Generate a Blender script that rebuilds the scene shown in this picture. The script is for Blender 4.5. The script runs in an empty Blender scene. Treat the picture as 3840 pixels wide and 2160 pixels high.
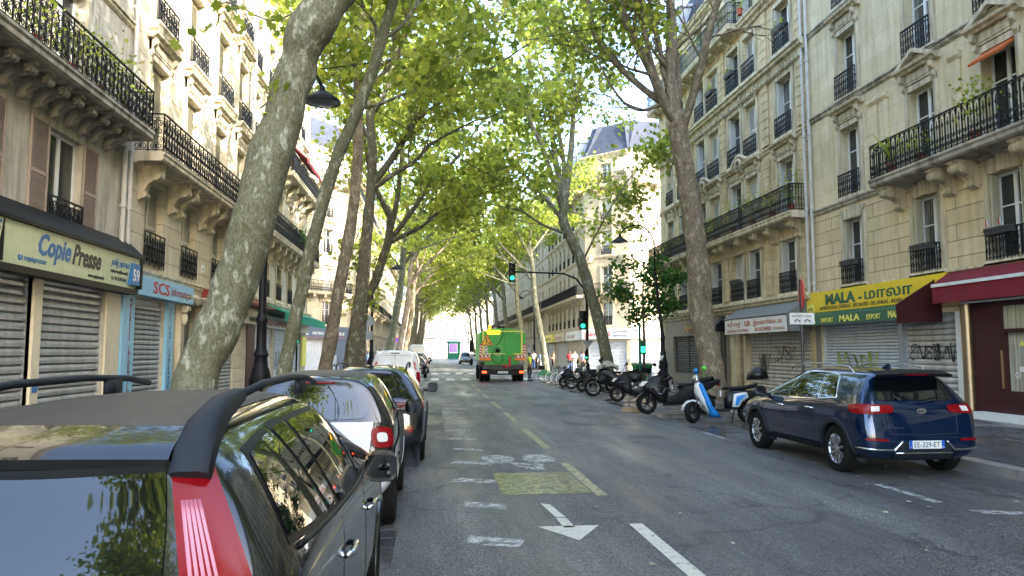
import bpy, bmesh, math, random
from mathutils import Vector, Matrix, noise as mnoise
from mathutils.bvhtree import BVHTree
PI = math.pi; R = math.radians
sc = bpy.context.scene; col = sc.collection
# ---------------------------------------------------------------- camera, sky, sun, exposure
cd = bpy.data.cameras.new('camera'); cam = bpy.data.objects.new('camera', cd); col.objects.link(cam)
cd.sensor_width = 36; cd.lens = 26.0; cd.clip_start = 0.05; cd.clip_end = 3000
cam.location = (0, 0, 1.75); cam.rotation_euler = (R(90 + 4.962), 0, R(-5.993))
sc.camera = cam
SUN_DIR = Vector((0.56, -0.72, 0.41)).normalized()          # towards the sun
w = bpy.data.worlds.new("World"); sc.world = w; w.use_nodes = True
nt = w.node_tree; bg = nt.nodes['Background']
sky = nt.nodes.new('ShaderNodeTexSky'); sky.sky_type = 'NISHITA'; sky.sun_disc = False
sky.sun_elevation = math.asin(SUN_DIR.z); sky.sun_rotation = math.atan2(SUN_DIR.x, SUN_DIR.y)
sky.air_density = 1.0; sky.dust_density = 2.2; sky.ozone_density = 1.0
nt.links.new(sky.outputs[0], bg.inputs[0]); bg.inputs[1].default_value = 0.15
sd = bpy.data.lights.new('sun', 'SUN'); sd.energy = 2.0; sd.angle = R(0.53); sd.color = (1, .93, .82)
so = bpy.data.objects.new('sun', sd); col.objects.link(so)
so.rotation_euler = SUN_DIR.to_track_quat('Z', 'Y').to_euler(); so.location = (20, -30, 60)
sc.view_settings.view_transform = 'Standard'; sc.view_settings.look = 'None'
sc.view_settings.exposure = 3.35; sc.view_settings.gamma = 1
sc.cycles.max_bounces = 6; sc.cycles.diffuse_bounces = 3; sc.cycles.glossy_bounces = 3
sc.cycles.transmission_bounces = 3; sc.cycles.transparent_max_bounces = 6
sc.cycles.use_denoising = True
sc.cycles.sample_clamp_indirect = 6

# ---------------------------------------------------------------- scene graph helpers
def tag(o, label=None, cat=None, group=None, kind=None):
    if label: o['label'] = label
    if cat: o['category'] = cat
    if group: o['group'] = group
    if kind: o['kind'] = kind
    return o
def empty(name, loc=(0, 0, 0), rz=0, label=None, cat=None, group=None, kind=None):
    o = bpy.data.objects.new(name, None); col.objects.link(o); o.location = loc; o.rotation_euler = (0, 0, rz)
    o.empty_display_size = .2
    return tag(o, label, cat, group, kind)
FRAME = {}                 # extra placement for the faces of a corner building
def put(name, me, parent=None, loc=(0, 0, 0), rot=(0, 0, 0), scale=None):
    o = bpy.data.objects.new(name, me); col.objects.link(o); o.parent = parent
    o.location = loc; o.rotation_euler = rot
    if scale: o.scale = scale
    if parent is not None and parent.name in FRAME:
        o.matrix_local = FRAME[parent.name] @ Matrix.LocRotScale(Vector(loc), o.rotation_euler.copy(), None)
    return o
def kids(o): return [c for c in bpy.data.objects if c.parent == o]
def copy_tree(o, parent=None, loc=None, rz=None, label=None):
    c = o.copy(); col.objects.link(c)
    if parent is not None: c.parent = parent
    if loc is not None: c.location = loc
    if rz is not None: c.rotation_euler = (0, 0, rz)
    if label: c['label'] = label
    for ch in kids(o): copy_tree(ch, c)
    return c

class MB:
    def __init__(s): s.v = []; s.f = []; s.m = []
    def add(s, vs, fs, m=0):
        b = len(s.v); s.v += [tuple(p) for p in vs]
        for f in fs: s.f.append([b + i for i in f]); s.m.append(m)
    def quad(s, a, b, c, d, m=0): s.add([a, b, c, d], [(0, 1, 2, 3)], m)
    def poly(s, pts, m=0): s.add(pts, [tuple(range(len(pts)))], m)
    def box(s, x0, x1, y0, y1, z0, z1, m=0):
        s.add([(x0,y0,z0),(x1,y0,z0),(x1,y1,z0),(x0,y1,z0),(x0,y0,z1),(x1,y0,z1),(x1,y1,z1),(x0,y1,z1)],
              [(3,2,1,0),(4,5,6,7),(0,1,5,4),(1,2,6,5),(2,3,7,6),(3,0,4,7)], m)
    def obox(s, M, sx, sy, sz, m=0):
        vs = [M @ Vector((x, y, z)) for z in (-sz/2, sz/2) for (x, y) in ((-sx/2,-sy/2),(sx/2,-sy/2),(sx/2,sy/2),(-sx/2,sy/2))]
        s.add(vs, [(3,2,1,0),(4,5,6,7),(0,1,5,4),(1,2,6,5),(2,3,7,6),(3,0,4,7)], m)
    def prof(s, pts, x0, x1, m=0, cap=True):
        """closed (y,z) outline swept along x from x0 to x1"""
        n = len(pts); vs = [(x0, p[0], p[1]) for p in pts] + [(x1, p[0], p[1]) for p in pts]
        fs = [(i, (i+1) % n, n + (i+1) % n, n + i) for i in range(n)]
        if cap: fs += [tuple(range(n-1, -1, -1)), tuple(range(n, 2*n))]
        s.add(vs, fs, m)
    def ext(s, pts, axis, a0, a1, m=0):
        """closed 2d outline swept along an axis ('x','y','z')"""
        n = len(pts)
        def mk(p, a): return {'x': (a, p[0], p[1]), 'y': (p[0], a, p[1]), 'z': (p[0], p[1], a)}[axis]
        vs = [mk(p, a0) for p in pts] + [mk(p, a1) for p in pts]
        s.add(vs, [(i, (i+1) % n, n + (i+1) % n, n + i) for i in range(n)] + [tuple(range(n-1, -1, -1)), tuple(range(n, 2*n))], m)
    def tube(s, pts, r, n=6, m=0, cap=True, up=None):
        pts = [Vector(p) for p in pts]; L = len(pts)
        if not isinstance(r, (list, tuple)): r = [r] * L
        t0 = (pts[1] - pts[0]).normalized()
        ref = Vector(up) if up else (Vector((0, 0, 1)) if abs(t0.z) < .9 else Vector((1, 0, 0)))
        nrm = (ref - t0 * ref.dot(t0)).normalized(); vs = []
        for i, p in enumerate(pts):
            t = (pts[min(i+1, L-1)] - pts[max(i-1, 0)]).normalized()
            nrm = nrm - t * nrm.dot(t)
            if nrm.length < 1e-6: nrm = t.orthogonal()
            nrm.normalize(); bn = t.cross(nrm)
            for k in range(n):
                a = 2 * PI * k / n; vs.append(p + (nrm * math.cos(a) + bn * math.sin(a)) * r[i])
        fs = [(i*n + k, i*n + (k+1) % n, (i+1)*n + (k+1) % n, (i+1)*n + k) for i in range(L-1) for k in range(n)]
        if cap: fs += [tuple(range(n-1, -1, -1)), tuple(range((L-1)*n, L*n))]
        s.add(vs, fs, m)
    def lathe(s, prof, n=16, c=(0, 0, 0), axis='z', m=0, a0=0, a1=2*PI):
        """prof = [(r, h)...] around an axis through c"""
        full = abs(a1 - a0 - 2*PI) < 1e-6; N = n if full else n + 1; vs = []
        for (r, h) in prof:
            for k in range(N):
                a = a0 + (a1 - a0) * k / n; x, y = r * math.cos(a), r * math.sin(a)
                p = {'z': (x, y, h), 'x': (h, x, y), 'y': (y, h, x)}[axis]
                vs.append((c[0]+p[0], c[1]+p[1], c[2]+p[2]))
        fs = []
        for i in range(len(prof)-1):
            for k in range(n if full else n):
                k2 = (k+1) % N; fs.append((i*N+k, i*N+k2, (i+1)*N+k2, (i+1)*N+k))
        s.add(vs, fs, m)
    def disc(s, c, r, axis='y', n=16, m=0, rz=None):
        rz = rz or r
        P = {'y': lambda a: (c[0]+r*math.cos(a), c[1], c[2]+rz*math.sin(a)), 'x': lambda a: (c[0], c[1]+r*math.cos(a), c[2]+rz*math.sin(a)),
             'z': lambda a: (c[0]+r*math.cos(a), c[1]+rz*math.sin(a), c[2])}[axis]
        s.poly([P(2*PI*k/n) for k in range(n)], m)
    def sphere(s, c, rx, ry=None, rz=None, n=10, m=0):
        ry = ry or rx; rz = rz or rx; vs = []; K = n // 2 + 1
        for i in range(K):
            th = PI * i / (K-1)
            for k in range(n):
                ph = 2*PI*k/n; vs.append((c[0]+rx*math.sin(th)*math.cos(ph), c[1]+ry*math.sin(th)*math.sin(ph), c[2]+rz*math.cos(th)))
        s.add(vs, [(i*n+k, (i+1)*n+k, (i+1)*n+(k+1) % n, i*n+(k+1) % n) for i in range(K-1) for k in range(n)], m)
    def grid(s, P, nu, nv, m=0):
        """P(i/nu, j/nv) -> point"""
        vs = [P(i/nu, j/nv) for i in range(nu+1) for j in range(nv+1)]
        s.add(vs, [(i*(nv+1)+j, (i+1)*(nv+1)+j, (i+1)*(nv+1)+j+1, i*(nv+1)+j+1) for i in range(nu) for j in range(nv)], m)
    def merge(s, o, off=(0, 0, 0), m=None):
        b = len(s.v); s.v += [(p[0]+off[0], p[1]+off[1], p[2]+off[2]) for p in o.v]
        s.f += [[b+i for i in f] for f in o.f]; s.m += o.m if m is None else [m]*len(o.m)
    def xform(s, M):
        s.v = [tuple(M @ Vector(p)) for p in s.v]; return s
    def mesh(s, name, mats, smooth=False, fix=True, ang=None):
        me = bpy.data.meshes.new(name); me.from_pydata(s.v, [], s.f)
        for m in (mats if isinstance(mats, (list, tuple)) else [mats]): me.materials.append(m)
        me.polygons.foreach_set('material_index', s.m)
        if fix:
            bm = bmesh.new(); bm.from_mesh(me); bmesh.ops.remove_doubles(bm, verts=bm.verts, dist=1e-5)
            bmesh.ops.recalc_face_normals(bm, faces=bm.faces); bm.to_mesh(me); bm.free()
        if smooth: me.polygons.foreach_set('use_smooth', [True]*len(me.polygons))
        if smooth and ang: me.set_sharp_from_angle(angle=R(ang))
        me.update(); return me
    def build(s, name, mats, parent=None, smooth=False, fix=True, ang=None, loc=(0, 0, 0), rot=(0, 0, 0)):
        return put(name, s.mesh(name, mats, smooth, fix, ang), parent, loc, rot)

# ---------------------------------------------------------------- materials
def mat(name, c=(.5, .5, .5), rough=.6, metal=0, spec=.5, coat=0, var=0, scale=4, bump=0, bscale=40, emis=None, es=0, c2=None, alpha=None, trans=0, anis=None, streak=0):
    m = bpy.data.materials.new(name); m.use_nodes = True; t = m.node_tree; N = t.nodes; L = t.links
    b = N['Principled BSDF']; b.inputs['Base Color'].default_value = (*c, 1); b.inputs['Roughness'].default_value = rough
    b.inputs['Metallic'].default_value = metal; b.inputs['Specular IOR Level'].default_value = spec
    if coat: b.inputs['Coat Weight'].default_value = coat; b.inputs['Coat Roughness'].default_value = .03
    if trans: b.inputs['Transmission Weight'].default_value = trans
    if emis: b.inputs['Emission Color'].default_value = (*emis, 1); b.inputs['Emission Strength'].default_value = es
    if var or c2 or bump or streak:
        tc = N.new('ShaderNodeTexCoord'); mp = N.new('ShaderNodeMapping'); L.new(tc.outputs['Object'], mp.inputs[0])
        if anis: mp.inputs['Scale'].default_value = anis
    if var or c2:
        n = N.new('ShaderNodeTexNoise'); n.inputs['Scale'].default_value = scale; n.inputs['Detail'].default_value = 6; n.inputs['Roughness'].default_value = .65
        L.new(mp.outputs[0], n.inputs[0]); r = N.new('ShaderNodeValToRGB'); L.new(n.outputs['Fac'], r.inputs[0])
        a, z = (c, c2) if c2 else (tuple(x*(1-var) for x in c), tuple(min(1, x*(1+var)) for x in c))
        r.color_ramp.elements[0].position = .33; r.color_ramp.elements[1].position = .67
        r.color_ramp.elements[0].color = (*a, 1); r.color_ramp.elements[1].color = (*z, 1); out = r.outputs[0]
        if streak:
            n2 = N.new('ShaderNodeTexNoise'); n2.inputs['Scale'].default_value = 1; n2.inputs['Detail'].default_value = 5
            mp2 = N.new('ShaderNodeMapping'); mp2.inputs['Scale'].default_value = (5, 5, .5); L.new(tc.outputs['Object'], mp2.inputs[0]); L.new(mp2.outputs[0], n2.inputs[0])
            r2 = N.new('ShaderNodeValToRGB'); L.new(n2.outputs['Fac'], r2.inputs[0]); r2.color_ramp.elements[0].position = .36; r2.color_ramp.elements[1].position = .56
            k = 1 - streak; r2.color_ramp.elements[0].color = (k, k, k*.97, 1); r2.color_ramp.elements[1].color = (1, 1, 1, 1)
            mx = N.new('ShaderNodeMix'); mx.data_type = 'RGBA'; mx.blend_type = 'MULTIPLY'; mx.inputs[0].default_value = 1
            L.new(out, mx.inputs[6]); L.new(r2.outputs[0], mx.inputs[7]); out = mx.outputs[2]
        L.new(out, b.inputs['Base Color'])
    if bump:
        n = N.new('ShaderNodeTexNoise'); n.inputs['Scale'].default_value = bscale; n.inputs['Detail'].default_value = 4
        L.new(mp.outputs[0], n.inputs[0]); bp = N.new('ShaderNodeBump'); bp.inputs['Strength'].default_value = bump; bp.inputs['Distance'].default_value = .02
        L.new(n.outputs['Fac'], bp.inputs['Height']); L.new(bp.outputs[0], b.inputs['Normal'])
    return m
def stone(name, c, c2, joint=.7, bw=.0, bh=.33, depth=.5, streak=.25):
    """limestone facade: mottled, streaked, with coursed joints when bw > 0"""
    m = mat(name, c, .85, 0, .3, c2=c2, scale=1.3, streak=streak)
    t = m.node_tree; N = t.nodes; L = t.links; b = N['Principled BSDF']; src = b.inputs['Base Color'].links[0].from_socket
    tc = N.new('ShaderNodeTexCoord'); n = N.new('ShaderNodeTexNoise'); n.inputs['Scale'].default_value = 35; n.inputs['Detail'].default_value = 5
    L.new(tc.outputs['Object'], n.inputs[0]); bp = N.new('ShaderNodeBump'); bp.inputs['Strength'].default_value = .25; bp.inputs['Distance'].default_value = .01
    L.new(n.outputs['Fac'], bp.inputs['Height']); nrm = bp
    if bw:
        s = N.new('ShaderNodeSeparateXYZ'); cb = N.new('ShaderNodeCombineXYZ'); L.new(tc.outputs['Object'], s.inputs[0]); L.new(s.outputs[0], cb.inputs[0]); L.new(s.outputs[2], cb.inputs[1])
        bk = N.new('ShaderNodeTexBrick'); L.new(cb.outputs[0], bk.inputs[0]); bk.inputs['Scale'].default_value = 1; bk.inputs['Brick Width'].default_value = bw; bk.inputs['Row Height'].default_value = bh
        bk.inputs['Mortar Size'].default_value = .012; bk.inputs['Mortar Smooth'].default_value = .3; bk.inputs['Bias'].default_value = 0
        bk.inputs['Color1'].default_value = (1, 1, 1, 1); bk.inputs['Color2'].default_value = (.88, .87, .85, 1); bk.inputs['Mortar'].default_value = (joint, joint, joint, 1)
        mx = N.new('ShaderNodeMix'); mx.data_type = 'RGBA'; mx.blend_type = 'MULTIPLY'; mx.inputs[0].default_value = 1
        L.new(src, mx.inputs[6]); L.new(bk.outputs[0], mx.inputs[7]); L.new(mx.outputs[2], b.inputs['Base Color'])
        b2 = N.new('ShaderNodeBump'); b2.invert = True; b2.inputs['Strength'].default_value = depth; b2.inputs['Distance'].default_value = .03
        L.new(bk.outputs['Fac'], b2.inputs['Height']); L.new(bp.outputs[0], b2.inputs['Normal']); nrm = b2
    L.new(nrm.outputs[0], b.inputs['Normal']); return m
M = {}
M['stoneL59'] = stone('plaster_grey', (.40, .36, .29), (.56, .52, .43), bw=0, streak=.35)
M['stoneL61'] = stone('limestone_left', (.52, .46, .34), (.66, .59, .45), bw=6, bh=.55, joint=.5, depth=.9, streak=.15)
M['stoneL63'] = stone('limestone_far_left', (.48, .44, .34), (.60, .55, .44), bw=1.2, bh=.5, joint=.6)
M['stoneRA'] = stone('limestone_right', (.62, .50, .30), (.74, .62, .41), bw=2.4, bh=.42, joint=.35, depth=.9, streak=.18)
M['stoneRA_up'] = stone('limestone_right_upper', (.64, .54, .35), (.76, .66, .46), bw=1.6, bh=.6, joint=.8, depth=.3, streak=.18)
M['stoneRB'] = stone('limestone_corner', (.58, .46, .28), (.72, .60, .40), bw=1.4, bh=.36, joint=.6, depth=.5)
M['stonefar'] = stone('limestone_far', (.47, .41, .30), (.58, .52, .40), bw=1.5, bh=.5, joint=.75, depth=.3, streak=.1)
M['trim'] = stone('carved_stone', (.56, .48, .34), (.70, .62, .46), bw=0, streak=.4)
M['trimdirty'] = stone('weathered_stone', (.30, .27, .22), (.52, .47, .38), bw=0, streak=.5)
M['iron'] = mat('wrought_iron', (.008, .009, .012), .5, 0, .25)
M['white'] = mat('white_paint', (.72, .72, .70), .45, var=.06, scale=6)
M['cream'] = mat('cream_paint', (.55, .52, .42), .5, var=.08, scale=6)
M['shut_white'] = mat('shutter_white', (.66, .66, .62), .5, var=.08, scale=4)
M['shut_cream'] = mat('shutter_cream', (.50, .47, .36), .5, var=.08, scale=4)
M['shut_pink'] = mat('shutter_faded', (.36, .28, .23), .7, var=.15, scale=5)
M['zinc'] = mat('zinc', (.30, .33, .38), .45, .3, var=.12, scale=3)
M['slate'] = stone('slate_roof', (.03, .038, .06), (.055, .065, .095), bw=.25, bh=.18, joint=.5, depth=.3, streak=.1)
M['pipe'] = mat('drainpipe', (.52, .50, .46), .5, var=.1, scale=3)
def glass_mat(name, c, curtain=None):
    m = mat(name, c, .04, 0, .8); 
    if curtain:
        t = m.node_tree; N = t.nodes; L = t.links; b = N['Principled BSDF']
        tc = N.new('ShaderNodeTexCoord'); mp = N.new('ShaderNodeMapping'); mp.inputs['Scale'].default_value = (9, 9, .25); L.new(tc.outputs['Object'], mp.inputs[0])
        n = N.new('ShaderNodeTexNoise'); n.inputs['Scale'].default_value = 2; L.new(mp.outputs[0], n.inputs[0])
        r = N.new('ShaderNodeValToRGB'); L.new(n.outputs['Fac'], r.inputs[0]); r.color_ramp.elements[0].color = (*c, 1); r.color_ramp.elements[1].color = (*curtain, 1)
        r.color_ramp.elements[0].position = .4; r.color_ramp.elements[1].position = .6; L.new(r.outputs[0], b.inputs['Base Color'])
    return m
M['pane'] = glass_mat('window_glass', (.02, .025, .028))
M['pane2'] = glass_mat('window_glass_net', (.03, .035, .035), (.20, .20, .18))
M['steel'] = mat('galvanised_slats', (.40, .42, .45), .42, .55, var=.12, scale=2, streak=.2)
M['steel2'] = mat('grey_slats', (.54, .53, .52), .5, .4, var=.12, scale=2, streak=.25)
M['steelw'] = mat('pale_slats', (.64, .67, .72), .45, .3, var=.08, scale=2, streak=.1)
M['black'] = mat('black_plastic', (.007, .007, .008), .45, 0, .2)
M['darkgrey'] = mat('dark_grey_paint', (.05, .052, .055), .5)
M['taupe'] = mat('taupe_paint', (.20, .18, .155), .55, var=.06)
def plain(k, c, r=.5, **kw): M[k] = mat(k, c, r, **kw); return M[k]

# ---------------------------------------------------------------- text
def text(s, size, m, parent, loc, rot=(R(90), 0, 0), width=None, bold=0, shear=0, ext=.004, name='lettering', height=None, align='LEFT', space=1, vertical=False):
    cu = bpy.data.curves.new('t', 'FONT'); cu.body = s; cu.size = size; cu.extrude = ext; cu.offset = bold; cu.shear = shear; cu.resolution_u = 2; cu.space_character = space
    if vertical: cu.space_line = .8; cu.align_x = 'CENTER'
    o = bpy.data.objects.new('t', cu); col.objects.link(o)
    dg = bpy.context.evaluated_depsgraph_get(); me = bpy.data.meshes.new_from_object(o.evaluated_get(dg)); bpy.data.objects.remove(o)
    xs = [v.co.x for v in me.vertices] or [0, 1]; ys = [v.co.y for v in me.vertices] or [0, 1]
    sx = (width / (max(xs) - min(xs))) if width else 1; sy = (height / (max(ys) - min(ys))) if height else 1
    x0 = min(xs); y0 = min(ys) if height else 0
    if align == 'CENTER': x0 = (min(xs) + max(xs)) / 2
    for v in me.vertices: v.co.x = (v.co.x - x0) * sx; v.co.y = (v.co.y - y0) * sy
    me.materials.clear(); me.materials.append(m); me.name = name
    return put(name, me, parent, loc, rot)
# ---------------------------------------------------------------- facade kit (local frame: x along the facade, -y outwards, z up)
_cache = {}
def cached(key, fn):
    if key not in _cache: _cache[key] = fn()
    return _cache[key]
def wall_mesh(W, H, ops, depth=.32, back=9.0, m=0, mats=None, name='wall', zsplit=None, X0=0):
    """front wall with real openings and reveals; the body of the building behind it. zsplit -> material 1 above it"""
    b = MB(); xs = sorted({X0, W} | {o[0] for o in ops} | {o[1] for o in ops}); zs = sorted({0, H} | {o[2] for o in ops} | {o[3] for o in ops} | ({zsplit} if zsplit else set()))
    for i in range(len(xs)-1):
        for j in range(len(zs)-1):
            cx, cz = (xs[i]+xs[i+1])/2, (zs[j]+zs[j+1])/2
            if any(o[0] < cx < o[1] and o[2] < cz < o[3] for o in ops): continue
            b.quad((xs[i], 0, zs[j]), (xs[i+1], 0, zs[j]), (xs[i+1], 0, zs[j+1]), (xs[i], 0, zs[j+1]), 1 if zsplit and cz > zsplit else 0)
    for (a, c, z0, z1) in ops:
        k = 1 if zsplit and z0 > zsplit else 0
        b.quad((a, 0, z0), (a, depth, z0), (a, depth, z1), (a, 0, z1), k); b.quad((c, 0, z1), (c, depth, z1), (c, depth, z0), (c, 0, z0), k)
        b.quad((a, 0, z1), (a, depth, z1), (c, depth, z1), (c, 0, z1), k); b.quad((a, 0, z0), (c, 0, z0), (c, depth, z0), (a, depth, z0), k)
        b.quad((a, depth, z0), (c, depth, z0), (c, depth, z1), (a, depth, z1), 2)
    b.quad((X0, 0, 0), (X0, 0, H), (X0, back, H), (X0, back, 0)); b.quad((W, 0, 0), (W, back, 0), (W, back, H), (W, 0, H))
    b.quad((X0, back, 0), (X0, back, H), (W, back, H), (W, back, 0)); b.quad((X0, 0, H), (W, 0, H), (W, back, H), (X0, back, H))
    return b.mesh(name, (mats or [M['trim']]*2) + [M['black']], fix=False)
def frame_mesh(w, h, mk='white', rows=(.66,), sash=.055):
    def f():
        b = MB(); d0, d1 = -.03, .03
        for (x0, x1, z0, z1) in ((0, .06, 0, h), (w-.06, w, 0, h), (.06, w-.06, 0, .09), (.06, w-.06, h-.07, h), (w/2-.055, w/2+.055, .09, h-.07)): b.box(x0, x1, d0, d1, z0, z1)
        for r in rows:
            b.box(.06, w/2-.055, d0+.008, d1-.008, h*r-.018, h*r+.018); b.box(w/2+.055, w-.06, d0+.008, d1-.008, h*r-.018, h*r+.018)
        return b.mesh('window', M[mk])
    return cached(('fr', round(w, 2), round(h, 2), mk, rows), f)
def pane_mesh(w, h, mk):
    def f():
        b = MB(); b.box(.03, w-.03, -.004, .004, .03, h-.03); return b.mesh('pane', M[mk])
    return cached(('pn', round(w, 2), round(h, 2), mk), f)
_wr = random.Random(5)
def window(par, x, z, w, h, y=.22, mk='white', pk=None, rows=(.66,)):
    o = put('window', frame_mesh(w, h, mk, rows), par, (x, y, z))
    put('pane', pane_mesh(w, h, pk or _wr.choice(['pane', 'pane', 'pane2'])), o, (0, .012, 0)); return o
def shutter_mesh(w, h, mk):
    def f():
        b = MB(); b.box(0, .05, -.018, .018, 0, h); b.box(w-.05, w, -.018, .018, 0, h)
        for z in (0, h*.5-.03, h-.07): b.box(.05, w-.05, -.018, .018, z, z+.07)
        z = .08
        while z < h-.1:
            if abs(z - h*.5) > .05: b.quad((.05, -.014, z), (w-.05, -.014, z), (w-.05, .014, z+.03), (.05, .014, z+.03)); b.quad((.05, -.014, z-.006), (w-.05, -.014, z-.006), (w-.05, -.014, z), (.05, -.014, z))
            z += .048
        b.box(.05, w-.05, .016, .0175, .07, h-.07)
        return b.mesh('shutter', M[mk])
    return cached(('sh', round(w, 2), round(h, 2), mk), f)
def shutter(par, x, z, w, h, mk, y=-.03, rz=0): return put('shutter', shutter_mesh(w, h, mk), par, (x, y, z), (0, 0, rz))
def scroll(cx, cz, r, turns=1.6, a0=0, s=1, n=14):
    return [(cx + s*r*(1-.75*i/n)*math.cos(a0 + turns*2*PI*i/n), 0, cz + r*(1-.75*i/n)*math.sin(a0 + turns*2*PI*i/n)) for i in range(n+1)]
def rail_geo(b, x0, x1, h, style, M4=None):
    t = MB(); L = x1 - x0
    t.box(0, L, -.025, .025, h-.03, h); t.box(0, L, -.012, .012, .05, .07); 
    if style == 'bars':       # bars with a band of rings below the hand rail and scrolled feet
        t.box(0, L, -.01, .01, h-.16, h-.145); n = max(2, round(L/.105)); p = L/n
        for i in range(n+1): t.box(i*p-.011, i*p+.011, -.011, .011, 0, h-.03)
        for i in range(n):
            t.tube([(i*p+p/2+.042*math.cos(a), 0, h-.09+.045*math.sin(a)) for a in [k*PI/4 for k in range(8)]]+[(i*p+p/2+.042, 0, h-.09)], .006, 3, cap=False)
            if i % 2 == 0: t.tube(scroll(i*p+p, .22, .09, 1.3, PI/2), .011, 3); t.tube(scroll(i*p+p, .45, .085, 1.3, -PI/2, -1), .011, 3)
    elif style == 'arch':     # lancet arches with spear heads
        n = max(2, round(L/.20)); p = L/n
        for i in range(n+1): t.box(i*p-.014, i*p+.014, -.014, .014, 0, h-.03)
        for i in range(n):
            c = i*p+p/2; t.tube([(c+p*.45*math.cos(a), 0, h-.18+.13*math.sin(a)) for a in [k*PI/8 for k in range(9)]], .012, 3)
            t.box(c-.007, c+.007, -.007, .007, .06, h-.16); t.tube([(c, 0, h*.62), (c+.04, 0, h*.68), (c, 0, h*.76), (c-.04, 0, h*.68), (c, 0, h*.62)], .011, 3)
            t.tube(scroll(c-p*.24, .17, .055, 1.4, PI/2), .012, 3); t.tube(scroll(c+p*.24, .17, .055, 1.4, PI/2, -1), .012, 3)
            t.tube(scroll(c-p*.24, .34, .05, 1.4, -PI/2), .011, 3); t.tube(scroll(c+p*.24, .34, .05, 1.4, -PI/2, -1), .011, 3)
    elif style == 'scroll':   # dense foliate scrolls in panels
        n = max(1, round(L/.42)); p = L/n
        t.box(0, L, -.01, .01, h-.13, h-.118)
        for i in range(n+1): t.box(i*p-.014, i*p+.014, -.014, .014, 0, h-.03)
        for i in range(n):
            c = i*p+p/2; q = p*.22; t.box(c-.007, c+.007, -.007, .007, .06, h-.12)
            for s in (-1, 1):
                for (zz, a, rr) in ((.17, PI/2, .085), (.36, -PI/2, .09), (h*.55, PI/2, .085), (h*.76, -PI/2, .09)): t.tube(scroll(c+s*q, zz, rr, 1.5, a, s), .013, 3)
                t.tube([(c, 0, .1), (c+s*.05, 0, h*.3), (c+s*.015, 0, h*.5), (c+s*.06, 0, h*.7), (c, 0, h-.14)], .012, 3)
            t.tube([(c+.045*math.cos(k*PI/3), 0, h*.48+.06*math.sin(k*PI/3)) for k in range(7)], .01, 3)
    else:                     # plain close bars with small knops
        n = max(2, round(L/.09)); p = L/n
        for i in range(n+1): t.box(i*p-.007, i*p+.007, -.007, .007, 0, h-.03)
        for i in range(n): t.box(i*p+p/2-.02, i*p+p/2+.02, -.006, .006, .12, .17); t.box(i*p+p/2-.02, i*p+p/2+.02, -.006, .006, h*.5, h*.5+.05); t.box(i*p+p/2-.02, i*p+p/2+.02, -.006, .006, h-.16, h-.11)
    if M4 is not None: t.xform(M4); b.merge(t)
    else: b.merge(t, (x0, 0, 0))
def railing(par, x, z, w, h, style, y=-.06, name='window_railing'):
    def f():
        b = MB(); rail_geo(b, 0, w, h, style); return b.mesh(name, M['iron'], fix=False)
    return put(name, cached(('rl', round(w, 2), round(h, 2), style), f), par, (x, y, z))
SLAB = [(0, 0), (-.92, 0), (-.92, -.06), (-.88, -.10), (-.88, -.19), (-.82, -.24), (-.2, -.26), (0, -.36)]
def bracket_mesh(d=.62, h=.62, w=.24, scrolls=True, mk='trim'):
    def f():
        b = MB(); pr = [(0, 0), (-d, 0), (-d, -h*.12)] + [(-d+.02+.12*h*(1-math.cos(a))*.6, -h*.14-.16*h*(1+math.sin(a-PI/2))*1.0) for a in (.3, .8, 1.3, 1.9)] + [(-d*.62, -h*.46), (-d*.42, -h*.55), (-d*.28, -h*.7), (-d*.24, -h*.85), (-d*.12, -h), (0, -h)]
        b.ext(pr, 'x', -w/2, w/2)
        if scrolls:
            b.lathe([(0, -w/2-.03), (h*.19, -w/2-.03), (h*.19, w/2+.03), (0, w/2+.03)], 14, (0, -d+h*.2, -h*.26), 'x')
            b.lathe([(h*.12, -w/2-.045), (h*.12, w/2+.045)], 12, (0, -d+h*.2, -h*.26), 'x'); b.lathe([(0, -w/2-.05), (h*.06, -w/2-.05), (h*.06, w/2+.05), (0, w/2+.05)], 8, (0, -d+h*.2, -h*.26), 'x')
            b.lathe([(0, -w/2-.02), (h*.1, -w/2-.02), (h*.1, w/2+.02), (0, w/2+.02)], 10, (0, -d*.22, -h*.86), 'x')
            b.box(-w/2-.03, w/2+.03, -d-.03, 0, -.06, 0)
        return b.mesh('bracket', M[mk], fix=False)
    return cached(('br', d, h, w, scrolls, mk), f)
def balcony(par, x0, x1, z, style, brackets=(), dep=.85, h=1.0, mk='trim', bm=None, round_end=False):
    e = put('balcony', None, par)
    b = MB(); k = dep/.92; b.prof([(p[0]*k, z+p[1]) for p in SLAB], x0, x1); b.build('slab', M[mk], e)
    b = MB(); d = dep-.07
    for (a, c) in ((x0+.06, x1-.06),): rail_geo(b, a, c, h, style, Matrix.Translation((a, -d, z)))
    for a in (x0+.06, x1-.06): rail_geo(b, 0, d, h, style, Matrix.Translation((a, 0, z)) @ Matrix.Rotation(-PI/2, 4, 'Z'))
    b.build('railing', M['iron'], e, fix=False)
    for u in brackets: put('bracket', bm or bracket_mesh(), e, (u, 0, z-.24))
    return e
def course(par, x0, x1, z, prof, mk='trim', name='string_course'):
    b = MB(); b.prof([(p[0], z+p[1]) for p in prof], x0, x1); return b.build(name, M[mk], par)
P_SMALL = [(.0, 0), (-.12, 0), (-.12, -.05), (-.07, -.08), (-.07, -.14), (-.02, -.2), (0, -.2)]
P_BIG = [(0, 0), (-.38, 0), (-.38, -.06), (-.30, -.12), (-.28, -.2), (-.16, -.26), (-.12, -.36), (0, -.42)]
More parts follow.
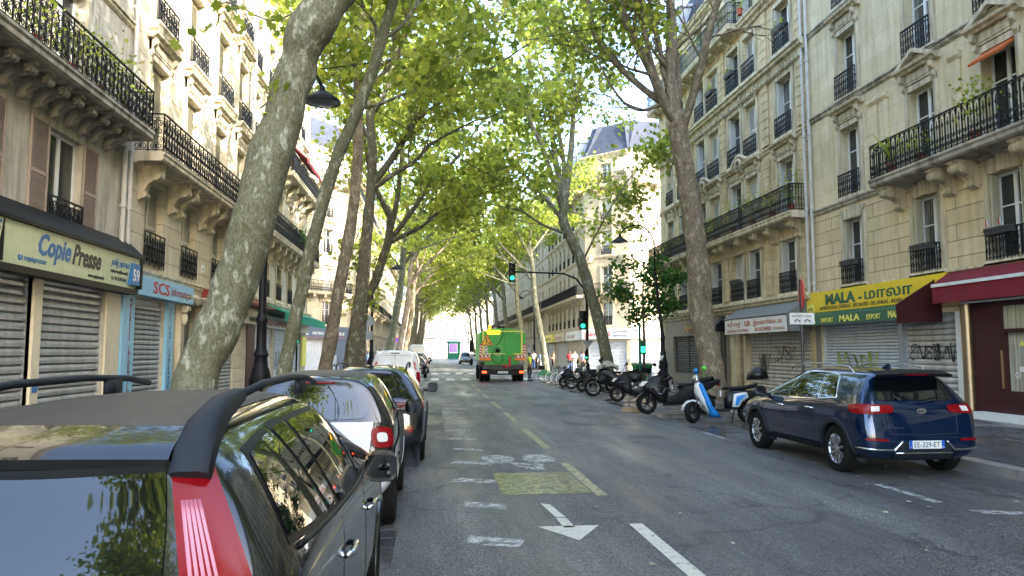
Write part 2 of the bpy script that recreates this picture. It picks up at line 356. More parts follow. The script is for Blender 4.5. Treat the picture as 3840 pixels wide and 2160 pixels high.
def surround_mesh(w, h, kind='plain', mk='trim', ext=0):
    def f():
        b = MB(); t = .16; d = -.05
        b.box(-t, 0, d, .0, -.0, h+t); b.box(w, w+t, d, .0, 0, h+t); b.box(0, w, d, .0, h, h+t)
        b.box(-t-.03, -t, d+.025, 0, 0, h+t+.03); b.box(w+t, w+t+.03, d+.025, 0, 0, h+t+.03)
        b.box(-t-.03, w+t+.03, -.12, 0, -.12, 0)
        if kind in ('ledge', 'pediment'):
            b.box(-t-.02, w+t+.02, -.07, 0, h+t+.03, h+t+.36); b.box(.05, w-.05, -.09, -.07, h+t+.1, h+t+.29)
            b.prof([(0, h+t+.36), (-.16, h+t+.36), (-.2, h+t+.42), (-.28, h+t+.46), (-.3, h+t+.52), (0, h+t+.54)], -t-.16, w+t+.16)
            for s in (-t-.02, w+.02): b.ext([(-.0, h+t+.36), (-.22, h+t+.34), (-.2, h+t+.2), (-.1, h+t+.1), (-.12, h+t-.05), (-.05, h+t-.15), (0, h+t-.15)], 'x', s, s+.14)
        if kind == 'pediment':
            c = w/2; z = h+t+.54
            for s in (-1, 1): b.ext([(c+s*(w/2+t+.16), z), (c, z+.42), (c, z+.30), (c+s*(w/2+t-.1), z)], 'y', -.26, 0)
            b.ext([(c-w*.38, z), (c+w*.38, z), (c, z+.24)], 'y', -.08, 0)
        if kind == 'key':
            c = w/2; b.ext([(c-.1, h+.0), (c+.1, h+.0), (c+.15, h+.42), (c-.15, h+.42)], 'y', -.13, 0)
            for k in (-3, -2, -1, 1, 2, 3):
                a0, a1 = c+k*w/7.2-.085*1, c+k*w/7.2+.085; s = k*.05
                b.ext([(a0, h+.02), (a1, h+.02), (a1+s, h+.36), (a0+s, h+.36)], 'y', -.07, 0)
        return b.mesh('window_surround', M[mk])
    return cached(('su', round(w, 2), round(h, 2), kind, mk), f)
def roller(par, x0, x1, z0, z1, mk='steel', pitch=.095, y=.12, name='roller_shutter'):
    def f():
        b = MB(); w = x1-x0; H = z1-z0; n = int(H/pitch)
        pts = []
        for i in range(n):
            z = i*pitch; pts += [(0, z+.004), (-.034, z+.02), (-.040, z+pitch*.5), (-.018, z+pitch*.84), (.03, z+pitch*.88)]
        pts.append((0, H))
        for i in range(len(pts)-1): b.quad((0, pts[i][0], pts[i][1]), (w, pts[i][0], pts[i][1]), (w, pts[i+1][0], pts[i+1][1]), (0, pts[i+1][0], pts[i+1][1]))
        b.box(0, w, -.035, .02, 0, .10); b.box(-.05, .02, -.05, .04, 0, H); b.box(w-.02, w+.05, -.05, .04, 0, H)
        return b.mesh(name, M[mk], fix=False)
    return put(name, cached(('ro', round(x1-x0, 2), round(z1-z0, 2), mk, pitch), f), par, (x0, y, z0))
def ribbon(b, pts, wd=.02, y=0, m=0):
    """flat stroke in the x-z plane"""
    for i in range(len(pts)-1):
        a, c = Vector((pts[i][0], 0, pts[i][1])), Vector((pts[i+1][0], 0, pts[i+1][1])); d = (c-a)
        if d.length < 1e-5: continue
        n = Vector((-d.z, 0, d.x)).normalized()*wd/2; e = d.normalized()*wd*.3; o = Vector((0, y, 0))
        b.quad(a-n-e+o, c-n+e+o, c+n+e+o, a+n-e+o, m)
def graffiti(par, x, z, w, h, seed, y, mk='ink', n=5, wd=.022):
    r = random.Random(seed); b = MB()
    for k in range(n):
        cx = x + w*(k+.5)/n; ph = r.random()*6; A = r.uniform(.3, .5)*h; B = r.uniform(.3, .55)*w/n; f1 = r.choice([1, 2, 3]); f2 = r.choice([1, 2]); T = r.uniform(.7, 1.4)
        ribbon(b, [(cx+B*math.sin(f2*T*2*PI*i/26+ph)+B*.5*(i/26-.5), z+h/2+A*math.sin(f1*T*2*PI*i/26+ph*1.7)) for i in range(27)], wd, y)
    return b.build('graffiti', M[mk], par, fix=False)
def downpipe(par, x, z0, z1, y=-.12, r=.06):
    b = MB(); b.tube([(x, y, z0), (x, y, z1)], r, 10)
    z = z0+1.2
    while z < z1: b.lathe([(r, z), (r+.02, z+.02), (r+.02, z+.1), (r, z+.12)], 10, (x, y, 0)); b.box(x-.015, x+.015, y, 0, z+.04, z+.08); z += 2.7
    return b.build('drainpipe', M['pipe'], par, smooth=True, ang=40)
def mansard(par, W, H, h=3.4, back=9, dorm=(), y0=0, X0=0):
    b = MB(); b.prof([(y0+.1, H), (y0+1.3, H+h), (back-1.3, H+h+.5), (back, H)], X0, W); r = b.build('roof', M['slate'], par)
    for u in dorm:
        b = MB(); b.box(u-.62, u+.62, y0+.15, y0+1.4, H+.25, H+2.2); b.prof([(y0+.05, H+2.2), (y0+.05, H+2.3), (y0+1.6, H+2.5), (y0+1.6, H+2.2)], u-.72, u+.72); d = b.build('dormer', M['zinc'], par)
        window(par, u-.42, H+.5, .84, 1.5, y=y0+.13)
    return r
# ---------------------------------------------------------------- ground, pavements, markings
def asphalt():
    m = mat('asphalt', (.05, .05, .052), .62); t = m.node_tree; N = t.nodes; L = t.links; b = N['Principled BSDF']
    tc = N.new('ShaderNodeTexCoord')
    def noi(sc_, det=4, mp=None, ro=.6):
        n = N.new('ShaderNodeTexNoise'); n.inputs['Scale'].default_value = sc_; n.inputs['Detail'].default_value = det; n.inputs['Roughness'].default_value = ro
        if mp: q = N.new('ShaderNodeMapping'); q.inputs['Scale'].default_value = mp; L.new(tc.outputs['Object'], q.inputs[0]); L.new(q.outputs[0], n.inputs[0])
        else: L.new(tc.outputs['Object'], n.inputs[0])
        return n.outputs['Fac']
    def ramp(f, a, c, p0=.35, p1=.65):
        r = N.new('ShaderNodeValToRGB'); L.new(f, r.inputs[0]); r.color_ramp.elements[0].position = p0; r.color_ramp.elements[1].position = p1
        r.color_ramp.elements[0].color = (*a, 1); r.color_ramp.elements[1].color = (*c, 1); return r.outputs[0]
    def mul(a, c, k=1):
        x = N.new('ShaderNodeMix'); x.data_type = 'RGBA'; x.blend_type = 'MULTIPLY'; x.inputs[0].default_value = k; L.new(a, x.inputs[6]); L.new(c, x.inputs[7]); return x.outputs[2]
    grain = mul(ramp(noi(70, 2), (.10, .10, .10), (2.6, 2.6, 2.55), .38, .64), ramp(noi(24, 3), (.72, .72, .72), (1.25, 1.25, 1.25), .38, .62))
    base = ramp(noi(.5, 5, (1, .35, 1)), (.050, .050, .051), (.100, .098, .096))
    tracks = ramp(noi(2.2, 4, (1.2, .05, 1)), (.80, .80, .82), (1.12, 1.12, 1.1))
    vo = N.new('ShaderNodeTexVoronoi'); vo.feature = 'DISTANCE_TO_EDGE'; vo.inputs['Scale'].default_value = .32
    wq = N.new('ShaderNodeTexNoise'); wq.inputs['Scale'].default_value = 1.5; wq.inputs['Detail'].default_value = 6; L.new(tc.outputs['Object'], wq.inputs[0]); wa = N.new('ShaderNodeVectorMath'); wa.operation = 'MULTIPLY_ADD'; wa.inputs[1].default_value = (1.2, 1.2, 0); L.new(wq.outputs['Color'], wa.inputs[0]); L.new(tc.outputs['Object'], wa.inputs[2]); L.new(wa.outputs[0], vo.inputs[0])
    crack = ramp(vo.outputs['Distance'], (.45, .45, .45), (1, 1, 1), .0, .012); spot = ramp(noi(3.3, 2), (1, 1, 1), (.62, .62, .62), .66, .74)
    L.new(mul(mul(mul(mul(base, grain), tracks), crack), spot), b.inputs['Base Color'])
    rr = ramp(noi(.8, 4, (1.4, .25, 1)), (.30, .30, .30), (.60, .60, .60), .35, .6); L.new(rr, b.inputs['Roughness'])
    bp = N.new('ShaderNodeBump'); bp.inputs['Strength'].default_value = .9; bp.inputs['Distance'].default_value = .012; L.new(noi(70, 2), bp.inputs['Height']); L.new(bp.outputs[0], b.inputs['Normal'])
    return m
def wet(name, c, c2, r0=.12, r1=.6, bscale=60, joint=None):
    m = mat(name, c, .5, c2=c2, scale=1.2, bump=.3, bscale=bscale); t = m.node_tree; N = t.nodes; L = t.links
    tc = N.new('ShaderNodeTexCoord'); q = N.new('ShaderNodeMapping'); q.inputs['Scale'].default_value = (1, .4, 1); L.new(tc.outputs['Object'], q.inputs[0])
    n = N.new('ShaderNodeTexNoise'); n.inputs['Scale'].default_value = 1.1; n.inputs['Detail'].default_value = 5; L.new(q.outputs[0], n.inputs[0])
    r = N.new('ShaderNodeMapRange'); L.new(n.outputs['Fac'], r.inputs[0]); r.inputs[1].default_value = .42; r.inputs[2].default_value = .6; r.inputs[3].default_value = r0; r.inputs[4].default_value = r1
    L.new(r.outputs[0], N['Principled BSDF'].inputs['Roughness']); return m
M['asphalt'] = asphalt()
M['pave'] = wet('pavement_asphalt', (.035, .035, .039), (.075, .075, .08), .2, .6)
M['granite'] = wet('granite_kerb', (.16, .15, .145), (.30, .28, .26), .3, .7)
M['bay'] = wet('parking_bay_setts', (.035, .035, .038), (.13, .125, .12), .1, .55, 25)
def paint_mat(name, c, lo, hi, scale=9, rough=.45):
    m = mat(name, c, rough, var=.1, scale=12); t = m.node_tree; N = t.nodes; L = t.links; b = N['Principled BSDF']
    tc = N.new('ShaderNodeTexCoord'); n = N.new('ShaderNodeTexNoise'); n.inputs['Scale'].default_value = scale; n.inputs['Detail'].default_value = 8; n.inputs['Roughness'].default_value = .75
    L.new(tc.outputs['Object'], n.inputs[0]); r = N.new('ShaderNodeMapRange'); L.new(n.outputs['Fac'], r.inputs[0]); r.inputs[1].default_value = lo; r.inputs[2].default_value = hi; L.new(r.outputs[0], b.inputs['Alpha'])
    return m
M['paint'] = paint_mat('road_paint', (.50, .48, .41), .30, .44, 14)
M['paintreflect'] = paint_mat('reflection_tinted_road_paint', (.24, .235, .14), .36, .50, 11, .18)  # white paint, the truck's yellow-green reflection put into its colour
M['paintworn'] = paint_mat('worn_road_paint', (.46, .46, .44), .38, .60, 9)
M['lane_yellow'] = paint_mat('yellowed_road_paint', (.30, .27, .15), .34, .5, 14)
def struct(o, name=None): o['kind'] = 'structure'; return o
b = MB(); b.quad((-600, -400, 0), (600, -400, 0), (600, 1200, 0), (-600, 1200, 0)); struct(b.build('ground', mat('far_ground', (.09, .09, .09), .9)))
b = MB(); b.quad((-2.42, -60, .004), (7.92, -60, .004), (7.92, 192, .004), (-2.42, 192, .004)); b.quad((-60, 47.6, .004), (-2.42, 47.6, .004), (-2.42, 58.5, .004), (-60, 58.5, .004)); b.quad((7.92, 43.5, .004), (60, 43.5, .004), (60, 58.5, .004), (7.92, 58.5, .004))
b.quad((-60, 192, .004), (60, 192, .004), (60, 230, .004), (-60, 230, .004)); struct(b.build('road', M['asphalt'], fix=False))
b = MB(); b.quad((6.0, 14.8, .008), (7.92, 14.8, .008), (7.92, 43.5, .008), (6.0, 43.5, .008)); struct(b.build('parking_bay', M['bay'], fix=False))
def pavement(poly):
    b = MB(); b.ext(poly, 'z', -.05, .14); struct(b.build('pavement', M['pave'], fix=False))
def kerb(pts):
    b = MB()
    for i in range(len(pts)-1):
        a, c = Vector(pts[i]+(0,)), Vector(pts[i+1]+(0,)); d = (c-a); n = int(d.length/1.1) or 1; e = d.normalized(); p = Vector((-e.y, e.x, 0))
        for k in range(n):
            s0 = a+d*(k/n)+e*.006; s1 = a+d*((k+1)/n)-e*.006
            b.ext([(s0.x, s0.y), (s1.x, s1.y), (s1.x+p.x*.28, s1.y+p.y*.28), (s0.x+p.x*.28, s0.y+p.y*.28)], 'z', -.02, .146)
    struct(b.build('kerb', M['granite']))
pavement([(-8.4, -60), (-2.7, -60), (-2.7, 45.5), (-4.5, 47.3), (-8.4, 47.3)]); kerb([(-2.42, -60), (-2.42, 45.6)]); kerb([(-2.42, 45.6), (-4.4, 47.6)]); kerb([(-4.4, 47.6), (-30, 47.6)])
pavement([(8.2, -60), (13.8, -60), (13.8, 43.2), (10, 43.2), (8.2, 41.5)]); kerb([(9.9, 43.5), (7.92, 41.5)]); kerb([(7.92, 41.5), (7.92, -60)]); kerb([(34, 43.5), (9.9, 43.5)])
pavement([(-2.7, 60.7), (-2.7, 190), (-60, 190), (-60, 58.8), (-4.6, 58.8)]); kerb([(-2.42, 60.6), (-2.42, 190)]); kerb([(-4.5, 58.5), (-2.42, 60.6)])
pavement([(8.2, 60.7), (10.1, 58.8), (60, 58.8), (60, 190), (8.2, 190)]); kerb([(7.92, 190), (7.92, 60.6)]); kerb([(7.92, 60.6), (10, 58.5)]); kerb([(10, 58.5), (30, 58.5)])
def mark(name, pts, mk='paint', z=.0085):
    b = MB()
    for p in pts: b.poly([(x, y, z) for x, y in p])
    struct(b.build(name, M[mk], fix=False))
def rc(x0, x1, y0, y1): return [(x0, y0), (x1, y0), (x1, y1), (x0, y1)]
mark('lane_line', [rc(1.99, 2.13, 4.2, 7.55)], 'paint')
mark('lane_line', [rc(1.99, 2.13, a, c) for a, c in [(9.05, 11.7), (13.5, 16.9), (18.7, 21.6), (23.2, 26.5), (28.2, 31.2), (33, 36), (38, 41)]] + [rc(2.0, 2.14, 62+5*i, 64.6+5*i) for i in range(24)], 'lane_yellow')
mark('worn_bar', [[(.28+.1*math.sin(i*2), 6.95+1.63*i), (.84-.07*math.cos(i), 6.75+1.63*i), (.86, 7.02+1.63*i), (.36, 7.24+1.63*i)] for i in range(22)], 'paintworn')
mark('solid_box', [rc(.85, 1.97, 9.2, 10.85)], 'paintreflect')
mark('crosswalk', [rc(-2.2+i*1.0, -1.68+i*1.0, 46.2, 50.4) for i in range(10)] + [rc(-2.2+i*1.0, -1.7+i*1.0, 59.6, 62.6) for i in range(10)])
def arrow(x, y, s):   # pointing back at the camera
    return [[(x-.06*s, y+.55*s), (x+.06*s, y+.55*s), (x+.05*s, y+1.0*s), (x-.07*s, y+1.02*s)], [(x-.07*s, y+1.06*s), (x+.05*s, y+1.04*s), (x-.02*s, y+1.75*s), (x-.13*s, y+1.85*s)], [(x, y), (x+.34*s, y+.62*s), (x-.34*s, y+.62*s)]]
mark('arrow', arrow(1.36, 6.95, .93)); mark('arrow', arrow(1.3, 30, 1.6))
bk = []
for cx in (1.05, 1.72):
    bk.append([(cx+.27*math.cos(a), 12.25+.5*math.sin(a)) for a in [k*PI/8 for k in range(16)]])
bk += [[(1.2, 11.6), (1.5, 11.05), (1.62, 11.1), (1.3, 11.7)], [(1.5, 11.1), (1.66, 11.1), (1.72, 11.9), (1.6, 11.9)], [(1.15, 11.9), (1.3, 11.5), (1.62, 11.55), (1.6, 11.7)]]
mark('bicycle_symbol', bk, 'paintworn')
mark('bay_line', [rc(5.78, 5.9, y, y+1.2) for y in (8.2, 14.6, 19.8, 24.9, 30, 35)] + [rc(6.1, 7.9, y, y+.08) for y in (15.2, 19.5, 24.5, 29.5, 34.5)] + [[(5.9, 7.6), (8.0, 7.0), (8.0, 7.22), (5.9, 7.8)]], 'paintworn', .0125)
b = MB()   # drainage channel of dark wet stone beside the left cars
for i in range(60): b.box(-.60, -.34, -2+i*.33, -2+i*.33+.3, -.02, .0075)
tag(b.build('gutter', M['bay']), kind='structure')
M['patch'] = wet('fresh_asphalt_patch', (.028, .028, .03), (.05, .05, .052), .35, .6, 90); M['castiron'] = mat('cast_iron', (.05, .05, .05), .4, .6, bump=.8, bscale=60)
mark('road_patch', [[(3.2, 17.5), (4.9, 17.6), (4.85, 29), (3.25, 28.9)], rc(-.2, .25, 16, 24)], 'patch', .0062)
for x, y in ((4.4, 15.2), (.9, 24), (5.2, 31)): b = MB(); b.lathe([(0, .011), (.30, .011), (.31, .009), (.33, .012), (.36, .008)], 28, (x, y, 0)); struct(b.build('manhole_cover', M['castiron'], smooth=True, ang=20))

# ---------------------------------------------------------------- signs and awnings (each its own thing)
plain('ink', (.03, .03, .035), .6); plain('ink_yellow', (.45, .50, .10), .6)
for k, c in dict(signcream=(.62, .66, .42), signblue=(.03, .15, .36), black2=(.02, .02, .02), sky_blue=(.25, .50, .68), red=(.45, .02, .03), yellow=(.75, .55, .02), green=(.0, .09, .05), lemon=(.85, .78, .15), signwhite=(.74, .74, .72), brown=(.22, .02, .02), navy=(.03, .05, .16), rust=(.36, .07, .03), slateblue=(.075, .10, .15), gold=(.50, .28, .10), maroon=(.035, .003, .006), awnred=(.17, .008, .018), awngreen=(.01, .22, .13), awngrey=(.16, .16, .15), creampaint=(.62, .56, .42)).items(): plain(k, c, .45, var=.08, scale=5)
for k in ('awnred', 'awngreen', 'awngrey'): M[k].node_tree.nodes['Principled BSDF'].inputs['Roughness'].default_value = .85
def sign_on(name, origin, rz, label, cat='shop sign', group=None): return empty(name, origin, rz, label, cat, group)
LB = R(90); RB = -R(90)
def panel(par, x0, x1, z0, z1, y0, y1, mk, name='panel'): b = MB(); b.box(x0, x1, y0, y1, z0, z1); return b.build(name, M[mk], par)

# ======== left side, building 59 (x = Y + 12)
T = empty('apartment_building', (-8, -12, 0), LB, 'grey plastered building with brown louvred shutters above the copy shop at far left', 'building')
ops = []; c59 = [13.2, 18.2, 24.15, 27.95]
for c in c59: ops += [(c, c+1.5, 4.3, 6.45), (c, c+1.3, 7.45, 9.9), (c, c+1.3, 10.9, 13.1), (c, c+1.3, 14.1, 16.2)]
ops += [(23.8, 27.65, .1, 3.3), (27.95, 30.95, .1, 3.3), (16, 23.4, .1, 3.3)]
put('wall', wall_mesh(32, 18.2, ops, mats=[M['stoneL59']]*2, X0=11), T)
for c in c59:
    window(T, c, 4.3, 1.5, 2.15, .18, rows=()); shutter(T, c-.72, 4.25, .7, 2.25, 'shut_pink'); shutter(T, c+1.52, 4.25, .7, 2.25, 'shut_pink'); railing(T, c, 4.3, 1.5, .72, 'scroll')
    for z, h in ((7.45, 2.45), (10.9, 2.2), (14.1, 2.1)):
        window(T, c, z, 1.3, h, .25); put('window_surround', surround_mesh(1.3, h), T, (c, 0, z))
        if z > 9: railing(T, c, z, 1.3, .8, 'scroll')
balcony(T, 11.5, 31.4, 7.36, 'scroll', [11.9+.62*i for i in range(31)], .85, 1.05, 'trimdirty', bracket_mesh(.6, .5, .2, mk='trimdirty'))
course(T, 11, 32, 7.0, P_SMALL, 'trimdirty'); course(T, 11, 32, 10.4, P_SMALL); course(T, 11, 32, 13.8, P_SMALL); course(T, 11, 32, 18.2, P_BIG, name='cornice'); mansard(T, 32, 18.2, X0=11)
downpipe(T, 31.45, 4.2, 7.0); downpipe(T, 31.8, 4.2, 18, r=.055)
for a, c in ((16, 23.4), (23.8, 27.65), (27.95, 30.95)): roller(T, a, c, .14, 3.3, 'steel', .17)
panel(T, 27.65, 27.95, .14, 3.35, -.06, .1, 'creampaint', 'post'); panel(T, 30.97, 31.75, .14, 3.35, -.05, .1, 'creampaint', 'pilaster'); panel(T, 31.79, 31.99, .14, 3.4, -.09, .0, 'sky_blue', 'blue_post'); panel(T, 27.72, 27.9, .95, 1.2, -.075, -.06, 'signblue', 'sticker')
S = sign_on('shop_sign', (-8, -12, 0), LB, 'long yellow-green sign reading Copie Presse above grey roller shutters')
b = MB(); b.ext([(-.12, 3.36), (-.34, 3.36), (-.44, 4.12), (-.12, 4.12)], 'x', 18, 31.85); b.build('panel', M['signcream'], S)
b = MB(); b.ext([(-.02, 4.13), (-.5, 4.13), (-.5, 4.2), (-.06, 4.62), (-.02, 4.62)], 'x', 18, 32.0); b.ext([(-.02, 3.22), (-.36, 3.22), (-.36, 3.355), (-.02, 3.355)], 'x', 18, 31.95); b.box(31.86, 31.95, -.48, -.02, 3.36, 4.12); b.box(25.75, 25.77, -.45, -.34, 3.36, 4.12); b.build('casing', M['black'], S)
def stext(s, x, z, h, mk, w=None, **k):
    y = -.345-.1*(z-3.36)/.76; return text(s, h, M[mk], S, (x, y, z), (R(90)+math.atan(.1/.76), 0, 0), width=w, **k)
stext('Copie', 27.0, 3.50, .48, 'signblue', 1.3, bold=.014, height=.56); stext('Presse', 28.42, 3.60, .48, 'black2', 1.3, bold=.014, height=.44); stext('IE', 25.35, 3.78, .42, 'signblue', .35, bold=.006)
b = MB(); b.box(31.33, 31.8, -.47, -.35, 3.44, 3.98); b.build('number_plate', M['signblue'], S); text('59', .42, M['signwhite'], S, (31.37, -.475, 3.54), width=.38, bold=.006)
stext('copiepresse', 26.6, 3.47, .16, 'signblue', .8); stext('www.copiepresse.fr', 29.2, 3.42, .13, 'ink', .8); stext('தமிழ் அச்சகம்', 30.25, 3.82, .2, 'signblue', 1.0); stext('copiepresse@hotmail.fr', 30.25, 3.65, .12, 'ink', 1.0); stext('Tel : 01 42 09 60 64', 30.35, 3.48, .13, 'ink', .85)
text('f', .14, M['signwhite'], S, (26.45, -.37, 3.49)); b = MB(); b.lathe([(0, -.366), (.08, -.366), (.08, -.35), (0, -.35)], 14, (26.47, 0, 3.53), 'y'); b.build('round_logo', M['signblue'], S)

# ======== left side, building 61 (x = Y - 20)
T = empty('apartment_building', (-8, 20, 0), LB, 'cream stone building with closed shutters and carved scroll brackets behind the nearest tree', 'building')
c61 = [1.15, 4.15, 7.35, 10.2]; w61 = 1.4; ops = []
for c in c61: ops += [(c, c+w61, 4.15, 6.5), (c, c+w61, 7.2, 10.0), (c, c+w61, 11.0, 13.6), (c, c+w61, 14.7, 17.0)]
ops += [(.6, 2.95, .1, 3.2), (4.3, 5.9, .1, 3.3), (6.6, 10.8, .1, 2.9)]
put('wall', wall_mesh(12.2, 19.4, ops, mats=[M['stoneL61']]*2), T)
for c in c61:
    window(T, c, 4.15, w61, 2.35, .28); shutter(T, c, 4.2, .7, 2.25, 'shut_cream', .2); shutter(T, c+.7, 4.2, .7, 2.25, 'shut_cream', .2); railing(T, c-.05, 4.15, w61+.1, .95, 'scroll')
    for z, h in ((7.2, 2.8), (11.0, 2.6), (14.7, 2.3)):
        window(T, c, z, w61, h, .3); shutter(T, c, z, .7, h-.1, 'shut_cream', .2); shutter(T, c+.7, z, .7, h-.1, 'shut_cream', .2); put('window_surround', surround_mesh(w61, h, 'ledge'), T, (c, 0, z))
        if z > 9: railing(T, c-.1, z, w61+.2, .85, 'scroll', -.2); b = MB(); b.prof([(0, z), (-.32, z), (-.32, z-.06), (-.26, z-.12), (-.22, z-.2), (0, z-.24)], c-.3, c+w61+.3); b.build('window_sill', M['trim'], T)
bm_ = bracket_mesh(.62, .95, .26)
balcony(T, .1, 11.6, 7.06, 'scroll', [.75, 3.0, 3.75, 5.95, 6.85, 9.1, 10.0], .85, 1.05, 'trim', bm_)
course(T, 0, 12.2, 4.0, P_SMALL); course(T, 0, 12.2, 14.3, P_SMALL); course(T, 0, 12.2, 17.9, P_SMALL); course(T, 0, 12.2, 19.4, P_BIG, name='cornice'); mansard(T, 12.2, 19.4, dorm=(2, 5, 8, 10.8)); downpipe(T, 11.9, 3.9, 19)
roller(T, .6, 2.95, .14, 3.2, 'steel', .14); roller(T, 6.6, 10.8, .14, 2.9, 'steel', .14); graffiti(T, 7.2, 1.1, 2.6, 1.3, 3, .07, n=3, wd=.03)
b = MB(); b.box(4.35, 5.08, .2, .26, .14, 3.25); b.box(5.12, 5.85, .2, .26, .14, 3.25)
for x in (4.45, 5.22):
    for z in (.35, 1.3, 2.3): b.box(x, x+.53, .17, .2, z, z+.75)
b.build('door', mat('door_dark_green', (.012, .03, .028), .35), T)
b = MB(); b.box(3.95, 4.28, -.16, 0, .14, 3.3); b.box(5.92, 6.25, -.16, 0, .14, 3.3); b.prof([(0, 3.32), (-.3, 3.32), (-.36, 3.5), (0, 3.6)], 3.8, 6.4); b.lathe([(0, -.3), (.16, -.3), (.2, -.1), (.2, 0)], 12, (5.1, 0, 3.42), 'y')
for x in (4.12, 6.08): b.lathe([(0, -.14), (.12, -.14), (.12, .14), (0, .14)], 12, (x, -.24, 3.1), 'x'); b.sphere((x, -.22, 2.8), .1, .1, .22)
b.build('door_surround', M['trim'], T); panel(T, 6.3, 6.55, 4.5, 4.75, -.03, 0, 'signwhite', 'number_plate'); text('61', .17, M['signblue'], T, (6.33, -.035, 4.56))
panel(T, .02, .56, .14, 3.25, -.09, .1, 'sky_blue', 'blue_post'); panel(T, 2.98, 3.55, .14, 3.25, -.09, .1, 'sky_blue', 'blue_post')
for i, ch in enumerate('MATERIELS INFORMATIQUES'): 
    if ch != ' ': text(ch, .17, M['brown'], T, (.22, -.1, 3.05-i*.125))
for i, ch in enumerate('TEL FAX  CONSOMMABLES'):
    if ch != ' ': text(ch, .17, M['navy'], T, (3.18, -.1, 2.95-i*.135))
S = sign_on('shop_sign', (-8, 20, 0), LB, 'pale blue sign reading SCS Informatique over a single roller shutter')
b = MB(); b.box(.1, 4.5, -.34, -.02, 3.26, 3.78); b.build('panel', M['sky_blue'], S); text('SCS', .46, M['red'], S, (1.1, -.345, 3.37), width=1.25, bold=.008); text('Informatique', .36, M['brown'], S, (2.5, -.345, 3.4), width=1.75, shear=.25)
S = sign_on('shop_sign', (-8, 20, 0), LB, 'cream sign with dark red Tamil lettering between the leaning trunk and the lamp post')
b = MB(); b.box(6.4, 13.9, -.3, -.02, 2.95, 3.62); b.build('panel', M['creampaint'], S); b = MB(); b.ext([(-.02, 3.64), (-.9, 3.64), (-.9, 3.72), (-.02, 3.95)], 'x', 6.4, 14); b.build('hood', M['brown'], S)
text('பொருட்கள் கடை', .36, M['brown'], S, (7.6, -.305, 3.25), width=4.1, bold=.004); text('01 46 051367', .2, M['ink'], S, (8.9, -.305, 3.02), width=1.6); text('ALIMENTATION', .3, M['ink'], S, (11.9, -.305, 3.05), width=1.9)

# ======== left side, building 63 (x = Y - 32.2)
T = empty('apartment_building', (-8, 32.2, 0), LB, 'cream stone building with long iron balconies and green awnings at the left street corner', 'building')
c63 = [.5, 3.2, 6.0, 8.9, 11.8]; ops = []
for c in c63: ops += [(c, c+1.2, 4.35, 6.5), (c, c+1.2, 7.4, 9.8), (c, c+1.2, 11.1, 13.3), (c, c+1.2, 14.4, 16.6)]
ops += [(1.9, 5.6, .1, 2.9), (6.2, 9.6, .1, 2.9), (10.2, 13.6, .1, 2.9)]
put('wall', wall_mesh(15.2, 19.6, ops, mats=[M['stoneL63']]*2), T)
for c in c63:
    for z, h in ((4.35, 2.15), (7.4, 2.4), (11.1, 2.2), (14.4, 2.2)):
        window(T, c, z, 1.2, h, .28); put('window_surround', surround_mesh(1.2, h, 'ledge' if 7 < z < 14 else 'plain'), T, (c, 0, z)); shutter(T, c, z, .6, h-.08, 'shut_cream', .2); shutter(T, c+.6, z, .6, h-.08, 'shut_cream', .2)
        if z < 5 or z > 14 or (z > 11 and c < 5): railing(T, c, z, 1.2, .85, 'scroll')
balcony(T, .7, 14.9, 7.2, 'scroll', [1.2, 2.6, 4.1, 5.5, 6.9, 8.3, 9.8, 11.2, 12.7, 14.3], .85, 1.05, 'trim', bm_); balcony(T, 5.6, 14.9, 10.95, 'scroll', [6.2, 8.3, 10.4, 12.5, 14.4], .85, 1.0, 'trim', bm_)
course(T, 0, 15.2, 4.1, P_BIG); course(T, 0, 15.2, 14.1, P_SMALL); course(T, 0, 15.2, 17.4, P_SMALL); course(T, 0, 15.2, 19.6, P_BIG, name='cornice'); mansard(T, 15.2, 19.6, dorm=(2, 5, 8, 11, 14)); downpipe(T, .25, 3.9, 19)
for a, c in ((1.9, 5.6), (6.2, 9.6), (10.2, 13.6)): roller(T, a, c, .14, 2.9, 'steelw', .12)
panel(T, .5, 1.85, .14, 2.9, -.05, .02, 'maroon', 'shop_panel'); panel(T, 9.65, 10.15, .14, 2.9, -.05, .02, 'maroon', 'shop_panel'); panel(T, 13.7, 15.1, .9, 2.7, -.08, 0, 'lemon', 'poster'); graffiti(T, 6.6, .9, 2.4, .9, 8, .07, n=3, wd=.03)
S = sign_on('shop_sign', (-8, 32.2, 0), LB, 'pale sign with red curly letters beneath the green awning')
b = MB(); b.box(3.0, 15.1, -.2, -.02, 2.92, 3.5); b.build('panel', M['signwhite'], S); text('SRI GANESH MARKET', .45, M['rust'], S, (3.6, -.205, 3.02), width=8.6)
S = empty('awning', (-8, 32.2, 0), LB, 'dark green awning with scalloped valance behind the second leaning trunk', 'awning')
b = MB(); b.prof([(-.05, 4.05), (-.05, 4.0), (-1.1, 3.58), (-1.12, 3.62)], 3.0, 15.5); b.build('canopy', M['awngreen'], S); b = MB()
for i in range(25): b.box(3+.5*i, 3+.5*i+.49, -1.13, -1.11, 3.2, 3.6)
b.build('valance', M['awngreen'], S)
S = empty('awning', (-8, 32.2, 0), LB, 'small dark red blind above the upper left corner balcony', 'awning')
b = MB(); b.prof([(-.05, 13.2), (-.05, 13.12), (-.98, 12.3), (-1.0, 12.35)], 8.5, 14.5); b.build('canopy', M['awnred'], S); b = MB(); b.box(8.5, 14.5, -1.01, -.99, 12.1, 12.33); b.build('valance', M['awnred'], S)

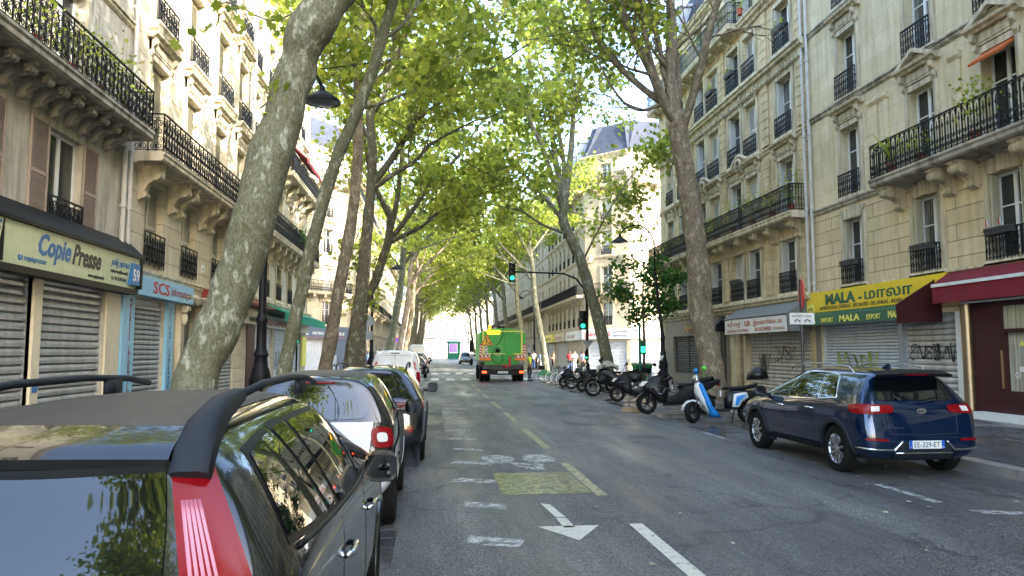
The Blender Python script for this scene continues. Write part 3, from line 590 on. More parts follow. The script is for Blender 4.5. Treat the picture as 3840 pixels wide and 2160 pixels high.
# ======== right side, building A with the yellow grocery (x = 24.8 - Y)
T = empty('apartment_building', (13.4, 24.8, 0), RB, 'pale limestone building with pedimented windows and big iron balcony above the grocery and restaurant', 'building')
cA = [2.0, 5.55, 8.4] + [12+3.45*i for i in range(16)]; ops = []
for c in cA: ops += [(c, c+1.08, 3.95, 6.05), (c, c+1.08, 6.82, 9.1), (c, c+1.08, 10.12, 12.3), (c, c+1.08, 13.3, 15.4), (c, c+1.08, 16.5, 18.4)]
ops += [(.3, 4.6, .1, 2.8), (4.8, 7.0, .1, 2.8), (8.0, 15, .1, 3.0), (17, 33, .3, 3.0)]
put('wall', wall_mesh(68, 19.6, ops, mats=[M['stoneRA'], M['stoneRA_up']], zsplit=6.6), T)  # unseen length behind the camera is added to block low sun
for i, c in enumerate(cA):
    window(T, c, 3.95, 1.08, 2.1, .26, rows=(.62,)); put('window_surround', surround_mesh(1.08, 2.1, 'key'), T, (c, 0, 3.95)); railing(T, c-.06, 3.95, 1.2, .72, 'bars', -.13)
    shutter(T, c+.02, 3.97, .22, 2.06, 'shut_cream', .2, -R(80)); shutter(T, c+1.02, 3.97, .22, 2.06, 'shut_cream', .2, -R(100))
    window(T, c, 6.82, 1.08, 2.28, .26); put('window_surround', surround_mesh(1.08, 2.28, 'ledge' if i == 0 else 'pediment'), T, (c, 0, 6.82))
    if i == 0: railing(T, c-.06, 6.82, 1.2, .75, 'bars', -.13)
    window(T, c, 10.12, 1.08, 2.18, .26); put('window_surround', surround_mesh(1.08, 2.18, 'ledge'), T, (c, 0, 10.12)); railing(T, c-.06, 10.12, 1.2, .8, 'bars', -.13)
    window(T, c, 13.3, 1.08, 2.1, .26); put('window_surround', surround_mesh(1.08, 2.1), T, (c, 0, 13.3)); railing(T, c-.06, 13.3, 1.2, .8, 'bars', -.13)
    window(T, c, 16.5, 1.08, 1.9, .26); put('window_surround', surround_mesh(1.08, 1.9), T, (c, 0, 16.5)); railing(T, c-.06, 16.5, 1.2, .8, 'bars', -.13)
balcony(T, 4.75, 22, 6.74, 'arch', [5.05, 7.15, 7.95, 9.95, 11.6, 13.5, 15, 16.9, 18.6, 20.5], .85, 1.0, 'trimdirty', bracket_mesh(.62, .7, .3))
course(T, 0, 68, 3.88, P_SMALL); course(T, 0, 4.7, 6.72, P_SMALL, 'trimdirty'); course(T, 0, 68, 10.06, P_SMALL, 'trimdirty'); course(T, 0, 68, 13.22, P_SMALL, 'trimdirty'); course(T, 0, 68, 16.35, P_SMALL); course(T, 0, 68, 19.6, P_BIG, name='cornice'); mansard(T, 68, 19.6, 4.2)
for u in (3.7, 4.25, 7.3, 10.7): 
    b = MB(); b.box(u, u+.38, -.05, 0, 6.9, 9.5); b.prof([(0, 9.5), (-.12, 9.5), (-.12, 9.4), (-.06, 9.3), (0, 9.3)], u-.04, u+.42); b.build('pilaster', M['stoneRA_up'], T)
downpipe(T, .12, 2.9, 19.3, -.1, .055)
roller(T, .35, 4.6, .14, 2.8, 'steelw', .1); roller(T, 4.85, 7.0, .14, 2.8, 'steel2', .16); graffiti(T, 5.0, 1.5, 1.9, .5, 12, .065, n=6, wd=.03); graffiti(T, 1.2, 1.0, 2.2, .8, 17, .07, 'ink_yellow', n=5, wd=.05)
panel(T, 4.62, 4.83, .14, 2.8, -.04, .1, 'zinc', 'post'); panel(T, 7.02, 7.25, .14, 2.8, -.04, .1, 'signwhite', 'post'); panel(T, .0, .28, .14, 2.8, -.05, .1, 'taupe', 'pilaster')
b = MB(); b.lathe([(.13, .14), (.13, 3.3)], 14, (7.5, -.1, 0)); b.build('pillar', mat('bronze_column', (.35, .27, .18), .3, .8), T, smooth=True)
S = sign_on('shop_sign', (13.4, 24.8, 0), RB, 'yellow sign reading MALA in dark green above the grocery shutters')
b = MB(); b.box(-.3, 6.9, -.2, -.03, 3.12, 3.82); b.build('panel', M['yellow'], S)
text('MALA', .46, M['green'], S, (1.0, -.205, 3.36), width=1.8, bold=.022); text('-', .5, M['green'], S, (2.95, -.205, 3.33), width=.2, bold=.01); text('மாலா', .42, M['green'], S, (3.3, -.205, 3.38), width=2.3, bold=.008); text('ALIMENTATION GENERALE - SPECIALITES - SRI LANKAIS - INDIEN - PAKISTANAIS', .17, M['ink'], S, (.6, -.205, 3.18), width=5.6)
b = MB(); b.box(-.25, .25, -.215, -.2, 3.17, 3.42); b.build('notice', M['lemon'], S); text('LEI', .14, M['ink'], S, (-.15, -.22, 3.2), width=.3)
S = sign_on('shop_sign', (13.4, 24.8, 0), RB, 'dark green valance reading MALA IMPORT EXPORT in yellow below the yellow sign', 'awning')
b = MB(); b.prof([(-.22, 3.1), (-.5, 2.98), (-.52, 2.66), (-.5, 2.66), (-.47, 2.95), (-.22, 3.06)], -.5, 6.45); b.build('valance', M['green'], S)
x = -.1
for s_, wd in (('MALA', 1.0), ('IMPORT', .75), ('MALA', 1.15), ('EXPORT', .7), ('MALA', .65)): text(s_, .28 if s_ == 'MALA' else .22, M['lemon'], S, (x, -.525, 2.73), width=wd, bold=.008 if s_ == 'MALA' else .002); x += wd+.36
# restaurant with the dark red front
S = tag(put('shop_front', None, T), 'dark red wooden restaurant front with glazed door')
b = MB()
for (a, c, z0, z1) in ((7.7, 8.15, .14, 3.1), (8.15, 15, 2.85, 3.1), (8.15, 8.6, .14, 2.85), (9.45, 9.6, .14, 2.85), (8.6, 9.45, 2.2, 2.3), (9.6, 13.5, 2.2, 2.3), (8.6, 8.72, .3, 2.2), (9.33, 9.45, .3, 2.2), (8.72, 9.33, .3, .85), (9.6, 13.5, .14, .8), (11.2, 11.35, .8, 2.85), (13.5, 15, .14, 2.85)): b.box(a, c, -.1, .08, z0, z1)
b.build('frame', M['maroon'], S); b = MB()
for (a, c, z0, z1) in ((8.72, 9.33, .85, 2.2), (8.6, 9.45, 2.3, 2.85), (9.6, 11.2, .8, 2.2), (9.6, 11.2, 2.3, 2.85), (11.35, 13.5, .8, 2.85)): b.box(a, c, .0, .01, z0, z1)
b.build('glass', glass_mat('cream_glass', (.30, .27, .20), (.55, .52, .42)), S); b = MB(); b.box(8.62, 8.65, -.14, -.1, .9, 1.8); b.build('handle', mat('brass', (.5, .35, .2), .3, .8), S)  # panes streaked in cream for the interior behind them
b = MB(); b.ext([(9.05, 1.9), (9.2, 1.9), (9.125, 2.03)], 'y', -.015, -.005); b.build('warning_sticker', M['lemon'], S); b = MB(); b.box(9.02, 9.28, -.015, -.005, 1.3, 1.42); b.lathe([(.05, -.012), (.07, -.012)], 16, (8.95, 0, 1.22), 'y'); b.lathe([(0, -.012), (.07, -.012)], 16, (9.2, 0, 1.12), 'y'); b.build('sticker', M['signwhite'], S)
panel(S, 7.9, 15, .14, .32, -.35, -.1, 'signwhite', 'doorstep')
S = empty('awning', (13.4, 24.8, 0), RB, 'dark red restaurant awning with side cheek and white front bar', 'awning')
b = MB(); b.ext([(-.03, 3.78), (-.03, 2.55), (-1.3, 2.5), (-1.32, 3.0)], 'x', 6.5, 6.53); b.ext([(-.1, 2.9), (-1.3, 2.86), (-1.3, 2.84), (-.1, 2.88)], 'x', 6.48, 6.5); b.build('side_cheek', M['maroon'], S)
b = MB(); b.prof([(-.03, 3.84), (-.03, 3.8), (-.5, 3.48), (-.52, 3.52)], 6.9, 16); b.build('canopy', M['awnred'], S); b = MB(); b.box(6.9, 16, -.58, -.5, 3.42, 3.5); b.build('front_bar', M['white'], S)
b = MB(); b.grid(lambda u, v: (6.9+9.1*u, -.55+.015*math.sin(u*60)*v, 3.42-.42*v), 90, 3); b.build('valance', M['awnred'], S); b = MB(); b.tube([(7.6, -.3, 2.98), (9.5, -.3, 2.98)], .03, 6); b.tube([(9.55, -.3, 2.98), (11.6, -.3, 2.98)], .03, 6); b.build('tube_light', M['white'], S)
S = empty('window_blind', (13.4, 24.8, 0), RB, 'small orange blind over an upper right window', 'awning'); b = MB(); b.prof([(-.0, 9.1), (-.02, 9.02), (-.4, 8.72), (-.42, 8.78)], 8.42, 9.46); b.build('canopy', mat('orange_cloth', (.45, .10, .02), .8), S)

# ======== right side, building B (x = 42.5 - Y)
T = empty('apartment_building', (13.4, 42.5, 0), RB, 'ornate limestone corner building with rusticated bands and plants on its balconies above the butcher', 'building')
cB = [(1.4, 1.1), (3.4, 1.1), (6.3, 1.15), (7.95, 1.35), (10.45, 1.3), (12.2, 1.2), (15.2, 1.3)]; ops = []
for c, w_ in cB: ops += [(c, c+w_, 4.0, 6.05), (c, c+w_, 6.95, 9.2), (c, c+w_, 10.1, 12.4), (c, c+w_, 13.5, 15.4), (c, c+w_, 16.4, 18.3)]
ops += [(2.4, 8.8, .6, 2.6), (11.0, 11.7, .14, 2.9), (12.0, 17.2, .1, 2.45)]
put('wall', wall_mesh(17.7, 18.9, ops, mats=[M['stoneRB']]*2), T)
for i, (c, w_) in enumerate(cB):
    for z, h, k in ((4.0, 2.05, 'plain'), (6.95, 2.25, 'ledge'), (10.1, 2.3, 'ledge' if i % 2 else 'plain'), (13.5, 1.9, 'plain'), (16.4, 1.9, 'plain')):
        window(T, c, z, w_, h, .28, 'white', rows=(.6,)); put('window_surround', surround_mesh(w_, h, k), T, (c, 0, z))
        q = (i*7+int(z*3)) % 5
        if q < 2: shutter(T, c, z+.03, w_/2, h-.06, 'shut_white', .2); shutter(T, c+w_/2, z+.03, w_/2, h-.06, 'shut_white', .2)
        else: shutter(T, c+.02, z+.03, .24, h-.06, 'shut_white', .24, -R(80)); shutter(T, c+w_-.06, z+.03, .24, h-.06, 'shut_white', .24, -R(100))
        if z not in (6.95, 16.4): railing(T, c-.02, z, w_+.04, .8, 'bars' if z < 5 else 'arch', -.1)
balcony(T, -.55, 17.4, 6.86, 'bars', [.4, 2.9, 4.8, 5.9, 7.7, 9.5, 10.2, 12.0, 13.65, 14.9, 16.8], .72, 1.0, 'trim', bracket_mesh(.52, .66, .3)); balcony(T, -.4, 12.2, 16.2, 'plain', [.4+1.3*i for i in range(9)], .7, 1.0, 'trim', bracket_mesh(.5, .4, .22))
course(T, 0, 17.7, 3.85, P_BIG); course(T, 0, 17.7, 9.95, P_SMALL); course(T, 0, 17.7, 13.2, P_BIG); course(T, 12.3, 17.7, 16.1, P_BIG); course(T, 0, 17.7, 18.9, P_BIG, name='cornice'); mansard(T, 17.7, 18.9, dorm=(3, 8, 13))
for u in (5.1, 9.5, 13.9, 16.9):       # banded pilasters
    for z0 in (4.05, 6.95, 10.1, 13.4):
        b = MB(); b.box(u+.02, u+.60, -.045, 0, z0, z0+2.5)
        for k in range(7 if z0 < 13 else 6): b.box(u, u+.62, -.07, -.02, z0+k*.37, z0+k*.37+.33)
        b.build('banded_pilaster', M['stoneRB'], T)
b = MB()
for i in range(70): b.box(.1+i*.25, .2+i*.25, -.2, -.02, 12.62, 12.78)
b.build('dentils', M['trim'], T)
for c in (7.6, 11.9):        # carved cresting above paired windows
    b = MB(); r_ = random.Random(4)
    for k in range(16): x = c-.8+k*.107; b.sphere((x, -.2, 9.95+.34*math.sin(PI*(k+.5)/16)+r_.uniform(-.03, .03)), .08, .1, .1, 8)
    b.lathe([(.2, -.28), (.3, -.28), (.3, -.1), (.2, -.1)], 14, (c, 0, 9.9), 'y'); b.build('cresting', M['trim'], T, smooth=True)
downpipe(T, 17.45, 2.9, 18.8, -.1, .06)
roller(T, 12.0, 17.2, .14, 2.45, 'steel2', .15); graffiti(T, 12.8, 1.0, 1.1, .7, 21, .06, n=3, wd=.03); graffiti(T, 14.3, 1.4, 1.7, .6, 25, .06, n=4, wd=.03)
b = MB(); b.box(11.0, 11.33, .18, .24, .14, 2.9); b.box(11.37, 11.7, .18, .24, .14, 2.9)
for x in (11.06, 11.43):
    for z in (.3, 1.2, 2.1): b.box(x, x+.21, .15, .18, z, z+.7)
b.build('door', mat('door_teal', (.01, .06, .055), .3), T); b = MB(); b.sphere((11.3, .12, 1.15), .035); b.sphere((11.66, .12, 1.15), .035); b.build('door_knob', M['white'], T)
b = MB()
for x in (10.45, 11.72): b.box(x, x+.26, -.14, 0, .14, 2.95); b.prof([(0, 3.0), (-.24, 3.0), (-.24, 2.9), (-.16, 2.8), (0, 2.75)], x-.05, x+.31); b.sphere((x+.13, -.16, 2.6), .09, .09, .18)
b.prof([(0, 3.4), (-.3, 3.4), (-.3, 3.3), (-.2, 3.1), (0, 3.0)], 10.3, 12.1)
for k in range(6): b.box(10.4+k*.28, 10.55+k*.28, -.36, -.3, 3.3, 3.4)
b.build('door_surround', M['trim'], T)
S = tag(put('shop_front', None, T), 'taupe shop front with AFFA in raised letters')
b = MB()
for (a, c, z0, z1) in ((1.0, 9.9, 2.6, 3.42), (1.0, 2.4, .14, 2.6), (8.8, 9.9, .14, 2.6), (2.4, 8.8, .14, .62)): b.box(a, c, -.16, -.01, z0, z1)
b.build('frame', M['taupe'], S); text('AFFA', .42, M['gold'], S, (4.3, -.2, 2.82), width=1.9, bold=.02, ext=.02)
for a, c in ((2.42, 4.55), (4.58, 6.68), (6.71, 8.78)): roller(S, a, c, .62, 2.6, 'darkgrey', .13, .02, 'shutter')
b = MB(); b.ext([(-.17, .14), (-.17, 3.4), (-.6, 3.0), (-.6, 2.75), (-.2, 2.7), (-.2, .14)], 'x', 9.3, 9.9); b.build('black_return', M['black'], S)
S = sign_on('shop_sign', (13.4, 42.5, 0), RB, 'white butcher sign with rust-red GB and BOUCHERIE lettering under a grey awning')
b = MB(); b.box(11.75, 17.3, -.95, -.9, 2.5, 3.08); b.build('panel', M['signwhite'], S)
text('கறி ராஜ்', .24, M['rust'], S, (12.05, -.955, 2.82), width=1.3); text('GB', .3, M['rust'], S, (13.75, -.955, 2.79), width=.55, bold=.008); text('இறைச்சிக்கடை', .24, M['rust'], S, (14.6, -.955, 2.82), width=2.4); text('GABARINI SHOPPING', .18, M['rust'], S, (11.95, -.955, 2.56), width=2.2); text('BOUCHERIE', .2, M['rust'], S, (14.75, -.955, 2.57), width=1.4, bold=.004); text('T 01.43.24.05.23', .14, M['rust'], S, (16.25, -.955, 2.58), width=.95)
S = empty('awning', (13.4, 42.5, 0), RB, 'grey cloth awning over the white butcher sign', 'awning')
b = MB(); b.prof([(-.03, 3.75), (-.03, 3.7), (-.96, 3.1), (-.98, 3.14)], 11.6, 17.4); b.ext([(-.03, 3.7), (-.96, 3.1), (-.9, 2.5), (-.03, 2.5)], 'x', 17.4, 17.42); b.build('canopy', M['awngrey'], S)

# ======== beyond the crossing
def face(T, fr, W, H=19.3, off=.9, sp=2.6, shops=(), seed=1, lite=False, dorm=True, pil=(), st='bars', cur=None):
    r = random.Random(seed)
    if fr is not None: FRAME[T.name] = fr
    n = int((W-off*1.0)/sp); ops = []; cs = [off+(W-2*off-(n-1)*sp-1.1)/2+i*sp for i in range(n)]; LV = ((4.1, 2.0), (6.95, 2.3), (10.3, 2.1), (13.4, 1.9), (16.55, 1.9))
    for c in cs:
        for z, h in LV: ops.append((c, c+1.1, z, z+h))
    for (a, c, mk, z1) in shops: ops.append((a, c, .1, z1))
    put('wall', wall_mesh(W, H, ops, mats=[M['stonefar']]*2, back=8), T)
    for c in cs:
        for z, h in LV:
            window(T, c, z, 1.1, h, .25)
            if not lite: put('window_surround', surround_mesh(1.1, h, 'ledge' if z in (10.3,) else 'plain'), T, (c, 0, z))
            if r.random() < .35: shutter(T, c, z+.03, .55, h-.06, 'shut_white', .18); shutter(T, c+.55, z+.03, .55, h-.06, 'shut_white', .18)
            if z not in (6.95, 16.55) and not lite: railing(T, c, z, 1.1, .8, st, -.05)
    for z in (6.85, 16.45): balcony(T, .2, W-.2, z, st if not lite else 'plain', [] if lite and z > 8 else [c+dx for c in cs for dx in (-.25, 1.35)], .75, .95)
    for z in (3.95, 10.15, 13.2): course(T, 0, W, z, P_SMALL)
    course(T, 0, W, H, P_BIG, name='cornice'); mansard(T, W, H, 3, 8, dorm=cs[1::2] if dorm else ())
    for (a, c, mk, z1) in shops: roller(T, a, c, .14, z1, mk, .12)
    for u in pil:
        b = MB(); b.lathe([(.0, -.22), (.33, -.22), (.36, -.1), (.36, 0)], 18, (u, 0, 10.0), 'y'); b.lathe([(.14, -.26), (.2, -.26), (.2, -.2)], 14, (u, 0, 10), 'y'); b.build('roundel', M['trim'], T, smooth=True, ang=30)
    FRAME.pop(T.name, None)
def fr(p0, p1):
    a = math.atan2(p1[1]-p0[1], p1[0]-p0[0]); return Matrix.Translation((p0[0], p0[1], 0)) @ Matrix.Rotation(a, 4, 'Z'), math.hypot(p1[0]-p0[0], p1[1]-p0[1])
T = empty('corner_building', (0, 0, 0), 0, 'tall pale corner building with slate roof across the side street on the right', 'building')
m_, L_ = fr((13.4, 64.9), (16.6, 61.6)); face(T, m_, L_, off=.6, sp=2.2, shops=((.3, 4.2, 'steelw', 2.7),), seed=2, dorm=False, pil=(.5, 4.1))
m_, L_ = fr((16.6, 61.6), (34, 61.6)); face(T, m_, L_, off=1.2, sp=2.7, shops=((.6, 3.6, 'steelw', 2.7),), seed=3, pil=(.6, 6))
m_, L_ = fr((13.4, 88), (13.4, 64.9)); face(T, m_, L_, off=1, sp=2.5, shops=((1, 6, 'steelw', 2.7), (8, 14, 'steelw', 2.7)), seed=4)
S = sign_on('shop_sign', (0, 0, 0), 0, 'white supermarket sign with red lettering across the right corner building')
FRAME[S.name] = fr((13.4, 64.9), (16.6, 61.6))[0]; panel(S, -.2, 4.7, 2.9, 3.8, -.3, -.05, 'signwhite'); text('ஜெயா மார்சே', .5, M['red'], S, (.1, -.305, 3.15), width=2.7, bold=.01); text('TEL 01 44 72 05 90', .25, M['navy'], S, (3.05, -.305, 3.42), width=1.4); text('FAX 01 44 72 06 62', .25, M['navy'], S, (3.05, -.305, 3.08), width=1.4)
FRAME[S.name] = fr((16.6, 61.6), (34, 61.6))[0]; panel(S, .1, 7, 2.9, 3.8, -.3, -.05, 'signwhite'); text('SAN EXPRESS', .45, M['red'], S, (1.0, -.305, 3.3), width=3.4, bold=.01); text('TEL 01 44 72 06 61', .28, M['navy'], S, (1.0, -.305, 3.0), width=2.4)
T = empty('corner_building', (0, 0, 0), 0, 'sunlit cream corner building over the blue-grey pharmacy across the side street on the left', 'building')
m_, L_ = fr((-12.4, 60.2), (-7.7, 67)); face(T, m_, L_, off=.7, sp=2.9, shops=((.8, 5.2, 'steelw', 2.7),), seed=5, dorm=False, st='arch')
m_, L_ = fr((-30, 60.2), (-12.4, 60.2)); face(T, m_, L_, off=1, sp=2.8, seed=6)
m_, L_ = fr((-7.7, 67), (-7.7, 90)); face(T, m_, L_, off=1, sp=2.6, shops=((1, 6, 'steelw', 2.7),), seed=7)
S = sign_on('shop_sign', (0, 0, 0), 0, 'blue-grey PHARMACIE sign and shop surround with a dark cross at the left corner')
FRAME[S.name] = fr((-12.4, 60.2), (-7.7, 67))[0]
b = MB(); b.box(-.1, 8.3, -.28, -.03, 2.85, 3.95); b.box(5.3, 8.2, -.22, -.03, .14, 2.85); b.box(0, .7, -.22, -.03, .14, 2.85); b.build('panel', M['slateblue'], S)
text('PHARMACIE', .5, M['signwhite'], S, (.2, -.285, 3.2), width=3.0, bold=.006); text('METRO LA CHAPELLE', .34, M['signwhite'], S, (3.7, -.285, 3.22), width=3.9); b = MB(); b.box(.2, 7.8, -.285, -.28, 2.98, 3.02); b.build('stripe', M['rust'], S)
b = MB(); b.box(5.95, 6.65, -.26, -.22, 1.95, 2.2); b.box(6.17, 6.42, -.262, -.222, 1.7, 2.45); b.build('cross', M['ink'], S); b = MB(); b.box(5.9, 6.7, -.24, -.22, .7, 1.5); b.build('notice', M['zinc'], S)
def row(side, y0, y1, seed, label):
    T = empty('apartment_building', (0, 0, 0), 0, label, 'building', 'far street buildings')
    
    X = 13.4 if side > 0 else -7.7; m_, L_ = fr((X, y1), (X, y0)) if side > 0 else fr((X, y0), (X, y1)); face(T, m_, L_, off=1, sp=2.9, lite=True, seed=seed, H=18.4+seed % 3*.7, dorm=False, shops=((1, 5, 'steelw', 2.7), (7, 11, 'steel', 2.7)))
row(1, 88.1, 108, 11, 'far right building just past the corner building with the supermarket'); row(1, 108.1, 134, 12, 'far right building midway to the viaduct'); row(1, 134.1, 170, 13, 'last building on the right before the viaduct')
row(-1, 90.1, 112, 14, 'far left building just past the pharmacy corner'); row(-1, 112.1, 138, 15, 'far left building midway to the viaduct'); row(-1, 138.1, 170, 16, 'last building on the left before the viaduct')
# awnings and signs of the far right shops
for i, (y, mk, tx, lb) in enumerate(((66, 'signwhite', 'CASH & CARRY', 'white shop sign with dark letters beside the supermarket'), (73, 'creampaint', 'TEXTILES', 'cream shop sign further along the right pavement'), (80, 'lemon', 'VISHNU', 'yellow shop sign far along the right pavement'))):
    S = sign_on('shop_sign', (13.4, y+6, 0), RB, lb, group='far right shop signs'); panel(S, 0, 5.5, 2.85, 3.7, -.5, -.05, mk); text(tx, .45, M['brown'], S, (.5, -.505, 3.05), width=4)
# elevated railway closing the street
plain('viastone', (.22, .20, .18), .8, var=.1, scale=1); plain('viametal', (.16, .18, .18), .6)
T = empty('railway_viaduct', (0, 200, 0), 0, 'elevated railway viaduct with lattice girder crossing the far end of the street', 'viaduct')
b = MB(); b.box(-60, 60, -.3, 0, 5.6, 6.0); b.box(-60, 60, -.3, 0, 8.4, 8.7); b.box(-60, 60, 0, 8, 5.7, 6.0)
for i in range(81): x = -60+1.5*i; b.tube([(x, -.15, 6), (x+1.5, -.15, 8.4)], .09, 4); b.tube([(x+1.5, -.15, 6), (x, -.15, 8.4)], .09, 4)
b.build('girder', M['viametal'], T)
for x in (-33, -15, -1, 13, 33): b = MB(); b.box(x-1, x+1, .5, 7, 0, 5); b.box(x-1.3, x+1.3, .2, 7.3, 5, 5.6); b.build('pier', M['viastone'], T)
T = empty('apartment_building', (-50, 225, 0), 0, 'bright pale building behind the viaduct closing the view', 'building'); face(T, None, 100, H=17, lite=True, seed=20, dorm=False, sp=4)
T = empty('newspaper_kiosk', (4.9, 186, 0), 0, 'dark green kiosk with a pink and blue poster under the viaduct', 'kiosk')
b = MB(); b.box(-1.6, 1.6, 0, 1.6, .0, 4.0); b.prof([(-.2, 4.0), (-.2, 4.25), (.8, 4.6), (1.8, 4.25), (1.8, 4.0)], -1.8, 1.8); b.build('body', M['green'], T); panel(T, -1.2, .9, 1.5, 3.9, -.06, 0, 'signwhite', 'poster_frame')
b = MB(); b.box(-1.1, .8, -.08, -.06, 1.7, 3.8); b.build('poster', mat('poster_print', (.55, .12, .30), .4, c2=(.12, .25, .65), scale=1.2), T)
# ---------------------------------------------------------------- plane trees
def bark(name, cols, scale=5, pos=(.0, .4, .47, .54, .6, .68)):
    m = mat(name, cols[0], .85); t = m.node_tree; N = t.nodes; L = t.links; b = N['Principled BSDF']
    tc = N.new('ShaderNodeTexCoord'); mp = N.new('ShaderNodeMapping'); mp.inputs['Scale'].default_value = (1, 1, .5); L.new(tc.outputs['Object'], mp.inputs[0])
    wn = N.new('ShaderNodeTexNoise'); wn.inputs['Scale'].default_value = scale; wn.inputs['Detail'].default_value = 4.5; wn.inputs['Roughness'].default_value = .62; L.new(mp.outputs[0], wn.inputs[0])
    r = N.new('ShaderNodeValToRGB'); r.color_ramp.interpolation = 'CONSTANT'; L.new(wn.outputs['Fac'], r.inputs[0])
    while len(r.color_ramp.elements) < len(cols): r.color_ramp.elements.new(.5)
    for i, c in enumerate(cols): r.color_ramp.elements[i].position = pos[i]; r.color_ramp.elements[i].color = (*c, 1)
    n2 = N.new('ShaderNodeTexNoise'); n2.inputs['Scale'].default_value = 40; n2.inputs['Detail'].default_value = 4; L.new(mp.outputs[0], n2.inputs[0])
    r2 = N.new('ShaderNodeValToRGB'); L.new(n2.outputs['Fac'], r2.inputs[0]); r2.color_ramp.elements[0].color = (.7, .7, .7, 1); r2.color_ramp.elements[0].position = .35; r2.color_ramp.elements[1].position = .6
    mx = N.new('ShaderNodeMix'); mx.data_type = 'RGBA'; mx.blend_type = 'MULTIPLY'; mx.inputs[0].default_value = 1; L.new(r.outputs[0], mx.inputs[6]); L.new(r2.outputs[0], mx.inputs[7]); L.new(mx.outputs[2], b.inputs['Base Color'])
    bp = N.new('ShaderNodeBump'); bp.inputs['Strength'].default_value = .6; bp.inputs['Distance'].default_value = .03; L.new(wn.outputs['Fac'], bp.inputs['Height']); L.new(bp.outputs[0], b.inputs['Normal'])
    return m
M['bark'] = bark('mottled_plane_bark', [(.11, .11, .055), (.17, .165, .11), (.125, .125, .075), (.21, .215, .155), (.36, .37, .28), (.17, .14, .09)], 8)
M['bark2'] = bark('brown_plane_bark', [(.13, .10, .065), (.22, .175, .12), (.16, .13, .09), (.28, .23, .165), (.34, .30, .22), (.18, .15, .10)], 6)
M['bark3'] = bark('dark_plane_bark', [(.075, .065, .045), (.12, .11, .075), (.085, .075, .05), (.14, .13, .09), (.26, .25, .19), (.10, .09, .06)], 7)
def leaf_mat(name, a, b_, tr):
    m = bpy.data.materials.new(name); m.use_nodes = True; t = m.node_tree; N = t.nodes; L = t.links
    p = N['Principled BSDF']; out = N['Material Output']; g = N.new('ShaderNodeNewGeometry')
    r = N.new('ShaderNodeValToRGB'); L.new(g.outputs['Random Per Island'], r.inputs[0]); r.color_ramp.elements[0].color = (*a, 1); r.color_ramp.elements[1].color = (*b_, 1)
    e = r.color_ramp.elements.new(.93); e.color = tuple(x*.9 for x in b_)+(1,); r.color_ramp.elements[-1].color = (.30, .26, .06, 1)
    L.new(r.outputs[0], p.inputs['Base Color']); p.inputs['Roughness'].default_value = .5; p.inputs['Specular IOR Level'].default_value = .35
    tl = N.new('ShaderNodeBsdfTranslucent'); mx = N.new('ShaderNodeMix'); mx.data_type = 'RGBA'; mx.blend_type = 'MULTIPLY'; mx.inputs[0].default_value = 1; mx.inputs[7].default_value = (*tr, 1); L.new(r.outputs[0], mx.inputs[6]); L.new(mx.outputs[2], tl.inputs[0])
    ms = N.new('ShaderNodeMixShader'); ms.inputs[0].default_value = .56; L.new(p.outputs[0], ms.inputs[1]); L.new(tl.outputs[0], ms.inputs[2]); L.new(ms.outputs[0], out.inputs[0]); return m
M['leaf'] = leaf_mat('plane_leaves', (.085, .13, .02), (.40, .43, .085), (2.0, 2.0, 1.4))
M['leaf2'] = leaf_mat('dark_leaves', (.03, .075, .022), (.065, .13, .03), (1.8, 2.2, 1.2))
def leaf_shape(k):
    if k == 0: return [(0, -.5), (.45, -.05), (.12, .5), (-.12, .5), (-.45, -.05)]
    return [(0, -.5), (.34, -.42), (.26, -.14), (.54, .06), (.22, .12), (.24, .42), (0, .26), (0, .58), (-.07, .28), (-.3, .4), (-.22, .12), (-.54, .06), (-.26, -.14), (-.34, -.42)]
def leaves(b, pts, rnd, size, shape=0, spread=.5):
    sh = leaf_shape(shape)
    for p, k in pts:
        for _ in range(k):
            q = p + Vector((rnd.gauss(0, spread), rnd.gauss(0, spread), rnd.gauss(0, spread*.75)))
            n = Vector((rnd.gauss(0, .75), rnd.gauss(0, .75), rnd.uniform(.2, 1))).normalized(); u = n.orthogonal().normalized(); a = rnd.uniform(0, 2*PI); u2 = u*math.cos(a)+n.cross(u)*math.sin(a); v2 = n.cross(u2); s = size*rnd.uniform(.65, 1.3)
            fold = rnd.uniform(.1, .45)
            b.poly([q + u2*x*s + v2*y*s + n*abs(x)*s*fold for x, y in sh])
def grow(tb, lp, rnd, p, d, L, r, lev, maxl, droop=0):
    n = 4; pts = [p]; 
    for i in range(n):
        d = (d + Vector((rnd.gauss(0, .16), rnd.gauss(0, .16), rnd.gauss(.03, .12) - droop))).normalized(); p = p + d*L/n; pts.append(p)
    tb.tube(pts, [r*(1-.55*i/n) for i in range(n+1)], 5 if lev < 2 else 3, cap=False)
    if lev >= maxl: 
        for q in pts[1:]: lp.append((q, 1))
        return
    k = rnd.choice((3, 4)) if lev < maxl-1 else 4
    for i in range(k):
        t = .35 + .65*(i+.5)/k; j = min(n-1, int(t*n)); q = pts[j].lerp(pts[j+1], t*n-j)
        ax = Vector((rnd.gauss(0, 1), rnd.gauss(0, 1), rnd.gauss(0, .5))).normalized(); nd = (d + ax*rnd.uniform(.5, 1.0)).normalized()
        grow(tb, lp, rnd, q, nd, L*rnd.uniform(.52, .75), r*.5, lev+1, maxl, droop)
    lp.append((pts[-1], 2))
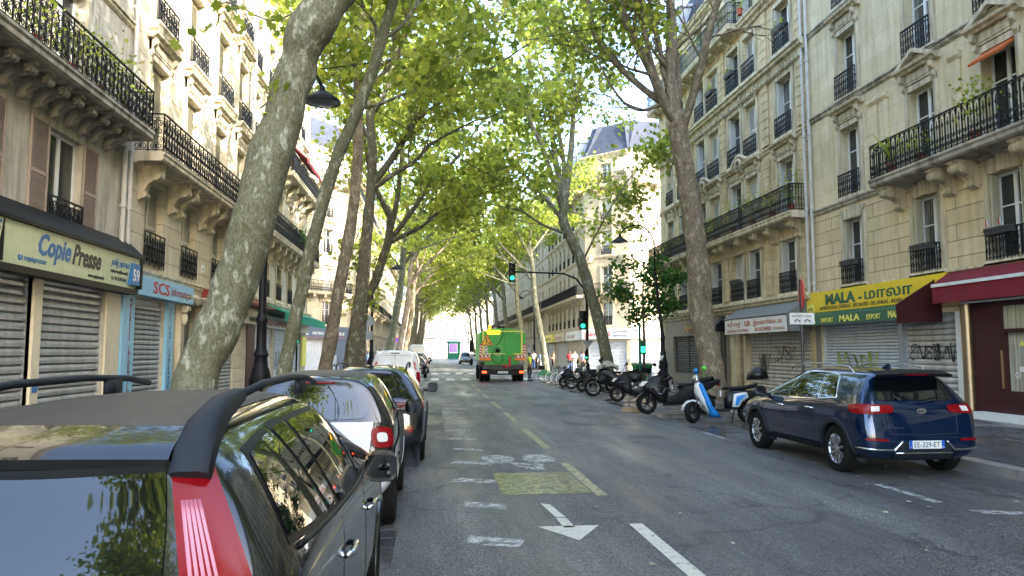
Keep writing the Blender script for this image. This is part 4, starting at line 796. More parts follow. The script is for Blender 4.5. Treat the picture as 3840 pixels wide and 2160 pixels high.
def smooth_path(P, rad, k=4):
    out, rr = [], []; n = len(P)
    for i in range(n-1):
        p0, p1, p2, p3 = P[max(i-1, 0)], P[i], P[i+1], P[min(i+2, n-1)]
        for j in range(k):
            t = j/k; out.append(.5*((2*p1)+(-p0+p2)*t+(2*p0-5*p1+4*p2-p3)*t*t+(-p0+3*p1-3*p2+p3)*t**3)); rr.append(rad[i]*(1-t)+rad[i+1]*t)
    return out+[P[-1]], rr+[rad[-1]]
def tree(label, X, Y, trunk, r0, r1, limbs, seed, bk='bark', nleaf=6000, size=.21, lsp=.36, starts=None, levs=2, blen=2.2, shape=0, knots=(), grp='plane trees lining the avenue', addp=(), twig=True, zmin=0, xmax=99):
    """trunk / limbs are lists of (x, z) seen along the street; limbs get their own depth"""
    rnd = random.Random(seed); T = empty('plane_tree', (X, Y, 0), 0, label, 'tree', grp); tb = MB(); lp = []
    P = [Vector((x-X, rnd.gauss(0, .04), z)) for x, z in trunk]
    if P[0].z > .1: P = [Vector((P[0].x-.03-(P[1].x-P[0].x)*P[0].z/(P[1].z-P[0].z)*.6, 0, -.05))] + P
    else: P[0].z = -.1
    n = len(P); rad = [r0+(r1-r0)*(i/(n-1))**.8 for i in range(n)]; rad[0] *= 1.25
    S, RR = smooth_path(P, rad, 6)
    RR = [r*(1+.05*mnoise.noise(Vector((i*.35, seed, 0)))) for i, r in enumerate(RR)]
    for (ki, kr) in knots:
        for i, q in enumerate(S):
            if abs(q.z-ki) < .35: RR[i] *= 1+kr*(1-abs(q.z-ki)/.35)
    t2 = MB(); t2.tube(S, RR, 16)
    vs = []
    for v in t2.v:
        v = Vector(v); q = mnoise.noise(v*2.2)*.06+mnoise.noise(v*6)*.02; c = min(S, key=lambda s_: (s_-v).length_squared); dd = (v-c); vs.append(tuple(v+dd*q*3))
    t2.v = vs; tb.merge(t2)
    for li, (lb, ra, rb) in enumerate(limbs):
        dep = rnd.choice((-1, 1))*rnd.uniform(.15, .5) if li else rnd.uniform(-.1, .1); L = [Vector((x-X, 0, z)) for x, z in lb]
        for i in range(1, len(L)): L[i].y = dep*(L[i]-L[0]).length*.8
        st = min(S, key=lambda s_: (s_-L[0]).length); L[0] = st.lerp(L[0], .3) if (st-L[0]).length < .6 else L[0]
        ln = len(L); s2, r2 = smooth_path(L, [ra+(rb-ra)*i/(ln-1) for i in range(ln)], 4); tb.tube(s2, r2, 8, cap=False)
        m = len(s2)
        for i in range(m//3, m, 2):
            q = s2[i]; d0 = (s2[min(i+1, m-1)]-s2[i-1]).normalized(); d = (d0*.6+Vector((rnd.gauss(0, .7), rnd.gauss(0, .7), rnd.gauss(.2, .4)))).normalized()
            if twig: grow(tb, lp, rnd, q, d, blen*rnd.uniform(.7, 1.2), max(.012, r2[i]*.38), 0, levs)
        grow(tb, lp, rnd, s2[-1], (s2[-1]-s2[-2]).normalized(), blen*1.3, rb, 0, levs)
    for (c, rr_, kk) in addp:
        for _ in range(kk): lp.append((Vector((c[0]-X+rnd.gauss(0, rr_), c[1]-Y+rnd.gauss(0, rr_), c[2]+rnd.gauss(0, rr_*.7))), 1))
    tb.build('trunk', M[bk], T, smooth=True, fix=False)
    lp = [q for q in lp if q[0].z > zmin and q[0].x+X < xmax]
    tot = sum(k for _, k in lp); f = nleaf/max(1, tot); lb_ = MB()
    leaves(lb_, [(p, max(1, int(k*f+rnd.random()))) for p, k in lp], rnd, size, shape, lsp)
    lb_.build('crown', M['leaf'], T, fix=False); return T
t1 = tree('massive leaning plane tree with mottled pale bark beside the copy shop, nearest to the camera', -3.15, 9.6, [(-2.99, .95), (-2.91, 1.53), (-2.64, 2.23), (-2.4, 2.98), (-2.25, 3.6), (-2.12, 4.22), (-1.96, 4.86), (-1.82, 5.45), (-1.68, 5.88), (-1.46, 6.27), (-1.2, 6.7), (-1.0, 7.4), (-.8, 8.4), (-.9, 9.6)], .285, .215,
  [([(-1.3, 6.6), (-2.0, 7.6), (-2.9, 9.2), (-3.6, 11.5)], .16, .06), ([(-.8, 8.4), (.2, 10), (1.2, 12), (1.5, 14)], .15, .06), ([(-.9, 9.6), (-1.2, 11.5), (-.9, 14)], .18, .06), ([(-.9, 9.4), (-2.6, 11.5), (-3.9, 13.5)], .13, .05), ([(-1, 8.8), (1.2, 10.3), (2.8, 11.5)], .09, .04)], 11, nleaf=6500, knots=((4.35, .2), (5.95, .28)), shape=1, size=.2, zmin=7.8)
t2 = tree('brown-barked plane tree with many bare limbs in front of the taupe shop on the right', 9.0, 23, [(8.98, .18), (8.78, 1.57), (8.61, 2.85), (8.46, 4.77), (8.23, 6.73), (8.03, 8.04), (7.86, 9.23)], .43, .30,
  [([(7.86, 9.23), (7.69, 10.59), (7.78, 12.01), (7.8, 13.43), (7.79, 15.5)], .24, .13), ([(7.86, 9.23), (7.4, 9.88), (6.87, 11.02), (6.18, 12.16), (5.87, 13.1), (5.5, 15.0)], .19, .09), ([(7.4, 9.88), (6.62, 10.55), (5.72, 11.54), (5.21, 12.46), (5.14, 13.29), (4.7, 15)], .12, .06), ([(7.49, 9.75), (7.17, 10.48), (6.78, 11.49), (6.52, 12.42), (6.38, 13.36), (6.2, 15)], .09, .05), ([(7.94, 8.7), (8.36, 10.62), (8.56, 12.04), (8.94, 13.49), (9.3, 15.5)], .15, .08), ([(7.89, 9.37), (8.04, 10.58), (8.09, 11.54), (8.13, 13.21), (8.3, 15)], .12, .07), ([(7.5, 9.86), (7.21, 9.78), (6.61, 9.58), (6.05, 9.78), (5.58, 10.33), (5.31, 10.8)], .07, .03), ([(7.7, 10.43), (7.47, 10.96), (7.44, 11.99), (7.29, 13.4), (7.1, 15)], .10, .06)], 22, bk='bark2', nleaf=4300, size=.2, shape=1, zmin=10.9, xmax=7.1, levs=2, blen=1.9, addp=(((5.3, 23.5, 11.2), .7, 30), ((5.6, 24, 12.9), .8, 30)))
t3 = tree('curved plane tree with wide leafy crown behind the parked motorbikes at the right crossing', 9.0, 37.8, [(8.93, .23), (8.9, 1.4), (8.54, 3.17), (8.14, 4.62), (7.62, 6.34), (7.13, 7.49), (6.69, 8.6), (6.76, 9.72)], .36, .24,
  [([(6.76, 9.72), (6.27, 11.92), (5.92, 15.26), (5.33, 17.66)], .2, .08), ([(6.76, 9.72), (7.23, 12.48), (7.48, 14.58), (7.68, 16.09), (9.01, 18.28)], .2, .07), ([(6.69, 8.94), (5.53, 12.07), (4.73, 13.73), (4.63, 16.73)], .14, .07), ([(6.69, 8.6), (4.95, 11.0), (3.65, 12.16), (2.34, 12.85)], .12, .05), ([(6.94, 7.89), (5.57, 8.28), (4.43, 8.89), (3.39, 9.08)], .08, .03), ([(6.76, 9.72), (6.86, 11.91), (6.67, 15.14), (7.01, 18.43)], .16, .07), ([(7.62, 6.34), (8.21, 7.7), (9.08, 9.41), (9.74, 10.49)], .06, .03)], 33, nleaf=9500, xmax=11.2, size=.25, shape=1, levs=2, blen=2.6, addp=(((9.2, 38, 8.6), .9, 70), ((8.2, 38, 11), 1.2, 60)))
t4 = tree('slender plane tree leaning towards the road just past the black lamp post', -3.2, 15.6, [(-3.12, .83), (-2.97, 1.8), (-2.76, 2.86), (-2.51, 4.11), (-2.29, 5.1), (-2.03, 5.96), (-1.8, 6.53), (-1.58, 7.13), (-1.34, 7.85), (-1.2, 8.45), (-1.0, 9.2), (-.86, 9.89)], .15, .11,
  [([(-1.62, 6.9), (-1.18, 7.04), (-.74, 7.24), (-.24, 7.47), (.18, 7.89)], .045, .02), ([(-1.25, 8.18), (-1.32, 8.8), (-1.58, 9.23), (-1.71, 9.67)], .06, .03), ([(-1.18, 8.45), (-.77, 8.82), (-.35, 9.56)], .05, .03), ([(-.86, 9.89), (-.5, 11), (0, 13)], .1, .05)], 44, nleaf=2600, size=.19, shape=1, levs=1, blen=1.5, zmin=7.3)
t5 = tree('upright mottled plane tree, third along the left pavement', -3.3, 21.5, [(-3.16, .81), (-2.9, 2.27), (-2.75, 3.4), (-2.53, 4.78), (-2.4, 5.72), (-2.26, 7.36), (-2.28, 8.94), (-2.33, 10.55), (-2.23, 12.18), (-2.2, 13.41)], .21, .12,
  [([(-2.28, 8.94), (-1.84, 9.64), (-1.27, 10.39), (-.82, 11.51)], .09, .04), ([(-2.22, 8.19), (-2.52, 9.02), (-2.88, 9.72), (-3.12, 10.31)], .06, .03), ([(-2.3, 10.5), (-1.4, 12), (-.4, 13.2)], .08, .04), ([(-2.3, 9.8), (-.9, 10.8), (.9, 11.6)], .07, .03), ([(-2.2, 13.4), (-2, 15), (-1.7, 17)], .1, .05)], 55, bk='bark2', nleaf=4000, shape=1, size=.2, levs=1, blen=2.0, zmin=7.2)
t6 = tree('dark-trunked plane tree beside the pharmacy forking high over the parked cars', -3.3, 28.8, [(-3.21, .79), (-2.99, 2.6), (-2.79, 4.28), (-2.67, 5.83), (-2.58, 7.07), (-2.5, 8.24), (-2.47, 9.6), (-2.6, 11.19), (-2.48, 13.29)], .32, .14,
  [([(-2.5, 8.0), (-1.76, 8.62), (-.85, 9.21), (-.18, 9.94), (.9, 10.6)], .12, .04), ([(-2.5, 8.24), (-1.76, 9.41), (-1.13, 10.65), (-.59, 11.76), (-.13, 12.57), (.33, 14.23)], .16, .06), ([(-2.6, 10.87), (-1.92, 12.02), (-1.56, 13.82), (-1.26, 15.31)], .1, .05), ([(-2.5, 13.2), (-2.6, 15), (-2.5, 17)], .12, .05), ([(-1.1, 10.6), (.6, 11.8), (2.3, 12.8)], .09, .04), ([(-2.5, 9.8), (-3.4, 11.5), (-4, 13)], .08, .04)], 66, bk='bark3', nleaf=6200, size=.22, shape=1, levs=2, blen=2.1, zmin=6.8)
t7 = tree('plane tree with a limb reaching right over the street, behind the dark trunk', -3.5, 35, [(-3.45, .67), (-3.39, 1.18), (-3.3, 3.8), (-2.79, 5.02), (-2.46, 6.13), (-2.23, 6.85), (-2.1, 8)], .27, .18,
  [([(-2.23, 6.85), (-1.51, 7.24), (-.6, 7.7), (.28, 8.48), (1.5, 9)], .13, .04), ([(-2.46, 6.13), (-2.06, 7.86), (-1.8, 9.59), (-1.64, 11.91), (-1.29, 14.07)], .16, .07), ([(-2.23, 6.85), (-1.04, 8.64), (-.11, 10.21), (1.02, 11.4), (2, 13)], .14, .05), ([(-2.1, 8), (-3, 10), (-3.5, 13)], .14, .05)], 77, bk='bark3', nleaf=5200, size=.25, shape=1, levs=2, blen=2.5, addp=(((-3.2, 35, 4.2), .5, 40), ((-3.6, 34, 6.2), .6, 30)))
# further trees: three kinds, copied with their trunks and crowns
def kindtree(lean, seed, lb, X, Y, bk, nl=5600):
    s = lean
    return tree(lb, X, Y, [(X, 0), (X+.15*s, 1.5), (X+.55*s, 3.8), (X+.95*s, 6.4), (X+1.1*s, 8.6), (X+1.4*s, 10.4)], .31, .19,
     [([(X+1.0*s, 7.6), (X+2.6*s, 9.4), (X+4.3*s, 11.2), (X+5.2*s, 13)], .14, .05), ([(X+1.2*s, 9.4), (X+2.6*s, 12), (X+3.3*s, 15)], .15, .06), ([(X+1.4*s, 10.4), (X+1.2*s, 13), (X+.9*s, 16.5)], .17, .06), ([(X+1.3*s, 9.8), (X-.3*s, 12), (X-1.4*s, 14)], .12, .05), ([(X+1.1*s, 8.4), (X+2.9*s, 9.0), (X+4.4*s, 9.6)], .08, .03)], seed, bk=bk, nleaf=nl, size=.27, levs=2, blen=2.6)
ka = kindtree(1, 101, 'pale leaning plane tree on the left pavement past the crossing', -3.2, 50, 'bark')
kb = kindtree(-1, 102, 'pale plane tree on the right corner past the crossing', 9.1, 60, 'bark')
kc = kindtree(1, 103, 'tan-barked plane tree far along the left pavement', -3.2, 64, 'bark2')
nth = ['', 'second', 'third', 'fourth', 'fifth', 'sixth', 'seventh', 'eighth', 'ninth', 'tenth']
for i, (k, y) in enumerate(((kc, 78), (ka, 92), (kc, 106), (ka, 121), (kc, 137), (ka, 153), (kc, 170))): copy_tree(k, loc=(-3.2, y, 0), rz=(i*.5) % 1.1-.3, label=nth[i+1].replace('second', 'second') + ' plane tree beyond the tan-barked one on the far left pavement' if i else 'first plane tree beyond the tan-barked one on the far left pavement')
for i, y in enumerate((72, 84, 97, 112, 128, 145, 163)): copy_tree(kb, loc=(9.0-.1*(i % 2), y, 0), rz=((i*.7) % 1.2)-.5, label=(nth[i+1] if i else 'first') + ' plane tree beyond the right corner one, far along the right pavement')
kd = tree('plane tree on the left pavement behind the camera, mirrored in the nearest rear window', -3.6, -8, [(-3.6, 0), (-3.7, 3), (-3.9, 6), (-4, 8)], .3, .2, [([(-4, 7), (-4.8, 10), (-5.2, 13)], .14, .05), ([(-4, 8), (-3.6, 11), (-3.2, 15)], .16, .05), ([(-4, 7.5), (-2.6, 9.5), (-1.4, 12)], .12, .05)], 301, nleaf=11000, size=.16, levs=2, blen=2.3)
# unseen trees added behind the camera for reflections and dappled shade
for k, x, y, rz, lb in ((kb, 9.0, 5.5, -.4, 'added unseen plane tree on the right pavement level with the camera'), (kb, 9.0, -7, .5, 'added unseen plane tree on the right pavement behind the camera'), (kc, -3.2, -24, 0, 'added unseen plane tree on the left pavement far behind the camera'), (kb, 9, -20, 0, 'added unseen plane tree on the right pavement far behind the camera')): copy_tree(k, loc=(x, y, 0), rz=rz, label=lb)
# leafy spray of the nearest tree hanging at the top left
rnd = random.Random(9); b = MB(); tb = MB(); q0 = Vector((1.30, 0, 6.2)); q1 = Vector((.35, -.3, 6.02)); pts = []
for i in range(7): pts.append((q0.lerp(q1, i/6)+Vector((0, 0, -.12*math.sin(i*.9))), 3 if i > 1 else 1))
tb.tube([p for p, _ in pts], .012, 4); leaves(b, pts+[(q1+Vector((-.15, 0, -.2)), 4)], rnd, .17, 1, .13)
pts2 = [(Vector((.95+.1*k, -.1, 4.9+.05*k)), 4) for k in range(3)]; tb.tube([(1.15, 0, 5.1), (.9, -.1, 4.85)], .01, 4); leaves(b, pts2, rnd, .14, 1, .12)
b.build('leaf_spray', M['leaf'], t1, fix=False); tb.build('twig', M['bark'], t1, fix=False)
# young street tree with dark leaves by the right corner
T = empty('young_tree', (10.5, 36.5, .1), 0, 'young dark-leaved street tree by the green pedestrian light', 'tree'); rnd = random.Random(3)
b = MB(); b.tube([(0, 0, 0), (.03, 0, 2.5), (0, 0, 4.5), (.1, 0, 6.2)], [.08, .07, .05, .02], 8); lp = []
for i in range(16): a = rnd.uniform(0, 2*PI); grow(b, lp, rnd, Vector((.0, 0, 2.9+i*.17)), Vector((math.cos(a), math.sin(a), .3)).normalized(), 1.55, .022, 1, 2)
b.build('trunk', M['bark3'], T, fix=False); b = MB(); leaves(b, [(p, 8) for p, k in lp], rnd, .19, 0, .22); b.build('crown', M['leaf2'], T, fix=False)
# ---------------------------------------------------------------- vehicles (local frame: rear bumper at x = 0, forwards +x, left +y)
def paintm(name, c, rough=.25, metal=.3, var=0):
    m = mat(name, c, rough, metal, .5, coat=1, var=var, scale=3); return m
M['tyre'] = mat('tyre_rubber', (.01, .01, .01), .85, 0, .15); M['rim'] = mat('alloy_rim', (.45, .46, .48), .25, .9); M['rimdark'] = mat('dark_rim', (.05, .05, .055), .4, .6)
M['chrome'] = mat('chrome', (.75, .76, .78), .12, 1); M['carglass'] = mat('car_glass', (.004, .005, .006), .02, 0, 1)
M['redlens'] = mat('red_lens', (.20, .002, .006), .15, 0, .35); M['pinklens'] = mat('pink_lens', (.50, .16, .22), .2, coat=1); M['whitelens'] = mat('white_lens', (.65, .62, .60), .12, 0, .6, coat=1); M['redlit'] = mat('red_lamp_lit', (.6, .01, .01), .3, emis=(1, .06, .015), es=.7)
M['plate'] = mat('number_plate_white', (.75, .76, .76), .4); M['blueband'] = mat('plate_blue', (.01, .08, .45), .4); M['mglass'] = mat('mirror_glass', (.03, .035, .04), .03, 1); M['greyplastic'] = mat('grey_plastic', (.016, .02, .027), .6, 0, .25, bump=.1, bscale=300); M['amber'] = mat('amber_lens', (.6, .2, .01), .2)
def wheel_meshes(r, w, style='spoke'):
    def f():
        b = MB(); b.lathe([(r*.66, -w/2), (r*.93, -w/2), (r, -w*.36), (r, w*.36), (r*.93, w/2), (r*.66, w/2), (r*.62, w*.3), (r*.62, -w*.3), (r*.66, -w/2)], 28, (0, 0, 0), 'y'); ty = b.mesh('tyre', M['tyre'], smooth=True, ang=35)
        b = MB(); b.lathe([(r*.6, -w*.3), (r*.67, -w/2+.005), (r*.67, -w/2+.014), (r*.61, -w*.3), (r*.3, -w*.12)], 28, (0, 0, 0), 'y'); b.lathe([(r*.6, w*.3), (r*.67, w/2-.005), (r*.67, w/2-.014), (r*.61, w*.3), (r*.3, w*.12)], 28, (0, 0, 0), 'y')
        k = {'spoke': 5, 'multi': 9, 'plain': 6}[style]
        for s in (-1, 1):
            for i in range(k):
                a = 2*PI*i/k
                for da in ((-.16, .16) if style == 'spoke' else (0,)):
                    c0, c1 = a+da*.4, a+da+(.12 if style == 'multi' else 0); h = r*.045
                    p0 = Vector((r*.1*math.cos(c0), s*w*.40, r*.1*math.sin(c0))); p1 = Vector((r*.63*math.cos(c1), s*w*.44, r*.63*math.sin(c1))); t = Vector((-math.sin(a), 0, math.cos(a)))*h; dy = Vector((0, -s*.025, 0))
                    b.add([p0-t, p1-t*1.3, p1+t*1.3, p0+t, p0-t+dy, p1-t*1.3+dy, p1+t*1.3+dy, p0+t+dy], [(0, 1, 2, 3), (0, 1, 5, 4), (3, 2, 6, 7)])
            b.lathe([(0, s*w*.44), (r*.13, s*w*.43), (r*.14, s*w*.3)], 14, (0, 0, 0), 'y')
        rm = b.mesh('rim', M['rim' if style != 'plain' else 'rimdark']); b = MB(); b.lathe([(0, -w*.1), (r*.6, -w*.1), (r*.6, w*.1), (0, w*.1)], 20, (0, 0, 0), 'y'); return ty, rm, b.mesh('brake_disc', M['black'])
    return cached(('wh', r, w, style), f)
def wheel(par, x, y, z, r, w=.21, style='spoke', rot=(0, 0, 0)):
    ty, rm, bd = wheel_meshes(r, w, style); o = put('wheel', bd, par, (x, y, z), rot); put('tyre', ty, o); put('rim', rm, o); return o
class Car:
    def __init__(s, name, label, cat, loc, rz, st, paint, wheels, group=None, arch=.37, sub=3, bend=None):
        """st = list of stations: (x, [dx per ring point], [half widths 7], [z 7])"""
        s.T = empty(name, loc, rz, label, cat, group); n = 7; V = []; F = []
        for (x, dx, hw, zz) in st:
            for k in range(n): V.append((x+dx[k], hw[k], zz[k]))
            for k in range(n-1, -1, -1): V.append((x+dx[k], -hw[k], zz[k]))
        N = 2*n; S = len(st)
        for i in range(S-1):
            for k in range(N): F.append((i*N+k, i*N+(k+1) % N, (i+1)*N+(k+1) % N, (i+1)*N+k))
        for base in (0, (S-1)*N):
            for k in range(n-1): F.append((base+k, base+k+1, base+N-2-k, base+N-1-k))
        me = bpy.data.meshes.new('body'); me.from_pydata(V, [], F); bm = bmesh.new(); bm.from_mesh(me); bmesh.ops.recalc_face_normals(bm, faces=bm.faces); bm.to_mesh(me); bm.free()
        me.materials.append(paint); o = put('body', me, s.T); md = o.modifiers.new('s', 'SUBSURF'); md.levels = sub; md.render_levels = sub
        cuts = []
        for (wx, wz, wr) in wheels:
            for sy in (-1, 1):
                b = MB(); b.lathe([(0, -.32), (wr+.06, -.32), (wr+.06, .32), (0, .32)], 36, (wx, sy*(max(st[len(st)//2][2])-.05), wz), 'y'); c = b.build('cut', M['black']); c.parent = s.T; cuts.append(c)
                m2 = o.modifiers.new('b', 'BOOLEAN'); m2.object = c; m2.operation = 'DIFFERENCE'; m2.solver = 'EXACT'
        o.location = (0, 0, 0); bpy.context.view_layer.update(); dg = bpy.context.evaluated_depsgraph_get(); me2 = bpy.data.meshes.new_from_object(o.evaluated_get(dg)); o.modifiers.clear(); old = o.data; o.data = me2; me2.name = 'body'; bpy.data.meshes.remove(old)
        for c in cuts: bpy.data.objects.remove(c)
        me2.materials.clear(); me2.materials.append(paint); me2.polygons.foreach_set('use_smooth', [True]*len(me2.polygons)); me2.set_sharp_from_angle(angle=R(42)); me2.polygons.foreach_set('material_index', [0]*len(me2.polygons))
        s.bvh = BVHTree.FromPolygons([v.co.copy() for v in me2.vertices], [tuple(p.vertices) for p in me2.polygons]); s.body = o; s.wheels = wheels
    def hit(s, p, d, off):
        p = Vector(p); d = Vector(d).normalized(); h = s.bvh.ray_cast(p-d*1.5, d, 3)
        k = 0
        while h[0] is None and k < 14:
            k += 1; p = p-Vector((0, 0, .025)); h = s.bvh.ray_cast(p-d*1.5, d, 3)
        if h[0] is None: return p
        nn = h[1]; nn = -nn if nn.dot(d) > 0 else nn; return h[0]+nn*off
    def patch(s, name, mk, c, d, off=.004, nu=12, nv=8, rnd=0, parent=None, bow=(0, 0, 0, 0)):
        """four-cornered panel laid on the body: corners c, seen along d; bow pushes the edge middles outwards"""
        c = [Vector(p) for p in c]; cen = sum(c, Vector())/4; b = MB()
        def P(u, v):
            if rnd:   # soften the corners
                U, W = 2*u-1, 2*v-1; k = 1-rnd*.5*abs(U*W)**2; U *= k; W *= k; u, v = (U+1)/2, (W+1)/2
            q = c[0].lerp(c[1], u).lerp(c[3].lerp(c[2], u), v)
            q = q+(c[1]+c[0]-c[2]-c[3])*.25*bow[0]*(4*u*(1-u))*(1-v)+(c[2]+c[3]-c[0]-c[1])*.25*bow[2]*(4*u*(1-u))*v
            return s.hit(q, d, off)
        b.grid(P, nu, nv); return b.build(name, M[mk] if isinstance(mk, str) else mk, parent or s.T, smooth=True, fix=False)
    def line(s, name, mk, pts, d, w=.008, off=.0, k=6, n=5, parent=None):
        b = MB(); out = []
        for i in range(len(pts)-1):
            for j in range(k): out.append(s.hit(Vector(pts[i]).lerp(Vector(pts[i+1]), j/k), d, off))
        out.append(s.hit(pts[-1], d, off)); b.tube(out, w, n); return b.build(name, M[mk] if isinstance(mk, str) else mk, parent or s.T, smooth=True, fix=False)
    def arches(s, mk, wr, wd=.055, th=.022, a0=-.35, a1=PI+.35):
        for (wx, wz, r) in s.wheels:
            for sy in (-1, 1):
                b = MB(); n = 26; vs = []
                for i in range(n+1):
                    a = a0+(a1-a0)*i/n
                    for rr, o in ((r+.045, -.03), (r+.05, th), (r+.055+wd, th), (r+.065+wd, -.01)):
                        x, z = wx+rr*math.cos(a), wz+rr*math.sin(a); q = s.hit((x, sy*.7, max(z, .25)), (0, -sy, 0), o); rq = s.hit((wx+(r+.05+wd)*math.cos(a), sy*.7, max(.28, wz+(r+.05+wd)*math.sin(a))), (0, -sy, 0), o) if rr < r+.052 else q; vs.append((x, rq.y, z))
                b.add(vs, [(i*4+k, i*4+k+1, i*4+5+k, i*4+4+k) for i in range(n) for k in range(3)]); b.build('wheel_arch', M[mk] if isinstance(mk, str) else mk, s.T, smooth=True, ang=30)
    def mirror(s, x, y, z, paint, sx=1, glass=True):
        sy = 1 if y > 0 else -1; b = MB(); vs = []
        b.grid(lambda u, v: (x-.02-.11*math.sin(PI*v)**.6*sx, y+sy*(-.11+.22*v) if 0 else y+sy*.12*math.cos(PI*v)*1.0, z), 1, 1) if 0 else None
        for i in range(9):      # shell of the mirror: rounded box swept forward
            t = i/8; k = math.cos(t*PI/2)**.45 if t < 1 else .02
            for j in range(16):
                a = 2*PI*j/16; cx = abs(math.cos(a))**.6*(1 if math.cos(a) > 0 else -1); cz = abs(math.sin(a))**.6*(1 if math.sin(a) > 0 else -1); vs.append((x+.13*t, y+sy*.115*cx*k*.85, z+.098*cz*k-.02*t))
        b.add(vs, [(i*16+j, i*16+(j+1) % 16, (i+1)*16+(j+1) % 16, (i+1)*16+j) for i in range(8) for j in range(16)]); b.poly(vs[:16]); b.box(x+.02, x+.1, *sorted((y-sy*.2, y-sy*.06)), z-.08, z-.03)
        o = b.build('mirror', M[paint] if isinstance(paint, str) else paint, s.T, smooth=True, ang=40, fix=False)
        b = MB(); b.poly([(x-.004, y+sy*.1*abs(math.cos(a))**.6*(1 if math.cos(a) > 0 else -1), z+.07*abs(math.sin(a))**.6*(1 if math.sin(a) > 0 else -1)) for a in [2*PI*k/16 for k in range(16)]]); b.build('mirror_glass', M['mglass'], o, fix=False)
    def handle(s, x, y, z, mk):
        sy = 1 if y > 0 else -1; q = s.hit((x, y, z), (0, -sy, 0), .03); b = MB(); b.tube([(x-.1, q.y-sy*.03, z), (x-.08, q.y, z+.005), (x+.08, q.y, z+.01), (x+.1, q.y-sy*.03, z+.008)], .016, 6); b.build('door_handle', M[mk], s.T, smooth=True)
    def plate(s, txt, x, y, z, ang=0, w=.52, dept=None):
        b = MB(); b.box(-.006, 0, -w/2, w/2, -.055, .055); o = b.build('number_plate', M['plate'], s.T, loc=(x, y, z), rot=(0, ang, 0))
        for a in (-1, 1):
            b = MB(); e = a*w/2; b.box(-.008, -.006, *sorted((e, e-a*.045)), -.055, .055); b.build('blue_band', M['blueband'], o)
        text(txt, .1, M['ink'], o, (-.009, w/2-.07, -.036), (R(90), 0, -R(90)), width=w-.14, ext=.001, height=.072)
        if dept: text('F', .03, M['plate'], o, (-.0095, w/2-.015, -.045), (R(90), 0, -R(90)), ext=.0005); text(dept, .03, M['plate'], o, (-.0095, -w/2+.04, -.045), (R(90), 0, -R(90)), ext=.0005, width=.032)
Z7 = [0]*7
def hatch(L, W, H, belt=.95, beltf=.9, bot=.2, hood=.98, rake=.42, cowl=1.05, wind=.95, rearw=.9, rw=.60, bumper=.06, hoodx=.9, rtop=None, nose=.62, belt_in=.96, tumble=None):
    """ring stations of a two-box car"""
    w = W/2; rr = rw; rt = rtop or H-.06
    def zz(b, top, mid=.5, cant=.07): return [bot, bot+.12, mid, b-.1, b, top-cant, top]
    def hw(k, r, e=belt_in): return [w*.78*k, w*.96*k, w*k, w*.99*k, w*e*k, r, r*.66]
    xr = rake; st = []
    st.append((0, [.10, .03, 0, bumper, bumper+.04, xr, xr], hw(rearw*.92, rr*.84), [bot+.1, bot+.18, .55, belt-.08, belt+.0, rt-.06, rt]))
    st.append((.10, [.06, 0, 0, bumper, bumper+.02, xr-.04, xr-.05], hw(.97, rr*.95), [bot+.02, bot+.14, .53, belt-.1, belt, rt-.05, rt+.015]))
    st.append((.42, [0, 0, 0, 0, .02, xr*.55, xr*.55], hw(1, rr), zz(belt, H-.01, cant=.08)))
    st.append((L*.36, Z7, hw(1, rr+.01), zz(belt, H+.005, cant=.085)))
    st.append((L*.50, Z7, hw(1, rr+.01), zz((belt+beltf)/2, H, cant=.085)))
    st.append((L-hoodx-wind, Z7, hw(1, rr), zz(beltf+.01, H-.05, cant=.085)))
    st.append((L-hoodx-.12, [0, 0, 0, 0, 0, -.02, -.02], hw(1, w*.83), [bot, bot+.12, .5, beltf-.1, beltf, cowl, cowl+.02]))
    st.append((L-hoodx+.12, Z7, hw(.99, w*.80), [bot, bot+.12, .5, beltf-.11, beltf-.02, hood, hood+.015]))
    st.append((L-.42, Z7, hw(.97, w*.74), [bot, bot+.12, .48, beltf-.16, beltf-.08, hood-.08, hood-.06]))
    st.append((L-.13, Z7, hw(.90, w*.66), [bot+.02, bot+.12, .46, nose+.04, nose+.1, nose+.16, nose+.18]))
    st.append((L, [-.05, -.01, 0, -.02, -.04, -.06, -.07], hw(.74, w*.5), [bot+.06, bot+.14, .44, nose-.04, nose+.02, nose+.06, nose+.07]))
    return st
def side_windows(c, polys, mk='carglass', sides=(1, -1), rnd=.12, surr=None):
    for sy in sides:
        for i, p in enumerate(polys):
            q = [(x, sy*.75, z) for x, z in p]
            if surr: c.patch('window_trim', surr, [(x+(-.025 if k in (0, 3) else .025), sy*.75, z+(-.022 if k < 2 else .022)) for k, (x, z) in enumerate(p)], (0, -sy, 0), .002, rnd=rnd)
            c.patch('side_window', mk, q, (0, -sy, 0), .006, 14, 10, rnd=rnd)
def put_wheels(c, r, y, style, w=.21):
    for (wx, wz, _) in c.wheels:
        for sy in (-1, 1): wheel(c.T, wx, sy*(y-w/2), wz, r, w, style)
